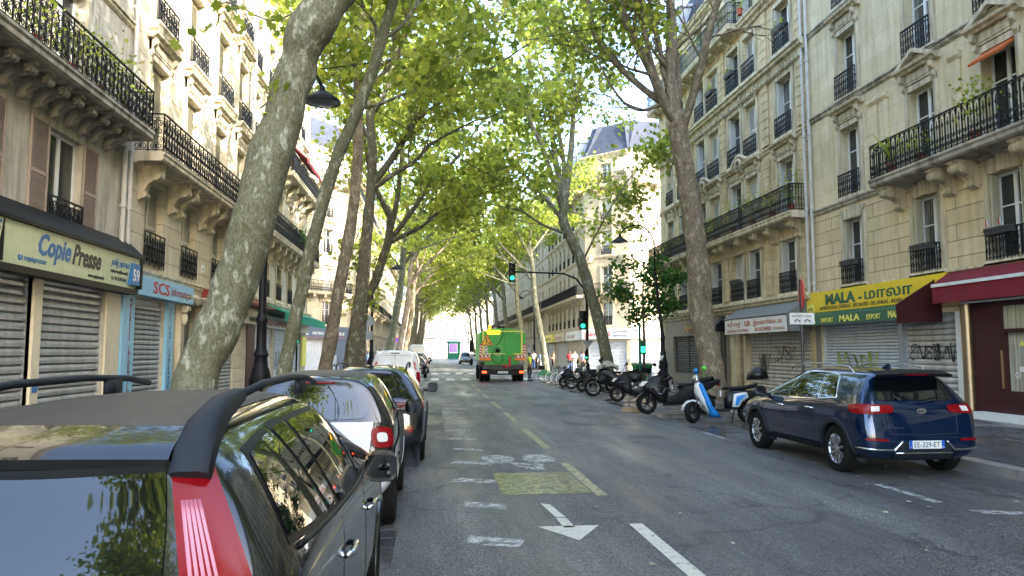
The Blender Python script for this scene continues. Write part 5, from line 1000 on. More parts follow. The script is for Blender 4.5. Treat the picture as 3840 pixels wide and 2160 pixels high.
# blue crossover on the right
p_blue = paintm('deep_blue_paint', (.003, .018, .065), .12, .55)
c = Car('parked_car', 'dark blue crossover with roof rails parked in front of the grocery shutters', 'car', (6.8, 9.75, 0), R(90), hatch(4.36, 1.80, 1.52, belt=1.0, beltf=.95, hood=1.0, rake=.40, wind=.95, hoodx=.98, rw=.60, cowl=1.08), p_blue, [(.80, .335, .335), (3.50, .335, .335)])
side_windows(c, [[(2.40, 1.01), (3.12, 1.0), (2.56, 1.39), (2.40, 1.41)], [(1.42, 1.04), (2.30, 1.015), (2.30, 1.43), (1.50, 1.43)], [(.86, 1.09), (1.34, 1.05), (1.40, 1.42), (1.12, 1.40)]], surr='chrome')
c.patch('rear_window', 'carglass', [(.1, .60, 1.08), (.1, -.60, 1.08), (.4, -.53, 1.37), (.4, .53, 1.37)], (1, 0, -.25), .006, 16, 10, rnd=.15)
c.patch('windscreen', 'carglass', [(3.4, .62, 1.08), (3.4, -.62, 1.08), (2.5, -.52, 1.42), (2.5, .52, 1.42)], (-.45, 0, -1), .006, 16, 10)
b = MB(); b.grid(lambda u, v: (.18+.22*v-.05*math.sin(PI*u), -.58+1.16*u, 1.43+.05*v+.02*math.sin(PI*u)), 12, 3); b.grid(lambda u, v: (.18-.05*math.sin(PI*u)+.03*v, -.58+1.16*u, 1.43+.02*math.sin(PI*u)-.035*v), 12, 1); b.build('spoiler', M['black'], c.T, smooth=True, fix=False)
b = MB(); b.box(.13, .15, -.17, .17, 1.425, 1.44); b.build('brake_light', M['redlens'], c.T)
for sy in (1, -1):
    d = (1, -sy*.55, 0); e = c.patch('tail_lamp', 'redlens', [(.05, sy*.42, .90), (.40, sy*.88, .88), (.45, sy*.86, 1.02), (.07, sy*.42, 1.01)], d, .012, 16, 6, rnd=.25)
    c.patch('reversing_light', 'whitelens', [(.08, sy*.62, .925), (.1, sy*.73, .92), (.1, sy*.73, .985), (.08, sy*.62, .99)], d, .018, 6, 4, parent=e)
    c.patch('reflector', 'redlens', [(.0, sy*.55, .52), (.1, sy*.82, .53), (.1, sy*.82, .56), (.0, sy*.55, .55)], d, .012, 8, 3)
    c.line('bumper_trim', 'chrome', [(.2, sy*.88, .42), (0, sy*.62, .40), (0, sy*.45, .40), (0, sy*.33, .52)], (1, -sy*.2, 0), .016, .005)
    c.line('window_line', 'chrome', [(3.3, sy*.75, 1.0), (2.35, sy*.75, .985), (1.4, sy*.75, 1.02), (.84, sy*.75, 1.07)], (0, -sy, 0), .008, .004)
    c.line('window_line', 'chrome', [(.84, sy*.75, 1.07), (1.05, sy*.72, 1.40), (1.4, sy*.7, 1.445), (2.5, sy*.7, 1.44), (3.28, sy*.7, 1.05)], (0, -sy, -.1), .009, .004)
    for xs in ((2.36, 2.36, 2.34), (1.36, 1.30, 1.22)): c.line('door_gap', 'ink', [(xs[0], sy*.85, 1.0), (xs[1], sy*.9, .6), (xs[2], sy*.9, .36)], (0, -sy, 0), .005, -.001)
    c.line('door_gap', 'ink', [(3.35, sy*.85, .95), (3.30, sy*.9, .6), (3.15, sy*.9, .36)], (0, -sy, 0), .005, -.001)
    c.patch('sill_cladding', 'greyplastic', [(1.2, sy*.9, .22), (3.1, sy*.9, .22), (3.12, sy*.9, .36), (1.2, sy*.9, .36)], (0, -sy, 0), .012, 10, 3)
    b = MB(); b.tube([(.75, sy*.56, 1.44), (.85, sy*.575, 1.53), (1.4, sy*.59, 1.575), (2.2, sy*.59, 1.565), (2.62, sy*.57, 1.51), (2.7, sy*.56, 1.46)], .013, 8); b.build('roof_rail', M['rim'], c.T, smooth=True)
    c.mirror(3.02, sy*1.0, 1.06, 'black'); c.handle(1.52, sy*.9, .88, 'chrome'); c.handle(2.5, sy*.9, .86, 'chrome')
c.patch('rear_diffuser', 'greyplastic', [(0, .45, .28), (0, -.45, .28), (0, -.36, .50), (0, .36, .50)], (1, 0, 0), .01, 12, 5); c.line('bumper_trim', 'chrome', [(0, .42, .36), (0, -.42, .36)], (1, 0, 0), .014, .014)
c.line('tailgate_gap', 'ink', [(.1, .55, 1.02), (.0, .52, .9), (0, .50, .62), (0, .0, .60), (0, -.5, .62), (0, -.52, .9), (.1, -.55, 1.02)], (1, 0, 0), .005)
c.plate('EE-329-ET', -.015, 0, .475, 0, .52, '75'); b = MB(); b.disc((0, 0, 0), .075, 'x', 20, rz=.038); o = b.build('badge', M['chrome'], c.T, loc=(c.hit((0, 0, .93), (1, 0, 0), .012).x, 0, .93)); text('KIA', .045, M['black'], o, (-.003, .043, -.016), (R(90), 0, -R(90)), width=.086, ext=.001)
text('niro', .05, M['chrome'], c.T, (c.hit((0, .4, .70), (1, 0, 0), .008).x, .45, .69), (R(90), 0, -R(90)), width=.15, ext=.002)
b = MB(); b.tube([(.1, .0, 1.07), (.13, -.30, 1.12)], .012, 5); b.build('wiper', M['black'], c.T, loc=(-.01, 0, 0)); b = MB(); b.ext([(.75, 1.5), (.95, 1.5), (.78, 1.58)], 'y', -.02, .02); b.build('aerial', p_blue, c.T)
c.arches('greyplastic', .335); put_wheels(c, .345, .885, 'multi')
# dark grey people carrier in the foreground
p_grey = paintm('dark_grey_paint', (.018, .018, .018), .16, .5); p_grey2 = M['roofdust'] = mat('dusty_roof', (.042, .039, .037), .5, 0, .3, var=.2, scale=2, anis=(1, 6, 1))
c = Car('parked_car', 'dark grey people carrier with roof rails and tall red lamps, nearest to the camera', 'car', (-1.27, 2.08, 0), R(90), hatch(4.4, 1.80, 1.555, belt=1.08, beltf=.99, hood=1.02, rake=.36, wind=1.15, hoodx=.85, rw=.62, cowl=1.08, bumper=.10, rtop=1.49, rearw=.86), p_grey, [(.78, .32, .32), (3.42, .32, .32)], sub=4)
side_windows(c, [[(2.32, 1.05), (3.36, 1.03), (2.72, 1.38), (2.36, 1.43)], [(1.36, 1.08), (2.24, 1.055), (2.28, 1.435), (1.36, 1.445)], [(1.12, 1.10), (1.30, 1.09), (1.30, 1.445), (1.06, 1.44)], [(.44, 1.15), (1.04, 1.11), (.98, 1.435), (.62, 1.40)]], surr='black', rnd=.06)
c.patch('rear_window', 'carglass', [(.1, .53, 1.0), (.1, -.53, 1.0), (.5, -.455, 1.385), (.5, .455, 1.385)], (1, 0, -.2), .008, 20, 14, rnd=.05)
c.patch('roof_panel', 'roofdust', [(.47, -.46, 1.5), (2.9, -.46, 1.5), (2.9, .46, 1.5), (.47, .46, 1.5)], (0, 0, -1), .003, 24, 14)
c.patch('windscreen', 'carglass', [(3.6, .64, 1.08), (3.6, -.64, 1.08), (2.6, -.58, 1.42), (2.6, .58, 1.42)], (-.45, 0, -1), .006, 16, 10)
b = MB(); b.grid(lambda u, v: (.30+.16*v-.05*math.sin(PI*u), -.47+.94*u, 1.425+.085*v**.7+.012*math.sin(PI*u)), 16, 6); b.grid(lambda u, v: (.30-.05*math.sin(PI*u)+.07*v, -.47+.94*u, 1.425+.012*math.sin(PI*u)-.04*v), 16, 2, 1); b.build('spoiler', [p_grey, M['black']], c.T, smooth=True, fix=False)
for sy in (1, -1):
    d = (1, -sy*.6, 0); e = c.patch('tail_lamp', 'redlens', [(.08, sy*.60, .72), (.28, sy*.78, .74), (.40, sy*.565, 1.41), (.33, sy*.475, 1.41)], d, .012, 10, 24, rnd=.05)
    for k in (.10, .19, .28, .37, .46): c.line('lamp_strip', 'pinklens', [Vector((.08, sy*.61, .80)).lerp(Vector((.28, sy*.80, .80)), k), Vector((.33, sy*.485, 1.30)).lerp(Vector((.40, sy*.58, 1.30)), k)], d, .011, .004, 12, parent=e)
    b = MB(); S_ = [(.31, .53, 1.375), (.35, .53, 1.44), (.46, .525, 1.51), (.64, .52, 1.56), (.92, .515, 1.59)]
    vs = []
    for i, (x, y, z) in enumerate(S_):
        hw_ = (.058, .058, .052, .04, .028)[i]; hh = (.03, .035, .04, .035, .02)[i]; t = (Vector(S_[min(i+1, 4)])-Vector(S_[max(i-1, 0)])).normalized(); nn = Vector((-t.z, 0, t.x))
        for (a, k) in ((-1, -1.2), (-1, .5), (-.6, 1), (.6, 1), (1, .5), (1, -1.2)): q = Vector((x, sy*(y+a*hw_), z))+nn*hh*k; vs.append(q)
    b.add(vs, [(i*6+k, i*6+(k+1) % 6, (i+1)*6+(k+1) % 6, (i+1)*6+k) for i in range(4) for k in range(6)] + [(0, 1, 2, 3, 4, 5), (24, 25, 26, 27, 28, 29)])
    o = b.build('roof_rail', M['greyplastic'], c.T, smooth=True, ang=50); b = MB(); b.tube([(.9, sy*.515, 1.58), (1.3, sy*.52, 1.612), (2.0, sy*.52, 1.617), (2.5, sy*.51, 1.597), (2.8, sy*.505, 1.56)], .018, 8); b.box(2.2, 2.38, sy*.51-.015, sy*.51+.015, 1.52, 1.6); b.build('rail_bar', M['greyplastic'], o, smooth=True)
    c.line('window_line', 'black', [(.5, sy*.75, 1.11), (1.2, sy*.8, 1.075), (2.3, sy*.8, 1.03), (3.5, sy*.8, 1.0)], (0, -sy, 0), .012, .004, 8)
    c.mirror(2.62, sy*.95, 1.05, 'black' if sy > 0 else p_grey); c.handle(1.42, sy*.9, .86, 'chrome'); c.handle(2.52, sy*.9, .84, 'chrome')
    for xs in ((2.30, 2.30, 2.28), (1.33, 1.2, 1.2), (3.5, 3.45, 3.3)): c.line('door_gap', 'ink', [(xs[0], sy*.85, 1.03), (xs[1], sy*.9, .6), (xs[2], sy*.9, .32)], (0, -sy, 0), .004, -.001)
c.arches(p_grey, .32, .03, .012); put_wheels(c, .32, .88, 'spoke'); c.plate('BK-417-LR', -.01, 0, .72)
# white and black two-seater
p_white = paintm('white_paint_car', (.62, .64, .68), .25, 0); p_black = paintm('black_paint', (.006, .006, .007), .12, .2); M['matroof'] = mat('matt_roof', (.04, .038, .036), .5)
c = Car('parked_car', 'tiny two-seater with white panels, black roof cell and square red lamps', 'car', (-1.2, 7.45, 0), R(90), hatch(2.72, 1.66, 1.55, belt=1.06, beltf=1.02, hood=1.04, rake=.30, wind=.7, hoodx=.42, rw=.60, cowl=1.12, bumper=.10, rtop=1.48, nose=.68), p_black, [(.46, .30, .30), (2.30, .30, .30)])
side_windows(c, [[(.95, 1.10), (1.95, 1.08), (1.6, 1.38), (.98, 1.42)]])
c.patch('rear_window', 'carglass', [(.1, .56, 1.08), (.1, -.56, 1.08), (.4, -.53, 1.39), (.4, .53, 1.39)], (1, 0, -.15), .008, 16, 10, rnd=.2)
c.patch('roof_panel', 'matroof', [(.42, -.56, 1.5), (1.5, -.56, 1.5), (1.5, .56, 1.5), (.42, .56, 1.5)], (0, 0, -1), .003, 12, 10)
c.patch('tailgate', p_white, [(0, .56, .70), (0, -.56, .70), (.1, -.60, 1.05), (.1, .60, 1.05)], (1, 0, 0), .01, 16, 8)
for sy in (1, -1):
    c.patch('rear_bumper', p_white, [(0, sy*.0, .36), (.3, sy*.85, .36), (.3, sy*.86, .72), (0, sy*.0, .70)], (1, -sy*.35, 0), .014, 20, 8); d = (1, -sy*.45, 0)
    e = c.patch('tail_lamp', 'redlens', [(.1, sy*.59, .80), (.2, sy*.79, .80), (.2, sy*.775, 1.0), (.1, sy*.585, 1.0)], d, .022, 10, 8, rnd=.35); c.patch('reversing_light', 'whitelens', [(.1, sy*.65, .855), (.15, sy*.735, .855), (.15, sy*.73, .945), (.1, sy*.645, .945)], d, .034, 8, 8, rnd=.35, parent=e)
    c.patch('door_panel', p_white, [(.95, sy*.85, .38), (1.9, sy*.85, .38), (1.98, sy*.8, 1.05), (.95, sy*.8, 1.04)], (0, -sy, 0), .01, 12, 8); c.patch('front_wing', p_white, [(2.0, sy*.8, .62), (2.66, sy*.8, .5), (2.5, sy*.7, .85), (2.02, sy*.8, 1.0)], (0, -sy, 0), .01, 10, 6); c.patch('rear_wing', p_white, [(.22, sy*.85, .70), (.92, sy*.85, .70), (.92, sy*.8, .86), (.30, sy*.8, .80)], (0, -sy, 0), .012, 12, 4)
    c.mirror(1.78, sy*.95, 1.08, 'black')
c.patch('lower_bumper', 'black', [(0, .7, .2), (0, -.7, .2), (0, -.74, .38), (0, .74, .38)], (1, 0, 0), .02, 14, 4); c.line('brake_light', 'redlens', [(.3, .2, 1.44), (.3, -.2, 1.44)], (1, 0, -.3), .01)
c.arches(p_white, .30, .03, .012); put_wheels(c, .30, .82, 'spoke', .2); c.plate('FB-802-KM', -.02, 0, .58)
# black crossover with full-width lamp bar
c = Car('parked_car', 'glossy black crossover with thin red lamp strips between the two-seater and the van', 'car', (-1.02, 11.6, 0), R(90), hatch(4.3, 1.80, 1.53, belt=1.02, beltf=.97, hood=1.0, rake=.46, wind=1.0, hoodx=.95, rw=.60, cowl=1.1, rtop=1.47), p_black, [(.80, .34, .34), (3.42, .34, .34)])
side_windows(c, [[(2.35, 1.05), (3.15, 1.03), (2.58, 1.39), (2.35, 1.42)], [(1.40, 1.07), (2.27, 1.05), (2.27, 1.43), (1.45, 1.43)], [(.80, 1.13), (1.32, 1.08), (1.36, 1.42), (1.1, 1.40)]], surr='chrome')
c.patch('rear_window', 'carglass', [(.1, .58, 1.07), (.1, -.58, 1.07), (.4, -.53, 1.38), (.4, .53, 1.38)], (1, 0, -.25), .006, 16, 10, rnd=.12)
for sy in (1, -1):
    for k in range(3): c.line('tail_lamp', 'redlens', [(.05, sy*.1 if k == 1 else sy*.45, .97-.035*k), (.1, sy*.6, .965-.035*k), (.35, sy*.86, .955-.035*k)], (1, -sy*.5, 0), .010, .006)
    c.patch('fog_lamp', 'redlens', [(0, sy*.62, .52), (.05, sy*.70, .52), (.05, sy*.70, .62), (0, sy*.62, .62)], (1, 0, 0), .014, 4, 4); c.mirror(3.0, sy*1.0, 1.07, 'black')
    b = MB(); b.tube([(.75, sy*.56, 1.45), (.85, sy*.575, 1.53), (1.4, sy*.585, 1.57), (2.3, sy*.58, 1.55), (2.6, sy*.56, 1.47)], .018, 8); b.build('roof_rail', M['rimdark'], c.T, smooth=True)
c.patch('lower_bumper', 'greyplastic', [(0, .8, .22), (0, -.8, .22), (0, -.82, .45), (0, .82, .45)], (1, 0, 0), .015, 16, 5); b = MB(); b.lathe([(.06, 1.5), (.05, 1.52), (.015, 1.53), (.01, 1.60), (.025, 1.62), (0, 1.63)], 12, (.7, 0, 0)); b.build('aerial', M['black'], c.T, smooth=True)
c.arches('greyplastic', .34); put_wheels(c, .34, .88, 'spoke'); c.plate('GC-561-WD', -.02, 0, .75)
# white panel van
def van(label, loc, L, W, H, paint, sides=True, grp='parked cars far along the left kerb', chev=False, txt='FK-209-PN'):
    w = W/2; z = [.22, .34, .6, .95, 1.1, H-.1, H]; rr = w*.86
    st = [(0, [.06, .02, 0, .02, .04, .12, .14], [w*.8, w*.92, w*.95, w*.95, w*.93, rr*.92, rr*.6], z[:5]+[H-.12, H-.04]), (.12, [0]*5+[.05, .05], [w*.84, w*.97, w*.99, w*.99, w*.97, rr*.97, rr*.7], z), (.5, Z7, [w*.85, w*.98, w, w, w*.98, rr, rr*.75], z), (L*.45, Z7, [w*.85, w*.98, w, w, w*.98, rr, rr*.75], z), (L*.62, Z7, [w*.85, w*.98, w, w, w*.96, rr*.95, rr*.7], z[:5]+[H-.13, H-.04]), (L-.95, Z7, [w*.85, w*.98, w, w*.98, w*.95, w*.8, w*.6], z[:5]+[1.22, 1.26]), (L-.3, Z7, [w*.84, w*.95, w*.95, w*.92, w*.88, w*.7, w*.5], [.22, .34, .6, .85, .93, .98, 1.0]), (L, [-.03, 0, 0, -.03, -.06, -.1, -.1], [w*.7, w*.8, w*.8, w*.75, w*.7, w*.5, w*.4], [.28, .36, .55, .7, .76, .8, .82])]
    c = Car('parked_van', label, 'van', loc, R(90), st, paint, [(.85, .32, .32), (L-.9, .32, .32)], grp); 
    c.line('door_gap', 'ink', [(0, 0, H-.12), (0, 0, .5)], (1, 0, 0), .006); c.line('door_gap', 'ink', [(.05, w*.8, .6), (.05, w*.78, 1.2), (.1, w*.62, H-.2), (.1, -w*.62, H-.2), (.05, -w*.78, 1.2), (.05, -w*.8, .6)], (1, 0, 0), .006)
    for sy in (1, -1):
        c.patch('tail_lamp', 'redlens', [(.02, sy*w*.86, .62), (.2, sy*w*1.0, .62), (.2, sy*w*.99, 1.02), (.02, sy*w*.86, 1.02)], (1, -sy*.6, 0), .012, 6, 8); c.mirror(L-1.35, sy*(w+.13), 1.15, 'black')
        if chev:
            for k, (z0, c_) in enumerate(((1.12, 'redlens'), (1.28, 'redlens'))): c.patch('chevron', 'red', [(.05, sy*w*(.78-.03*k), z0), (.05, sy*w*(.86-.02*k), z0-.03), (.1, sy*w*(.80-.03*k), z0+.1), (.1, sy*w*(.72-.03*k), z0+.14)], (1, 0, 0), .008, 4, 4)
        c.patch('side_window', 'carglass', [(L-2.0, sy*w, 1.12), (L-1.15, sy*w, 1.12), (L-1.55, sy*w, H-.25), (L-2.0, sy*w, H-.22)], (0, -sy, 0), .006, 8, 6)
    put_wheels(c, .32, w-.01, 'plain'); c.plate(txt, -.02, 0, .55); return c
c = van('white panel van with red rear chevrons parked beyond the black crossover', (-1.42, 27.6, 0), 4.4, 1.84, 1.83, p_white, chev=True, grp=None)
b = MB(); b.lathe([(.10, -.01), (.12, -.01), (.12, .01), (.10, .01)], 20, (-.005, .25, 1.2), 'x'); b.build('badge', M['zinc'], c.T, loc=(.06, 0, 0)); b = MB(); b.box(.1, .14, -.16, .16, 1.70, 1.73); b.build('brake_light', M['black'], c.T)
p_zinc = paintm('silver_grey_paint', (.35, .38, .40), .3, .4)
van('tall grey van standing beyond the small black cars at the left kerb', (-1.6, 72, 0), 5.2, 1.95, 2.5, p_zinc, txt='DA-118-QS')
def small(label, loc, paint, L=4.1, W=1.76, H=1.48, rz=R(90), grp='parked cars far along the left kerb', txt='AA-000-AA'):
    c = Car('parked_car', label, 'car', loc, rz, hatch(L, W, H, belt=.98, beltf=.93, rake=.4, wind=.95, hoodx=.95, rw=.58, rtop=H-.06), paint, [(.78, .31, .31), (L-.85, .31, .31)], grp, sub=2)
    side_windows(c, [[(2.25, 1.0), (L-1.15, .98), (L-1.6, H-.12), (2.25, H-.1)], [(.95, 1.04), (2.17, 1.0), (2.17, H-.1), (1.2, H-.1)]]); c.patch('rear_window', 'carglass', [(.1, .56, 1.04), (.1, -.56, 1.04), (.4, -.5, H-.14), (.4, .5, H-.14)], (1, 0, -.25), .006, 8, 6); c.patch('windscreen', 'carglass', [(L-1.0, .6, 1.04), (L-1.0, -.6, 1.04), (L-1.9, -.5, H-.1), (L-1.9, .5, H-.1)], (-.45, 0, -1), .006, 8, 6)
    for sy in (1, -1): c.patch('tail_lamp', 'redlens', [(.05, sy*.55, .8), (.3, sy*.86, .8), (.3, sy*.84, .95), (.05, sy*.55, .95)], (1, -sy*.5, 0), .012, 6, 4); c.mirror(2.9, sy*(W/2+.1), 1.03, 'black'); c.patch('headlamp', 'whitelens', [(L-.3, sy*.8, .66), (L-.05, sy*.5, .64), (L-.1, sy*.5, .76), (L-.4, sy*.78, .78)], (-1, -sy*.4, 0), .012, 6, 4)
    put_wheels(c, .31, W/2-.02, 'plain'); c.plate(txt, -.02, 0, .6); return c
small('small black hatchback parked beyond the white van', (-1.35, 50.5, 0), p_black, txt='CN-340-BV'); small('black estate car parked in front of the grey van', (-1.3, 62, 0), p_black, 4.5, 1.82, 1.7, txt='DX-775-HJ'); small('dark car parked past the grey van', (-1.4, 84, 0), p_grey)
small('dark people carrier coming towards the camera on the far road', (4.6, 112, 0), p_black, 4.6, 1.85, 1.8, R(-90), 'cars far along the right lane'); small('silver car behind the truck on the far right lane', (6.7, 98, 0), p_zinc, rz=R(90), grp='cars far along the right lane'); small('white car at the far right kerb', (6.9, 132, 0), p_white, rz=R(90), grp='cars far along the right lane')
# ---------------------------------------------------------------- street furniture
def lamp(label, x, y, rz, H=7.55, arm=1.55, lean=0, grp='black iron street lamps'):
    T = empty('street_lamp', (x, y, .14), rz, label, 'street lamp', grp); b = MB()
    b.lathe([(.27, 0), (.27, .12), (.24, .16), (.21, .5), (.25, .56), (.25, .62), (.17, .70), (.15, .8), (.19, .95), (.20, 1.15), (.15, 1.3), (.13, 1.5), (.16, 1.56), (.13, 1.62), (.105, 1.7), (.10, 2.2), (.12, 2.24), (.12, 2.3), (.085, 2.4)], 18)
    for k in range(8):
        a = k*PI/4; b.tube([(.2*math.cos(a), .2*math.sin(a), .68), (.215*math.cos(a), .215*math.sin(a), 1.0), (.15*math.cos(a), .15*math.sin(a), 1.28)], .02, 4)
    b.build('base', M['iron'], T, smooth=True, ang=40); b = MB(); z1 = H-2.0; top = [(lean*z1/H, 0, z1)]
    b.tube([(0, 0, 2.3), (lean*z1/H, 0, z1)], [.085, .06], 14); b.lathe([(.06, -.1), (.10, -.05), (.10, 0), (.06, .08)], 14, (lean*.75, 0, z1-.2)); b.build('pole', M['iron'], T, smooth=True, ang=40)
    b = MB(); x0 = lean*z1/H; pts = [(x0, 0, z1)]+[(x0+arm*.5*(1-math.cos(a))*1.0, 0, z1+1.1+.95*math.sin(a)) for a in [k*PI/12 for k in range(0, 11)]]; b.tube(pts, .035, 8); ex, ez = pts[-1][0], pts[-1][2]
    b.tube([(ex, 0, ez), (ex+.02, 0, ez-.14)], [.06, .07], 8); b.build('arm', M['iron'], T, smooth=True)
    b = MB(); b.lathe([(.06, .02), (.12, 0), (.20, -.06), (.33, -.15), (.38, -.2), (.38, -.25), (.35, -.25)], 24, (ex+.02, 0, ez-.12)); o = b.build('lamp_shade', M['iron'], T, smooth=True, ang=50); b = MB(); b.lathe([(.35, -.24), (.25, -.27), (0, -.28)], 20, (ex+.02, 0, ez-.12)); b.build('lens', mat('lamp_lens', (.12, .14, .15), .15), o, smooth=True); return T
lamp('tall iron street lamp rising behind the nearest plane tree on the left', -3.6, 16, 0, 7.8, 1.2)
lamp('iron street lamp with curved arm beside the taupe shop on the right', 10.55, 33.5, PI, 7.5, 1.75, .45)
lamp('iron street lamp at the left corner of the crossing', -3.72, 45, 0, 7.4); lamp('iron street lamp far along the right pavement past the crossing', 9.9, 73, PI, 7.7)
plain('greenlit', (.0, .3, .2), emis=(.04, 1, .55), es=.22); plain('lensoff', (.02, .025, .02), .2); plain('amberlit', (.8, .4, 0), emis=(1, .42, .02), es=.35)
def signal_head(par, loc, rz=0, s=1.0, n=3, lit=True):
    b = MB(); h = .28*s*n; b.box(-.16*s, .16*s, -.06, .12*s, -h/2-.05, h/2+.05)
    o = b.build('signal_head', M['black'], par, loc=loc, rot=(0, 0, rz)); b2 = MB(); g = MB()
    for k in range(n):
        z = h/2-.14*s-.28*s*k; b.lathe([], 3) if 0 else None; b2.lathe([(.115*s, -.06), (.12*s, -.24*s), (.13*s, -.24*s), (.125*s, -.06)], 16, (0, 0, z), 'y', a0=-.15, a1=PI+.15)
        (g if k == n-1 else b2).lathe([(0, -.085), (.06*s, -.08), (.11*s, -.062)], 16, (0, 0, z), 'y')
    b2.build('hood', M['lensoff'], o, fix=False); g.build('green_light', M['greenlit' if lit else 'lensoff'], o, fix=False); return o
T = empty('traffic_light', (8.35, 40, .14), 0, 'traffic light mast with a green signal hung on a long arm over the road', 'traffic light')
b = MB(); b.tube([(0, 0, 0), (0, 0, 4.4), (-.15, 0, 5.1), (-.6, 0, 5.65), (-1.3, 0, 5.92), (-4.0, 0, 6.0)], [.09, .08, .06, .055, .05, .045], 10); b.lathe([(.14, 0), (.14, .9), (.09, 1.0)], 12); b.build('mast', M['black'], T, smooth=True, ang=40)
signal_head(T, (-4.15, -.05, 5.95), s=1.1); signal_head(T, (-.28, -.12, 3.35), s=1.1); signal_head(T, (-.1, -.15, 1.45), s=.45)
b = MB(); b.ext([(-.3, 2.25), (.3, 2.25), (0, 1.75)], 'y', -.14, -.12); b.build('yield_sign_back', M['zinc'], T)
T = empty('pedestrian_light', (-7.55, 42, .14), 0, 'small lit green pedestrian light at the left street corner', 'traffic light'); b = MB(); b.tube([(0, 0, 0), (0, 0, 2.6)], .05, 8); b.build('pole', M['black'], T, smooth=True, ang=40); b = MB(); b.box(-.14, .14, -.09, .09, 2.1, 2.6); b.build('housing', M['black'], T); b = MB(); b.box(-.09, .09, -.1, -.092, 2.14, 2.34); b.build('green_light', M['greenlit'], T)
T = empty('pedestrian_light', (10.25, 36.3, .14), 0, 'lit green pedestrian light on a green post beside the young tree', 'traffic light'); b = MB(); b.tube([(0, 0, 0), (0, 0, 3.1)], .07, 8); b.build('pole', M['green'], T, smooth=True, ang=40); b = MB(); b.box(-.02, .3, -.09, .09, 1.5, 2.2); b.build('housing', M['green'], T); b = MB(); b.box(.03, .25, -.1, -.092, 1.6, 1.9); b.build('green_light', M['greenlit'], T)
plain('sblue', (.01, .06, .45), .35); plain('sred', (.55, .01, .02), .35)
def noparking(label, x, y, zc, rz, r=.32, plate=None, grp=None, pole='zinc', wh=False):
    T = empty('no_parking_sign', (x, y, .14), 0, label, 'road sign', grp); b = MB(); b.tube([(0, .03, 0), (0, .03, zc+r)], .035, 8); b.build('pole', M[pole], T, smooth=True, ang=40)
    b = MB(); b.lathe([(0, .012), (r, .012), (r, -.012), (r*.82, -.013)], 28, (0, 0, 0), 'y'); o = b.build('rim', M['sred'], T, loc=(0, 0, zc), rot=(0, 0, rz)); b = MB(); b.lathe([(0, -.0135), (r*.82, -.0135)], 28, (0, 0, 0), 'y'); b.build('blue_disc', M['sblue'], o, fix=False)
    b = MB(); s = r*.57; ribbon(b, [(-s, s), (s, -s)], r*.17, -.016); b.build('diagonal', M['sred'], o, fix=False); return T
T = noparking('no parking sign seen edge-on over a white INTERDIT SAUF plate by the blue crossover', 8.3, 16, 2.93, R(72), .34, pole='rimdark')
b = MB(); b.box(-.29, .29, -.02, 0, 2.24, 2.5); o = b.build('plate', M['signwhite'], T, loc=(-.02, -.02, 0)); text('INTERDIT SAUF', .07, M['ink'], o, (-.24, -.024, 2.4), width=.46, ext=.001)
b = MB()
for cx in (-.12, .12):
    for k in (-.05, .06): b.lathe([(.022, -.024), (.03, -.024)], 12, (cx+k, 0, 2.31), 'y')
    ribbon(b, [(cx-.05, 2.31), (cx-.01, 2.35), (cx+.06, 2.31)], .02, -.024)
b.build('pictogram', M['ink'], o, fix=False)
noparking('red and blue no parking sign on a white post by the tan tree far left', -3.75, 80, 2.9, 0, .36, pole='white'); noparking('smaller no parking sign further along the far left kerb', -3.45, 101, 2.6, 0, .36, pole='white')
T = empty('road_sign', (-3.95, 44.4, .14), 0, 'grey backs of an octagonal and a square road sign beside the corner lamp', 'road sign'); b = MB(); b.tube([(0, .03, 0), (0, .03, 3.9)], .03, 8); b.build('pole', M['zinc'], T, smooth=True); b = MB(); b.ext([(.42*math.cos(a), 3.45+.36*math.sin(a)) for a in [PI/8+k*PI/4 for k in range(8)]], 'y', -.01, .01); b.box(-.32, .32, -.01, .01, 2.35, 2.85); b.build('sign_back', M['zinc'], T)
# bin, blocks, cables
T = empty('wheelie_bin', (10.9, 38.2, .14), .1, 'green wheelie bin with pale lid behind the motorbikes', 'bin'); b = MB(); b.add([(-.36, -.3, .1), (.36, -.3, .1), (.36, .3, .1), (-.36, .3, .1), (-.44, -.38, .95), (.44, -.38, .95), (.44, .38, .95), (-.44, .38, .95)], [(0, 1, 5, 4), (1, 2, 6, 5), (2, 3, 7, 6), (3, 0, 4, 7), (3, 2, 1, 0), (4, 5, 6, 7)]); b.box(-.47, .47, -.41, .41, .9, .97); b.build('bin_body', mat('bin_green', (.01, .22, .05), .4), T); b = MB(); b.prof([(-.42, .975), (-.4, 1.03), (.3, 1.1), (.42, .975)], -.47, .47); b.build('lid', mat('bin_lid', (.45, .55, .45), .5), T)
b = MB(); b.tube([(-.4, .3, .1), (.4, .3, .1)], .1, 10); b.build('wheel_axle', M['black'], T)
b = MB(); b.box(0, .62, 0, .16, .012, .15); tag(b.build('timber_block', mat('pale_timber', (.28, .20, .12), .8, var=.2, scale=8), loc=(5.45, 21.3, 0), rot=(0, 0, -.25)), 'short pale timber block on the setts in front of the big black scooter', 'timber block')
def cable(label, a, c, sag): 
    b = MB(); A, C = Vector(a), Vector(c); b.tube([A.lerp(C, i/24)-Vector((0, 0, sag*4*(i/24)*(1-i/24))) for i in range(25)], .012, 4); tag(b.build('cable', M['iron']), label, 'cable', 'cables over the street')
cable('thin cable from the left street lamp up to the right-hand facade', (-2.5, 16, 7.9), (13.3, 30, 17.5), .3); cable('thin sagging cable between the two street lamps', (-2.5, 16, 7.75), (8.7, 33.5, 7.6), .5)
rnd = random.Random(77); b = MB()
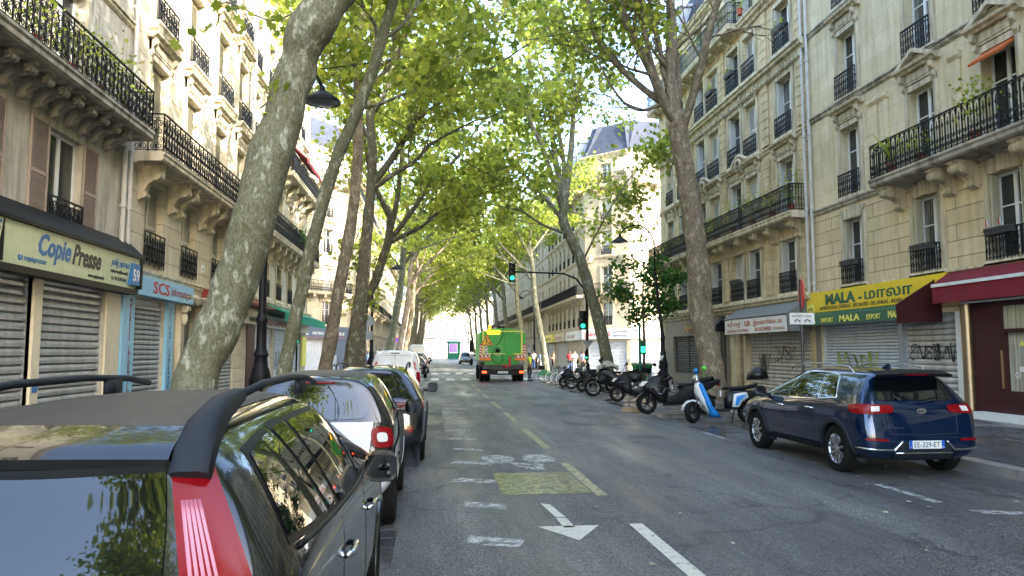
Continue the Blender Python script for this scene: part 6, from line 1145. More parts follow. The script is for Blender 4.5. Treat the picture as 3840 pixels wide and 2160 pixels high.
for _ in range(260):
    x = rnd.choice((rnd.uniform(-.3, 7.8), rnd.uniform(5.4, 7.9), rnd.uniform(8.2, 13))); y = rnd.uniform(4, 40); z = .02 if x < 7.92 else .155; s = rnd.uniform(.03, .075); a = rnd.uniform(0, 6.28); b.poly([(x+s*(u*math.cos(a)-v*math.sin(a)), y+s*(u*math.sin(a)+v*math.cos(a)), z+rnd.uniform(0, .012)) for u, v in leaf_shape(0)])
tag(b.build('fallen_leaves', mat('dry_leaf', (.30, .26, .18), .7, c2=(.45, .40, .30), scale=1), fix=False), kind='stuff')

# ---------------------------------------------------------------- two-wheelers (front at +x, wheel contact of the front wheel at the origin)
def puff(b, poly, w, k=.82, m=0, yc=0, wf=None):
    """soft body panel: side outline (x,z) swelled to half width w; wf(x,z) scales the width"""
    cx = sum(p[0] for p in poly)/len(poly); cz = sum(p[1] for p in poly)/len(poly); n = len(poly); vs = []; f = wf or (lambda x, z: 1)
    for (y, s) in ((-1, k), (-.75, .95), (-.3, 1.0), (.3, 1.0), (.75, .95), (1, k)):
        for x, z in poly: vs.append((cx+(x-cx)*s, yc+y*w*f(x, z), cz+(z-cz)*s))
    fs = [(i*n+j, i*n+(j+1) % n, (i+1)*n+(j+1) % n, (i+1)*n+j) for i in range(5) for j in range(n)]+[tuple(range(n-1, -1, -1)), tuple(range(5*n, 6*n))]
    b.add(vs, fs, m)
def tw_wheel(par, name, x, r, w, rimmk='rimdark', rz=0):
    b = MB(); b.lathe([(r-.09, -w*.4), (r-.03, -w/2), (r, -w*.2), (r, w*.2), (r-.03, w/2), (r-.09, w*.4), (r-.09, -w*.4)], 26, (0, 0, 0), 'y'); o = b.build(name, M['tyre'], par, loc=(x, 0, r), rot=(0, 0, rz), smooth=True, ang=40)
    b = MB(); b.lathe([(r-.085, -w*.3), (r-.085, w*.3), (r-.11, w*.3), (r-.11, -w*.3), (r-.085, -w*.3)], 26, (0, 0, 0), 'y')
    for k in range(5): a = 2*PI*k/5; b.tube([(.03*math.cos(a), 0, .03*math.sin(a)), ((r-.1)*math.cos(a+.2), 0, (r-.1)*math.sin(a+.2))], .016, 4)
    b.lathe([(.0, -.05), (.045, -.05), (.045, .05), (0, .05)], 12, (0, 0, 0), 'y'); b.build('rim', M[rimmk], o, fix=False); return o
def scooter(label, x, y, rz, body='gloss', size=1.0, screen=True, box=False, colour2=None, style='maxi', cover=False, grp='scooters and motorbikes parked side by side along the right kerb', lean=.10):
    T = empty('motor_scooter' if style != 'moto' else 'motorbike', (x, y, .008), rz, label, 'scooter' if style != 'moto' else 'motorbike', grp); T.rotation_euler = (lean, 0, rz); T.scale = (size,)*3
    r = .25 if style == 'city' else .27 if style == 'maxi' else .31; wb = 1.28 if style == 'city' else 1.5; r2 = r
    rm = 'rim' if style == 'moto' else 'rimdark'; tw_wheel(T, 'front_wheel', 0, r, .12, rm, .7 if colour2 else .18); tw_wheel(T, 'rear_wheel', -wb, r2, .14, rm)
    B = M['scoot_'+body]; b = MB()
    for s in (-.085, .085): b.tube([(0, s, r), (-.22, s*.8, .78)], [.022, .028], 6)
    b.build('fork', M['rimdark'], T, smooth=True); b = MB(); puff(b, [(r*1.1*math.cos(a), r+r*1.15*math.sin(a)) for a in (.1, .6, 1.1, 1.6, 2.1, 2.6)]+[(r*.92*math.cos(a), r+r*.98*math.sin(a)) for a in (2.5, 2.0, 1.5, 1.0, .5, .2)], .085, .95); b.build('front_mudguard', B if not colour2 else M['scoot_white'], T, smooth=True)
    if style == 'city':
        b = MB(); puff(b, [(-.16, .95), (-.08, .90), (-.06, .70), (-.22, .40), (-.34, .22), (-.42, .22), (-.34, .50), (-.26, .80)], .20, .8, wf=lambda x, z: .6+.4*math.exp(-((z-.45)/.25)**2)); b.build('front_shield', M['scoot_white' if colour2 else 'scoot_gloss'], T, smooth=True)
        if colour2: b = MB(); puff(b, [(-.20, .92), (-.13, .88), (-.26, .42), (-.40, .14), (-.62, .12), (-.44, .34), (-.30, .70)], .21, .8); b.build('leg_shield', M['scoot_blue'], T, smooth=True)
        b = MB(); b.box(-.82, -.40, -.16, .16, .26, .33); b.build('footboard', M['black'], T); b = MB(); puff(b, [(-.74, .32), (-.72, .70), (-1.0, .76), (-1.45, .72), (-1.55, .62), (-1.2, .48), (-1.0, .32)], .16); b.build('body', M['scoot_gloss'], T, smooth=True)
        if colour2:
            for s in (-1, 1): b = MB(); puff(b, [(-.86, .36), (-.92, .66), (-1.2, .70), (-1.25, .58), (-1.1, .50), (-1.02, .36)], .02, .9, yc=s*.165); o = b.build('side_panel', M['scoot_white'], T, smooth=True); b = MB(); puff(b, [(-.93, .40), (-.97, .60), (-1.17, .65), (-1.19, .57), (-1.06, .52), (-1.0, .40)], .008, .95, yc=s*.188); b.build('panel_blue', M['scoot_blue'], o); text('cooltra', .08, M['scoot_white'], o, (-.95 if s < 0 else -1.13, s*.2, .42 if s < 0 else .5), (R(90), -R(62)*s, 0 if s < 0 else PI), width=.19, ext=.001)
        zh = 1.0; xh = -.24; b = MB(); b.sphere((-.12, 0, .99), .09, .115, .115, 14); b.build('headlamp', M['rim' if colour2 else 'whitelens'], T, smooth=True); seat = [(-.70, .76), (-.72, .82), (-1.1, .84), (-1.5, .90), (-1.5, .82), (-1.15, .74)]
    elif style == 'maxi':
        b = MB(); puff(b, [(.15, .72), (.06, .58), (-.14, .48), (-.30, .30), (-.50, .28), (-.52, .60), (-.46, .90), (-.30, 1.0), (-.08, .94)], .22, .74, wf=lambda x, z: 1 if x < -.1 else .7); b.build('front_fairing', B, T, smooth=True, ang=60)
        b = MB(); puff(b, [(-.42, .22), (-.46, .44), (-.70, .50), (-.82, .62), (-1.15, .60), (-1.25, .40), (-1.2, .24)], .20, .8); puff(b, [(-.80, .52), (-.86, .70), (-1.3, .76), (-1.88, .90), (-1.95, .84), (-1.66, .64), (-1.3, .46)], .16, .72); b.build('body', M['scoot_matt' if body == 'gloss' else 'scoot_gloss'], T, smooth=True, ang=60)
        b = MB(); b.tube([(-1.0, -.2, .28), (-1.4, -.23, .32), (-1.85, -.23, .44)], [.04, .06, .06], 10); b.build('exhaust', M['rimdark'], T, smooth=True)
        for s in (-1, 1): b = MB(); b.tube([(-.05, s*.19, .66), (-.28, s*.225, .72), (-.46, s*.225, .68), (-.36, s*.22, .5), (-.1, s*.18, .56), (-.05, s*.18, .66)], .007, 4); b.build('trim', M['rim'], T)
        for s in (-1, 1): b = MB(); b.add([(.15, s*.03, .70), (.09, s*.16, .68), (-.05, s*.20, .80), (.05, s*.05, .82), (.12, s*.03, .76)], [(0, 1, 2, 3, 4)]); b.build('headlamp', M['whitelens'], T, loc=(.035, 0, .02), fix=False)
        zh = 1.08; xh = -.36; seat = [(-.80, .66), (-.84, .77), (-1.12, .78), (-1.25, .90), (-1.75, .97), (-1.78, .88), (-1.3, .74)]
    else:
        b = MB(); puff(b, [(-.25, .98), (-.15, .86), (-.42, .70), (-.55, .34), (-1.1, .30), (-1.15, .60), (-.8, .82), (-.5, 1.0)], .17, .75); puff(b, [(-.9, .66), (-1.0, .82), (-1.7, .95), (-1.75, .86), (-1.2, .62)], .11); b.build('body', B, T, smooth=True, ang=60)
        b = MB(); b.tube([(-.6, -.14, .42), (-.75, -.2, .3), (-1.2, -.2, .32), (-1.75, -.22, .46)], [.03, .035, .05, .055], 8); b.build('exhaust', M['rim'], T, smooth=True); b = MB(); b.lathe([(.0, .02), (.09, .0), (.09, -.08), (0, -.1)], 14, (-.14, 0, .92), 'x'); b.build('headlamp', M['whitelens'], T, smooth=True)
        zh = 1.08; xh = -.32; seat = [(-.72, .82), (-.78, .87), (-1.2, .86), (-1.6, .98), (-1.62, .92), (-1.2, .78)]
        for s in (-1, 1): b = MB(); puff(b, [(-1.25, .50), (-1.25, .78), (-1.7, .80), (-1.7, .50)], .10, .85, yc=s*.27); b.build('pannier', M['scoot_gloss'], T, smooth=True)
    b = MB(); puff(b, seat, .15, .8); b.build('seat', M['black'], T, smooth=True)
    b = MB(); b.tube([(xh-.1, -.36, zh-.03), (xh, -.2, zh), (xh+.03, 0, zh-.04), (xh, .2, zh), (xh-.1, .36, zh-.03)], .016, 6); b.build('handlebar', M['black'], T, smooth=True)
    for s in (-1, 1):
        b = MB(); b.tube([(xh, s*.25, zh), (xh+.03, s*.36, zh+.16)], .009, 4); b.sphere((xh+.03, s*.40, zh+.22), .055, .085, .055, 10); mk = 'black'
        if colour2: mk = 'scoot_lime' if s > 0 else 'scoot_blue'
        b.build('mirror', M[mk], T, smooth=True)
    if screen: b = MB(); b.grid(lambda u, v: (xh+.24-.30*v-.05*(2*u-1)**2, (.19-.06*v)*(2*u-1), zh-.10+.52*v), 8, 6); b.build('windscreen', M['smoke'], T, smooth=True, fix=False)
    if box: b = MB(); puff(b, [(-wb-.02, .98), (-wb-.05, 1.16), (-wb-.22, 1.28), (-wb-.42, 1.18), (-wb-.46, 1.0)], .22, .8); b.build('top_box', M['scoot_gloss'], T, smooth=True)
    if cover: b = MB(); b.grid(lambda u, v: (-.15-.75*u, .3*(2*v-1), 1.08+.16*math.sin(PI*u)-.18*abs(2*v-1)**1.5+.03*math.sin(9*u+7*v)), 10, 8); b.build('seat_cover', mat('pale_cover', (.35, .32, .25), .9), T, smooth=True, fix=False)
    b = MB(); b.tube([(-wb+.3, -.08, .32), (-wb+.35, -.2, .0)], .014, 5); b.build('side_stand', M['rimdark'], T)
    b = MB(); b.box(-wb-.42, -wb-.39, -.09, .09, .45, .6); b.build('number_plate', M['plate'], T); b = MB(); b.box(-wb-.41, -wb-.36, -.07, .07, .72, .80); b.build('rear_lamp', M['redlens'], T)
    return T
M['scoot_gloss'] = mat('scooter_black', (.006, .006, .007), .3, 0, .35); M['scoot_matt'] = mat('scooter_matt', (.012, .012, .014), .5, 0, .2); M['scoot_white'] = paintm('scooter_white', (.65, .66, .68), .25, 0); M['scoot_blue'] = mat('scooter_blue', (.01, .22, .62), .4); M['scoot_lime'] = mat('mirror_green', (.10, .60, .08), .4)
M['smoke'] = mat('windscreen_plastic', (.5, .52, .53), .1, 0, .7); M['smoke'].node_tree.nodes['Principled BSDF'].inputs['Alpha'].default_value = .75
scooter('white and bright blue hire scooter with one blue and one green mirror', 6.35, 17.85, PI-.12, style='city', colour2=True, screen=False, box=True, size=1.08)
scooter('big glossy black scooter with tall clear windscreen behind the blue hire scooter', 6.0, 20.6, PI-.08, style='maxi', size=1.1)
scooter('black scooter with pointed windscreen in front of the green bin', 6.42, 25.7, PI-.2, body='matt', style='maxi', size=1.0)
scooter('old black touring motorbike with a pale cover over its tank and panniers', 6.25, 28.9, PI-.15, style='moto', cover=True, size=1.12, screen=False)
scooter('slim black scooter just beyond the touring motorbike', 6.55, 32.6, PI-.1, style='city', screen=True); scooter('black motorbike with a bare front wheel, fourth before the bicycles', 6.45, 34.6, PI-.15, style='moto', screen=False); scooter('matt black scooter nearest the row of bicycles', 6.4, 36.4, PI-.1, body='matt', style='maxi', screen=True, size=.95)
def bicycle(label, x, y, rz, mk='iron', fender=None, grp='bicycles standing in a row beyond the scooters', basket=False):
    T = empty('bicycle', (x, y, .008), rz, label, 'bicycle', grp); T.rotation_euler = (.06, 0, rz)
    for nm, wx in (('front_wheel', 0), ('rear_wheel', -1.05)):
        b = MB(); b.lathe([(.31, -.018), (.345, -.02), (.345, .02), (.31, .018), (.31, -.018)], 28, (0, 0, 0), 'y'); o = b.build(nm, M['tyre'], T, loc=(wx, 0, .345), smooth=True, ang=40); b = MB()
        b.lathe([(.295, -.012), (.312, -.012), (.312, .012), (.295, .012), (.295, -.012)], 28, (0, 0, 0), 'y')
        for k in range(14): a = 2*PI*k/14; b.tube([(0, 0, 0), (.30*math.cos(a), 0, .30*math.sin(a))], .003, 3, cap=False)
        b.build('rim', M['rim'], o, fix=False)
    b = MB()
    for p in ([(0, 0, .345), (-.13, 0, .82), (-.15, 0, .98)], [(-.13, 0, .80), (-.62, 0, .30)], [(-.15, 0, .72), (-.72, 0, .72)], [(-.62, 0, .30), (-.76, 0, .85)], [(-1.05, 0, .345), (-.62, 0, .30)], [(-1.05, 0, .345), (-.73, 0, .72)]): b.tube(p, .02 if mk != 'iron' else .016, 6)
    b.build('frame', M[mk], T, smooth=True); b = MB(); b.tube([(-.22, -.28, 1.0), (-.15, -.12, 1.02), (-.15, .12, 1.02), (-.22, .28, 1.0)], .013, 5); b.build('handlebar', M['black'], T, smooth=True); b = MB(); b.sphere((-.80, 0, .90), .13, .07, .035, 8); b.build('saddle', M['black'], T, smooth=True); b = MB(); b.lathe([(.0, -.03), (.09, -.03), (.09, -.02)], 14, (-.62, 0, .30), 'y'); b.tube([(-.62, -.05, .30), (-.55, -.08, .16)], .01, 4); b.build('crank', M['rimdark'], T)
    if fender: b = MB(); puff(b, [(.38*math.cos(a), .345+.38*math.sin(a)) for a in [k*PI/8 for k in range(9)]]+[(-.2, .345+.08), (.2, .345+.08)], .03, .97); b.build('wheel_cover', M[fender], T, smooth=True, ang=40)
    if basket: b = MB(); b.box(-.02, .32, -.16, .16, .74, .98); b.build('basket', M['black'], T)
    return T
plain('velogreen', (.02, .32, .14), .35); plain('veloblue', (.10, .28, .60), .35)
for i, (x, y, mk, fd, lb) in enumerate(((6.6, 38.2, 'iron', None, 'grey bicycle next to the last black scooter'), (6.5, 39.3, 'iron', None, 'dark bicycle between the grey bicycle and the thick-tyred one'), (6.35, 40.4, 'rim', None, 'silver bicycle next to the green hire bicycle'), (6.3, 42.3, 'velogreen', 'velogreen', 'green hire bicycle with covered wheel at the end of the row'))): bicycle(lb, x, y, PI-.15+.04*i, mk, fd, basket=(fd is not None))
bicycle('green hire bicycle standing behind the row near the traffic light', 8.9, 43.0, PI+.3, 'velogreen', None); bicycle('pale blue bicycle leaning by the right-hand street lamp', 10.3, 35.0, 2.2, 'veloblue', None, basket=True, grp=None)

# ---------------------------------------------------------------- green street-washing truck
T = empty('washing_truck', (4.05, 43.6, .004), R(90), 'green street-washing truck with flashing amber bar and red-white chevrons seen from behind', 'truck')
g = mat('truck_green', (.008, .36, .03), .35, var=.08, scale=1.5); yl = M['lemon']; W2 = 1.38
b = MB(); pr = [(-W2, 1.28), (W2, 1.28), (W2, 2.85), (W2*.8, 3.04), (W2*.4, 3.15), (0, 3.18), (-W2*.4, 3.15), (-W2*.8, 3.04), (-W2, 2.85)]; b.prof(pr, .35, 4.6); b.box(.5, 4.4, -1.0, 1.0, 1.0, 1.28); b.build('tank_body', g, T)
b = MB(); b.box(.3, .35, -1.16, 1.16, 1.62, 1.68); b.box(.3, .35, -1.2, -1.1, 1.62, 3.0); b.box(.3, .35, 1.1, 1.2, 1.62, 3.0); b.box(.3, .35, -1.1, 1.1, 2.95, 3.02); b.build('yellow_frame', yl, T)
b = MB(); b.box(.27, .35, -.62, -.14, 1.55, 2.75); b.build('locker', g, T); b = MB(); b.box(.18, .34, .17, .92, 2.80, 3.05); b.build('light_bar', M['amberlit'], T)
for s in (-1, 1):
    o = panel(T, 0, .02, 1.45, 2.15, 0, .16, 'signwhite', 'chevron_panel'); o.location = (.28, s*1.30-.08, 0); o2 = panel(T, 0, .02, 1.42, 1.58, 0, .62, 'signwhite', 'chevron_panel'); o2.location = (.275, s*1.07-.31, 0); b = MB()
    for k in range(5): z = 1.47+k*.16; b.poly([(-.004, .0, z), (-.004, .16, z+.06*1), (-.004, .16, z+.14), (-.004, 0, z+.08)])
    b.build('red_stripes', M['sred'], o, fix=False); b = MB()
    for k in range(3): y = .04+k*.22; b.poly([(-.004, y, 1.42), (-.004, y+.1, 1.42), (-.004, y+.16, 1.58), (-.004, y+.06, 1.58)])
    b.build('red_stripes', M['sred'], o2, fix=False); o3 = panel(T, 0, .02, 1.26, 1.41, 0, .68, 'creampaint', 'orange_band'); o3.location = (.27, s*1.04-.34, 0); o3.data = o3.data.copy(); o3.data.materials[0] = mat('orange_reflective', (.8, .22, .02), .4)
    for (wx, dual) in ((1.3, 1), (4.6, 0)):
        wheel(T, wx, s*1.17, .48, .48, .3, 'plain')
        if dual: wheel(T, wx, s*.84, .48, .48, .3, 'plain')
    b = MB(); b.box(-.02, .02, -.13, .13, .52, .64); b.build('rear_lamp', M['redlit'], T, loc=(.05, s*1.1, 0)); b = MB(); b.box(5.0, 5.2, -.12, .12, 1.75, 2.55); o = b.build('mirror', M['black'], T, loc=(0, s*1.62, 0)); b = MB(); b.tube([(5.1, s*1.2, 2.6), (5.1, s*1.6, 2.6)], .03, 5); b.build('mirror_arm', M['black'], T)
b = MB(); b.box(.08, .2, -1.25, 1.25, .42, .72); b.build('bumper', M['black'], T); b = MB(); b.box(.3, 6.0, -.5, .5, .55, 1.0); b.box(.5, .9, -1.15, 1.15, .75, 1.0); b.box(2.0, 3.9, -1.2, -.5, .5, 1.1); b.box(2.0, 3.9, .5, 1.2, .5, 1.1); b.build('chassis', M['darkgrey'], T)
b = MB(); b.prof([(-1.22, .5), (1.22, .5), (1.25, 1.2), (1.2, 2.9), (1.0, 3.0), (-1.0, 3.0), (-1.2, 2.9), (-1.25, 1.2)], 4.8, 6.5); b.build('cab', p_white, T); b = MB(); b.box(5.3, 6.2, -1.26, -1.2, 1.7, 2.6); b.box(5.3, 6.2, 1.2, 1.26, 1.7, 2.6); b.box(6.49, 6.52, -1.1, 1.1, 1.6, 2.7); b.build('cab_window', M['carglass'], T)
b = MB(); b.ext([(1.32, 2.16), (.56, 2.16), (.94, 2.80)], 'x', .22, .26); o = b.build('works_sign', M['sred'], T); b = MB(); b.ext([(1.24, 2.20), (.64, 2.20), (.94, 2.71)], 'x', .215, .22); b.build('yellow_field', mat('sign_orange', (.9, .5, .02), .4), o); b = MB(); b.ext([(.98, 2.28), (1.02, 2.28), (.98, 2.42), (1.02, 2.54), (.95, 2.56), (.90, 2.44), (.93, 2.38), (.90, 2.28), (.94, 2.28), (.96, 2.36)], 'x', .208, .215); b.ext([(.88, 2.26), (.70, 2.26), (.76, 2.36), (.82, 2.33)], 'x', .208, .215); b.sphere((.212, .985, 2.59), .008, .035, .035, 8); b.build('digger_figure', M['ink'], o)
for z, t_ in ((2.0, '90'), (1.74, '80')): b = MB(); b.lathe([(0, .29), (.125, .29), (.125, .3)], 20, (0, .98, z), 'x'); o = b.build('speed_disc', M['signwhite'], T); text(t_, .17, M['ink'], o, (.285, 1.06, z-.06), (R(90), 0, -R(90)), width=.17, ext=.001, bold=.004)
b = MB(); b.tube([(.24, .3+.3*math.cos(a), 1.85+.3*math.sin(a)) for a in [k*PI/12 for k in range(25)]], .02, 6); b.build('hose_reel', mat('hose_pale', (.25, .6, .35), .4), T); b = MB(); b.lathe([(0, .2), (.12, .2), (.14, .3)], 16, (0, .3, 1.85), 'x'); b.tube([(.2, -.02, 3.2), (.18, 0, 2.7), (.16, .25, 2.3), (.16, .55, 1.95), (.16, .68, 1.5), (.16, .5, 1.15), (.16, .15, 1.05), (.16, 0, 1.3), (.16, .0, 1.7)], .02, 6); b.build('hose', M['black'], T, smooth=True); b = MB(); b.box(.2, .26, -.48, -.36, .95, 1.5); b.tube([(.22, -.4, .95), (.2, -.2, .88), (.18, .0, .98)], .06, 8); b.build('suction_hose', M['sred'], T)
b = MB(); b.tube([(.5, .75, 3.1), (.5, .75, 3.35)], .08, 8); b.build('beacon', M['amberlit'], T); b = MB(); b.box(.4, .9, -.15, .3, 3.16, 3.3); b.tube([(.6, -.1, 3.2), (.6, .0, 3.6)], .03, 5); b.build('valve_gear', M['black'], T); b = MB(); b.box(.05, .07, -.3, .3, .51, .63); b.build('number_plate', M['plate'], T); text('FN 306 FF', .1, M['ink'], T, (.045, .26, .54), (R(90), 0, -R(90)), width=.52, ext=.001); text('54503', .12, M['signwhite'], T, (.29, -.75, 2.83), (R(90), 0, -R(90)), width=.3, ext=.001)
# ---------------------------------------------------------------- people
SK = {}
def skinmesh(name, verts, edges, radii, m, root=0, sub=1):
    me = bpy.data.meshes.new(name); me.from_pydata(verts, edges, []); o = bpy.data.objects.new(name, me); col.objects.link(o); o.modifiers.new('k', 'SKIN'); sk = me.skin_vertices[0].data
    for i, r in enumerate(radii): sk[i].radius = (r, r) if not isinstance(r, tuple) else r
    sk[root].use_root = True; md = o.modifiers.new('s', 'SUBSURF'); md.levels = sub; md.render_levels = sub; bpy.context.view_layer.update(); dg = bpy.context.evaluated_depsgraph_get(); r = bpy.data.meshes.new_from_object(o.evaluated_get(dg)); bpy.data.objects.remove(o)
    r.materials.clear(); r.materials.append(m); r.polygons.foreach_set('use_smooth', [True]*len(r.polygons)); r.name = name; return r
def person(label, x, y, rz, skin, shirt, trousers, hair='ink', pose='stand', cap=None, z=.14, grp=None, h=1.75, sleeve='short'):
    """faces local -y"""
    T = empty('person', (x, y, z), rz, label, 'person', grp); T.scale = (h/1.78,)*3
    st = .12 if pose == 'walk' else 0; sit = pose == 'ride'
    hipz, kn = .94, .50; V = [(0, 0, .96), (0, 0, 1.12), (0, -.01, 1.32), (0, 0, 1.46), (0, -.01, 1.54), (0, -.02, 1.62), (0, -.01, 1.72)]; Rr = [(.15, .10), (.14, .095), (.165, .105), (.09, .07), (.052, .055), (.078, .092), (.07, .085)]; E = [(0, 1), (1, 2), (2, 3), (3, 4), (4, 5), (5, 6)]
    legs, arms = [], []
    for s in (-1, 1):
        i = len(V); f = s*st
        L = [(s*.09, 0, .90), (s*.10, -.35 if sit else -f*.6, .78 if sit else .50), (s*.10, -.30 if sit else f*.9, .35 if sit else .09), (s*.11, (-.42 if sit else f*.9-.14), .30 if sit else .03)]
        V += L; Rr += [.088, .058, .042, .035]; E += [(0, i), (i, i+1), (i+1, i+2), (i+2, i+3)]; legs.append(L)
        i = len(V)
        if pose == 'crossed': A = [(s*.19, 0, 1.42), (s*.24, -.03, 1.15), (s*.02, -.20, 1.16), (-s*.10, -.19, 1.19)]
        elif pose == 'hold' or sit: A = [(s*.19, 0, 1.42), (s*.23, -.05, 1.15), (s*.14, -.28, 1.14), (s*.10, -.35, 1.16)]
        else: A = [(s*.19, 0, 1.42), (s*.235, .02+f*.4, 1.14), (s*.24, -.05+f*.8, .90), (s*.24, -.07+f*.9, .82)]
        V += A; Rr += [.058, .042, .030, .032]; E += [(3, i), (i, i+1), (i+1, i+2), (i+2, i+3)]; arms.append(A)
        hnd = Vector(A[3]); dr = (Vector(A[3])-Vector(A[2])).normalized(); sd = dr.cross(Vector((s, 0, .2))).normalized()
        for k in range(5):
            j = len(V); off = sd*(.028-.014*k); p = hnd+off+(dr*.02 if k else sd*.02); q = p+dr*(.05+.012*(2-abs(k-2.3))) if k else p+(dr*.03+sd*.03); V += [tuple(p), tuple(q)]; Rr += [.010, .008]; E += [(i+3, j), (j, j+1)]
    put('body', skinmesh('body', V, E, Rr, M[skin]), T)
    tv = [(0, 0, .98), (0, 0, .93)]; te = [(0, 1)]; tr = [(.165, .115), (.155, .115)]
    for L in legs: i = len(tv); tv += [L[0], L[1], tuple(Vector(L[2])+Vector((0, 0, .02)))]; tr += [.105, .075, .062]; te += [(1, i), (i, i+1), (i+1, i+2)]
    put('trousers', skinmesh('trousers', tv, te, tr, M[trousers]), T)
    sv = [(0, 0, .92), (0, 0, 1.12), (0, -.01, 1.32), (0, 0, 1.46)]; se = [(0, 1), (1, 2), (2, 3)]; sr = [(.18, .125), (.165, .115), (.185, .125), (.10, .085)]
    for A in arms: 
        i = len(sv); e = Vector(A[0]).lerp(Vector(A[1]), .75) if sleeve == 'short' else A[2]; sv += [A[0]] + ([tuple(e)] if sleeve == 'short' else [A[1], A[2]]); sr += [.075]+([.065] if sleeve == 'short' else [.058, .045]); se += [(3, i), (i, i+1)]+([] if sleeve == 'short' else [(i+1, i+2)])
    put('shirt', skinmesh('shirt', sv, se, sr, M[shirt]), T)
    b = MB()
    for s in (-1, 1): b.box(s*.11-.045, s*.11+.045, legs[0][3][1]-.06 if s < 0 else legs[1][3][1]-.06, (legs[0][2][1] if s < 0 else legs[1][2][1])+.06, (legs[0][3][2]-.03), legs[0][3][2]+.05)
    b.build('shoes', M['black'], T); b = MB()
    for s in (-1, 1): b.sphere((s*.032, -.105, 1.645), .011, .008, .008, 6)
    b.build('eyes', M['ink'], T); b = MB(); b.sphere((0, -.115, 1.61), .012, .016, .02, 6); b.box(-.022, .022, -.108, -.095, 1.57, 1.576)
    for s in (-1, 1): b.sphere((s*.085, 0, 1.63), .012, .02, .03, 6)
    b.build('face_features', M[skin], T)
    if hair or cap:
        b = MB(); vs = [];
        for i in range(6):
            th = PI/2*i/5
            for k in range(14): ph = 2*PI*k/14; front = max(0, -math.sin(ph)); vs.append((.092*math.sin(th)*math.cos(ph), .005+.108*math.sin(th)*math.sin(ph)*(1-.1*front), 1.665+.10*math.cos(th)-(0 if front > .3 else .035*(i/5))))
        b.add(vs, [(i*14+k, (i+1)*14+k, (i+1)*14+(k+1) % 14, i*14+(k+1) % 14) for i in range(5) for k in range(14)])
        if cap: b.box(-.06, .06, -.17, -.08, 1.665, 1.68)
        b.build('cap' if cap else 'hair', M[cap or hair], T, smooth=True, fix=False)
    return T
for k, c in dict(skin_d=(.09, .045, .03), skin_m=(.28, .15, .10), skin_l=(.50, .33, .25), cl_white=(.62, .62, .60), cl_lblue=(.30, .42, .58), cl_tan=(.36, .22, .13), cl_red=(.40, .03, .04), cl_grey=(.22, .28, .36), jeans=(.03, .06, .14), cl_black=(.015, .015, .018), cl_pale=(.42, .46, .50), hivis=(.75, .80, .05), hairgrey=(.35, .34, .33)).items(): plain(k, c, .8)
person('dark-haired man in a white shirt and jeans standing beyond the bicycles', 9.2, 68.5, -.6, 'skin_d', 'cl_white', 'jeans'); person('grey-haired man in a pale blue shirt facing the man in jeans', 9.75, 67.5, -1.0, 'skin_l', 'cl_lblue', 'cl_pale', 'hairgrey', 'walk', sleeve='long')
person('man in a tan shirt holding something beside the pale tree trunk', 10.0, 62.0, -1.2, 'skin_d', 'cl_tan', 'cl_black', pose='hold', sleeve='long'); person('man in a red shirt in front of the far right shops', 10.9, 59.2, -.4, 'skin_d', 'cl_red', 'jeans'); person('man in a white shirt with folded arms next to the red-shirted man', 11.15, 58.4, -.2, 'skin_m', 'cl_white', 'cl_grey', pose='crossed')
person('man in a grey-blue shirt by the traffic light mast', 11.4, 56.4, .5, 'skin_m', 'cl_grey', 'cl_black'); person('street worker in a yellow vest at the right side of the truck', 5.85, 45.4, 1.2, 'skin_m', 'hivis', 'cl_black', z=0, pose='walk')
person('person in dark clothes pulling a suitcase past the pharmacy', -7.85, 57, 1.4, 'skin_m', 'cl_black', 'jeans', pose='walk', z=0); T = empty('suitcase', (-7.35, 57.1, 0), .2, 'pale grey wheeled suitcase behind the person at the pharmacy', 'suitcase'); b = MB(); b.box(-.2, .2, -.12, .12, .08, .68); b.build('shell', M['cl_pale'], T); b = MB(); b.tube([(-.1, 0, .68), (-.1, 0, 1.0), (.1, 0, 1.0), (.1, 0, .68)], .012, 4); b.build('handle', M['black'], T); b = MB(); b.lathe([(0, -.15), (.06, -.15), (.06, .15), (0, .15)], 10, (.14, 0, .06), 'y'); b.build('wheels', M['black'], T)
person('man in a light blue shirt and red cap by the left corner lamp', -5.35, 60.5, .6, 'skin_d', 'cl_lblue', 'jeans', cap='cl_red'); person('man in black with a white cap further right by the left corner lamp', -4.6, 61.5, -.8, 'skin_d', 'cl_black', 'cl_black', cap='cl_white')
scooter('scooter ridden towards the camera on the far road', 4.9, 97, -R(90), style='city', screen=False, grp=None, lean=0); person('rider in pale clothes on the far scooter', 4.9, 97.95, 0, 'skin_m', 'cl_white', 'jeans', pose='ride', cap='cl_white', z=-.02)
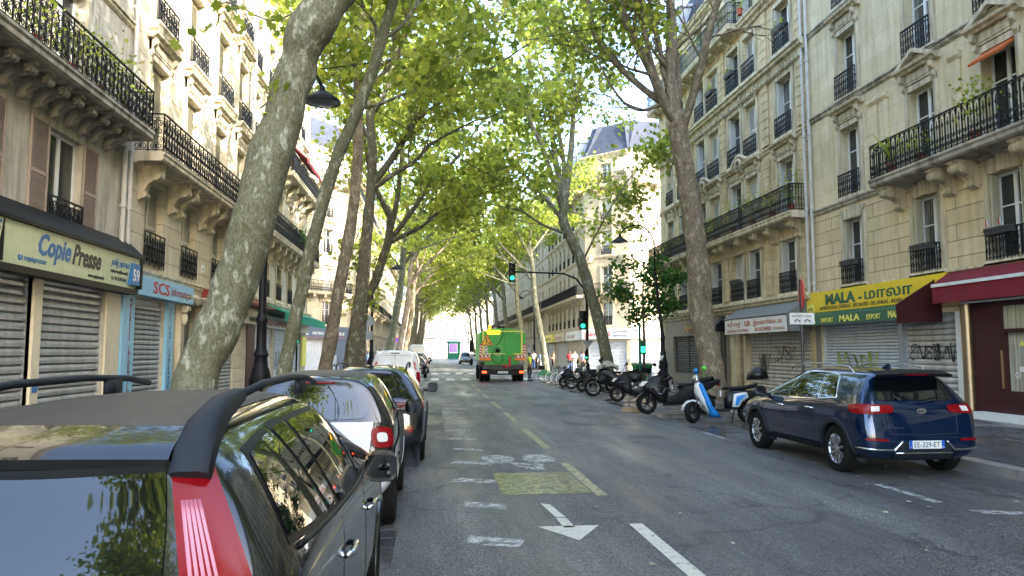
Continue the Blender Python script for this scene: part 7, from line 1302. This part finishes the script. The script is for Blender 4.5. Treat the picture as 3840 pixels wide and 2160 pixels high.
# ---------------------------------------------------------------- plants and boxes on the facades
def plant(label, loc, h=.7, w=.45, seed=1, pot='rust', kind='bush', rz=0, grp='potted plants on the balconies', n=60, leaf='leaf', size=.09):
    T = empty('potted_plant', loc, rz, label, 'plant', grp); b = MB(); b.lathe([(.10, 0), (.14, .24), (.16, .26), (.14, .26), (.13, .22), (0, .22)], 12); b.build('pot', M[pot], T, smooth=True, ang=30); r = random.Random(seed); b = MB()
    if kind == 'bush':
        for i in range(9): a = r.uniform(0, 6.28); b.tube([(0, 0, .2), (w*.3*math.cos(a), w*.3*math.sin(a), h*.6), (w*.8*math.cos(a), w*.8*math.sin(a), h*r.uniform(.7, 1.1))], .006, 3)
        leaves(b, [(Vector((r.gauss(0, w*.55), r.gauss(0, w*.35), .25+h*r.uniform(.2, 1))), 1) for _ in range(n)], r, size, 0, .05)
    else:
        for i in range(26):
            a = r.uniform(0, 6.28); L = h*r.uniform(.7, 1.1); d = Vector((math.cos(a), math.sin(a), 0)); s = Vector((-math.sin(a), math.cos(a), 0))*.03; p0 = Vector((0, 0, .25+.3*r.random())); p1 = p0+d*L*.5+Vector((0, 0, L*r.uniform(.4, .8))); p2 = p0+d*L+Vector((0, 0, L*r.uniform(.1, .7))); b.add([p0-s*.4, p0+s*.4, p1+s, p1-s, p2], [(0, 1, 2, 3), (3, 2, 4)])
    b.build('foliage', M[leaf], T, fix=False); return T
plant('spiky palm at the left end of the big balcony above the grocery', (12.75, 19.2, 6.75), .9, .5, 2, kind='palm', size=.1); plant('leafy shrub at the right of the big balcony above the grocery', (12.8, 16.0, 6.75), 1.3, .6, 3, n=160); plant('trailing shrub near the palm on the balcony above the grocery', (12.8, 18.0, 6.75), .7, .4, 4)
for i, y in enumerate((24.1, 25.6, 27.4, 29.3, 31.3, 33.4, 35.6, 38.2, 40.5)): plant(('tall green shrub', 'low leafy plant', 'bushy plant')[i % 3]+f' on the butcher building balcony, {nth[i+1] if i else "first"} from its right end', (13.0, y+1.5, 6.87), (1.35, .9, 1.15)[i % 3], .5, 20+i, n=110)
for i, y in enumerate((29.5, 31.6, 34, 37)): plant(f'bush on the top balcony of the corner building, {nth[i+1] if i else "first"} from its right end', (12.95, y, 16.2), 1.1, .6, 40+i, n=130)
for i, y in enumerate((14.2, 15.6, 16.9, 18.2)): plant(('dry brown climbing plant', 'trailing spider plant', 'bright green shrub', 'bushy green climber')[i]+' among the railings of the left balcony', (-7.5, y, 7.37), 1.25 if i > 1 else .8, .5, 50+i, n=150)
for i, y in enumerate((40.2, 41.6, 43.4)): plant(('dense ivy bush', 'dark round bush', 'loose green plant')[i]+' spilling over the far left first balcony', (-7.35, y, 7.22), 1.0, .55, 60+i, n=220, leaf='leaf2')
def flowerbox(label, loc, rz, mk='darkgrey', plants=True, seed=1, w=.8, flags=False, grp='flower boxes hung on window railings'):
    T = empty('flower_box', loc, rz, label, 'flower box', grp); b = MB(); b.add([(-w/2, -.09, 0), (w/2, -.09, 0), (w/2, .09, 0), (-w/2, .09, 0), (-w/2, -.12, .17), (w/2, -.12, .17), (w/2, .12, .17), (-w/2, .12, .17)], [(3, 2, 1, 0), (4, 5, 6, 7), (0, 1, 5, 4), (1, 2, 6, 5), (2, 3, 7, 6), (3, 0, 4, 7)]); b.build('box', M[mk], T); r = random.Random(seed)
    if plants: b = MB(); leaves(b, [(Vector((r.uniform(-w/2, w/2), r.gauss(0, .06), .17+abs(r.gauss(.08, .12)))), 1) for _ in range(70)], r, .07, 0, .03); b.build('foliage', M['leaf'], T, fix=False)
    b = MB(); b.tube([(-w/2-.04, -.13, .1), (w/2+.04, -.13, .1)], .006, 4); b.tube([(-w/2-.04, -.13, .0), (w/2+.04, -.13, .0)], .006, 4); b.build('holder', M['iron'], T)
    if flags:
        for k in (-.3, .1):
            b = MB(); b.tube([(k, 0, .15), (k-.03, 0, .42)], .005, 4); o = b.build('flag_pole', M['white'], T)
            for j, mk2 in enumerate(('sblue', 'signwhite', 'sred')): b = MB(); b.quad((k-.02-.05*j, 0, .42-.01*j), (k-.07-.05*j, .01, .41-.01*j), (k-.06-.05*j, .01, .26-.02*j), (k-.01-.05*j, 0, .28-.02*j)); b.build('flag_stripe', M[mk2], o, fix=False)
    return T
for (x, y, z, pl, fl, lb) in ((13.2, 22.27, 4.52, False, True, 'dark flower box with two small French flags, leftmost window above the yellow sign'), (13.2, 18.7, 4.52, False, False, 'empty dark flower box at the open window above the red awning corner'), (13.2, 15.9, 4.52, False, True, 'dark flower box with a small French flag at the far right window'), (13.2, 33.8, 14.2, True, False, 'green planted box on a fourth floor window of the butcher building behind the tree'), (13.2, 31.4, 14.2, True, False, 'planted box on the next fourth floor window to the right of the tree'), (13.2, 26.6, 14.2, True, False, 'planted box with flowers on the rightmost fourth floor window of the butcher building'), (13.2, 31.3, 4.75, False, False, 'small dark box on a first floor railing above the butcher')): flowerbox(lb, (x, y, z), RB, plants=pl, flags=fl, seed=int(y))
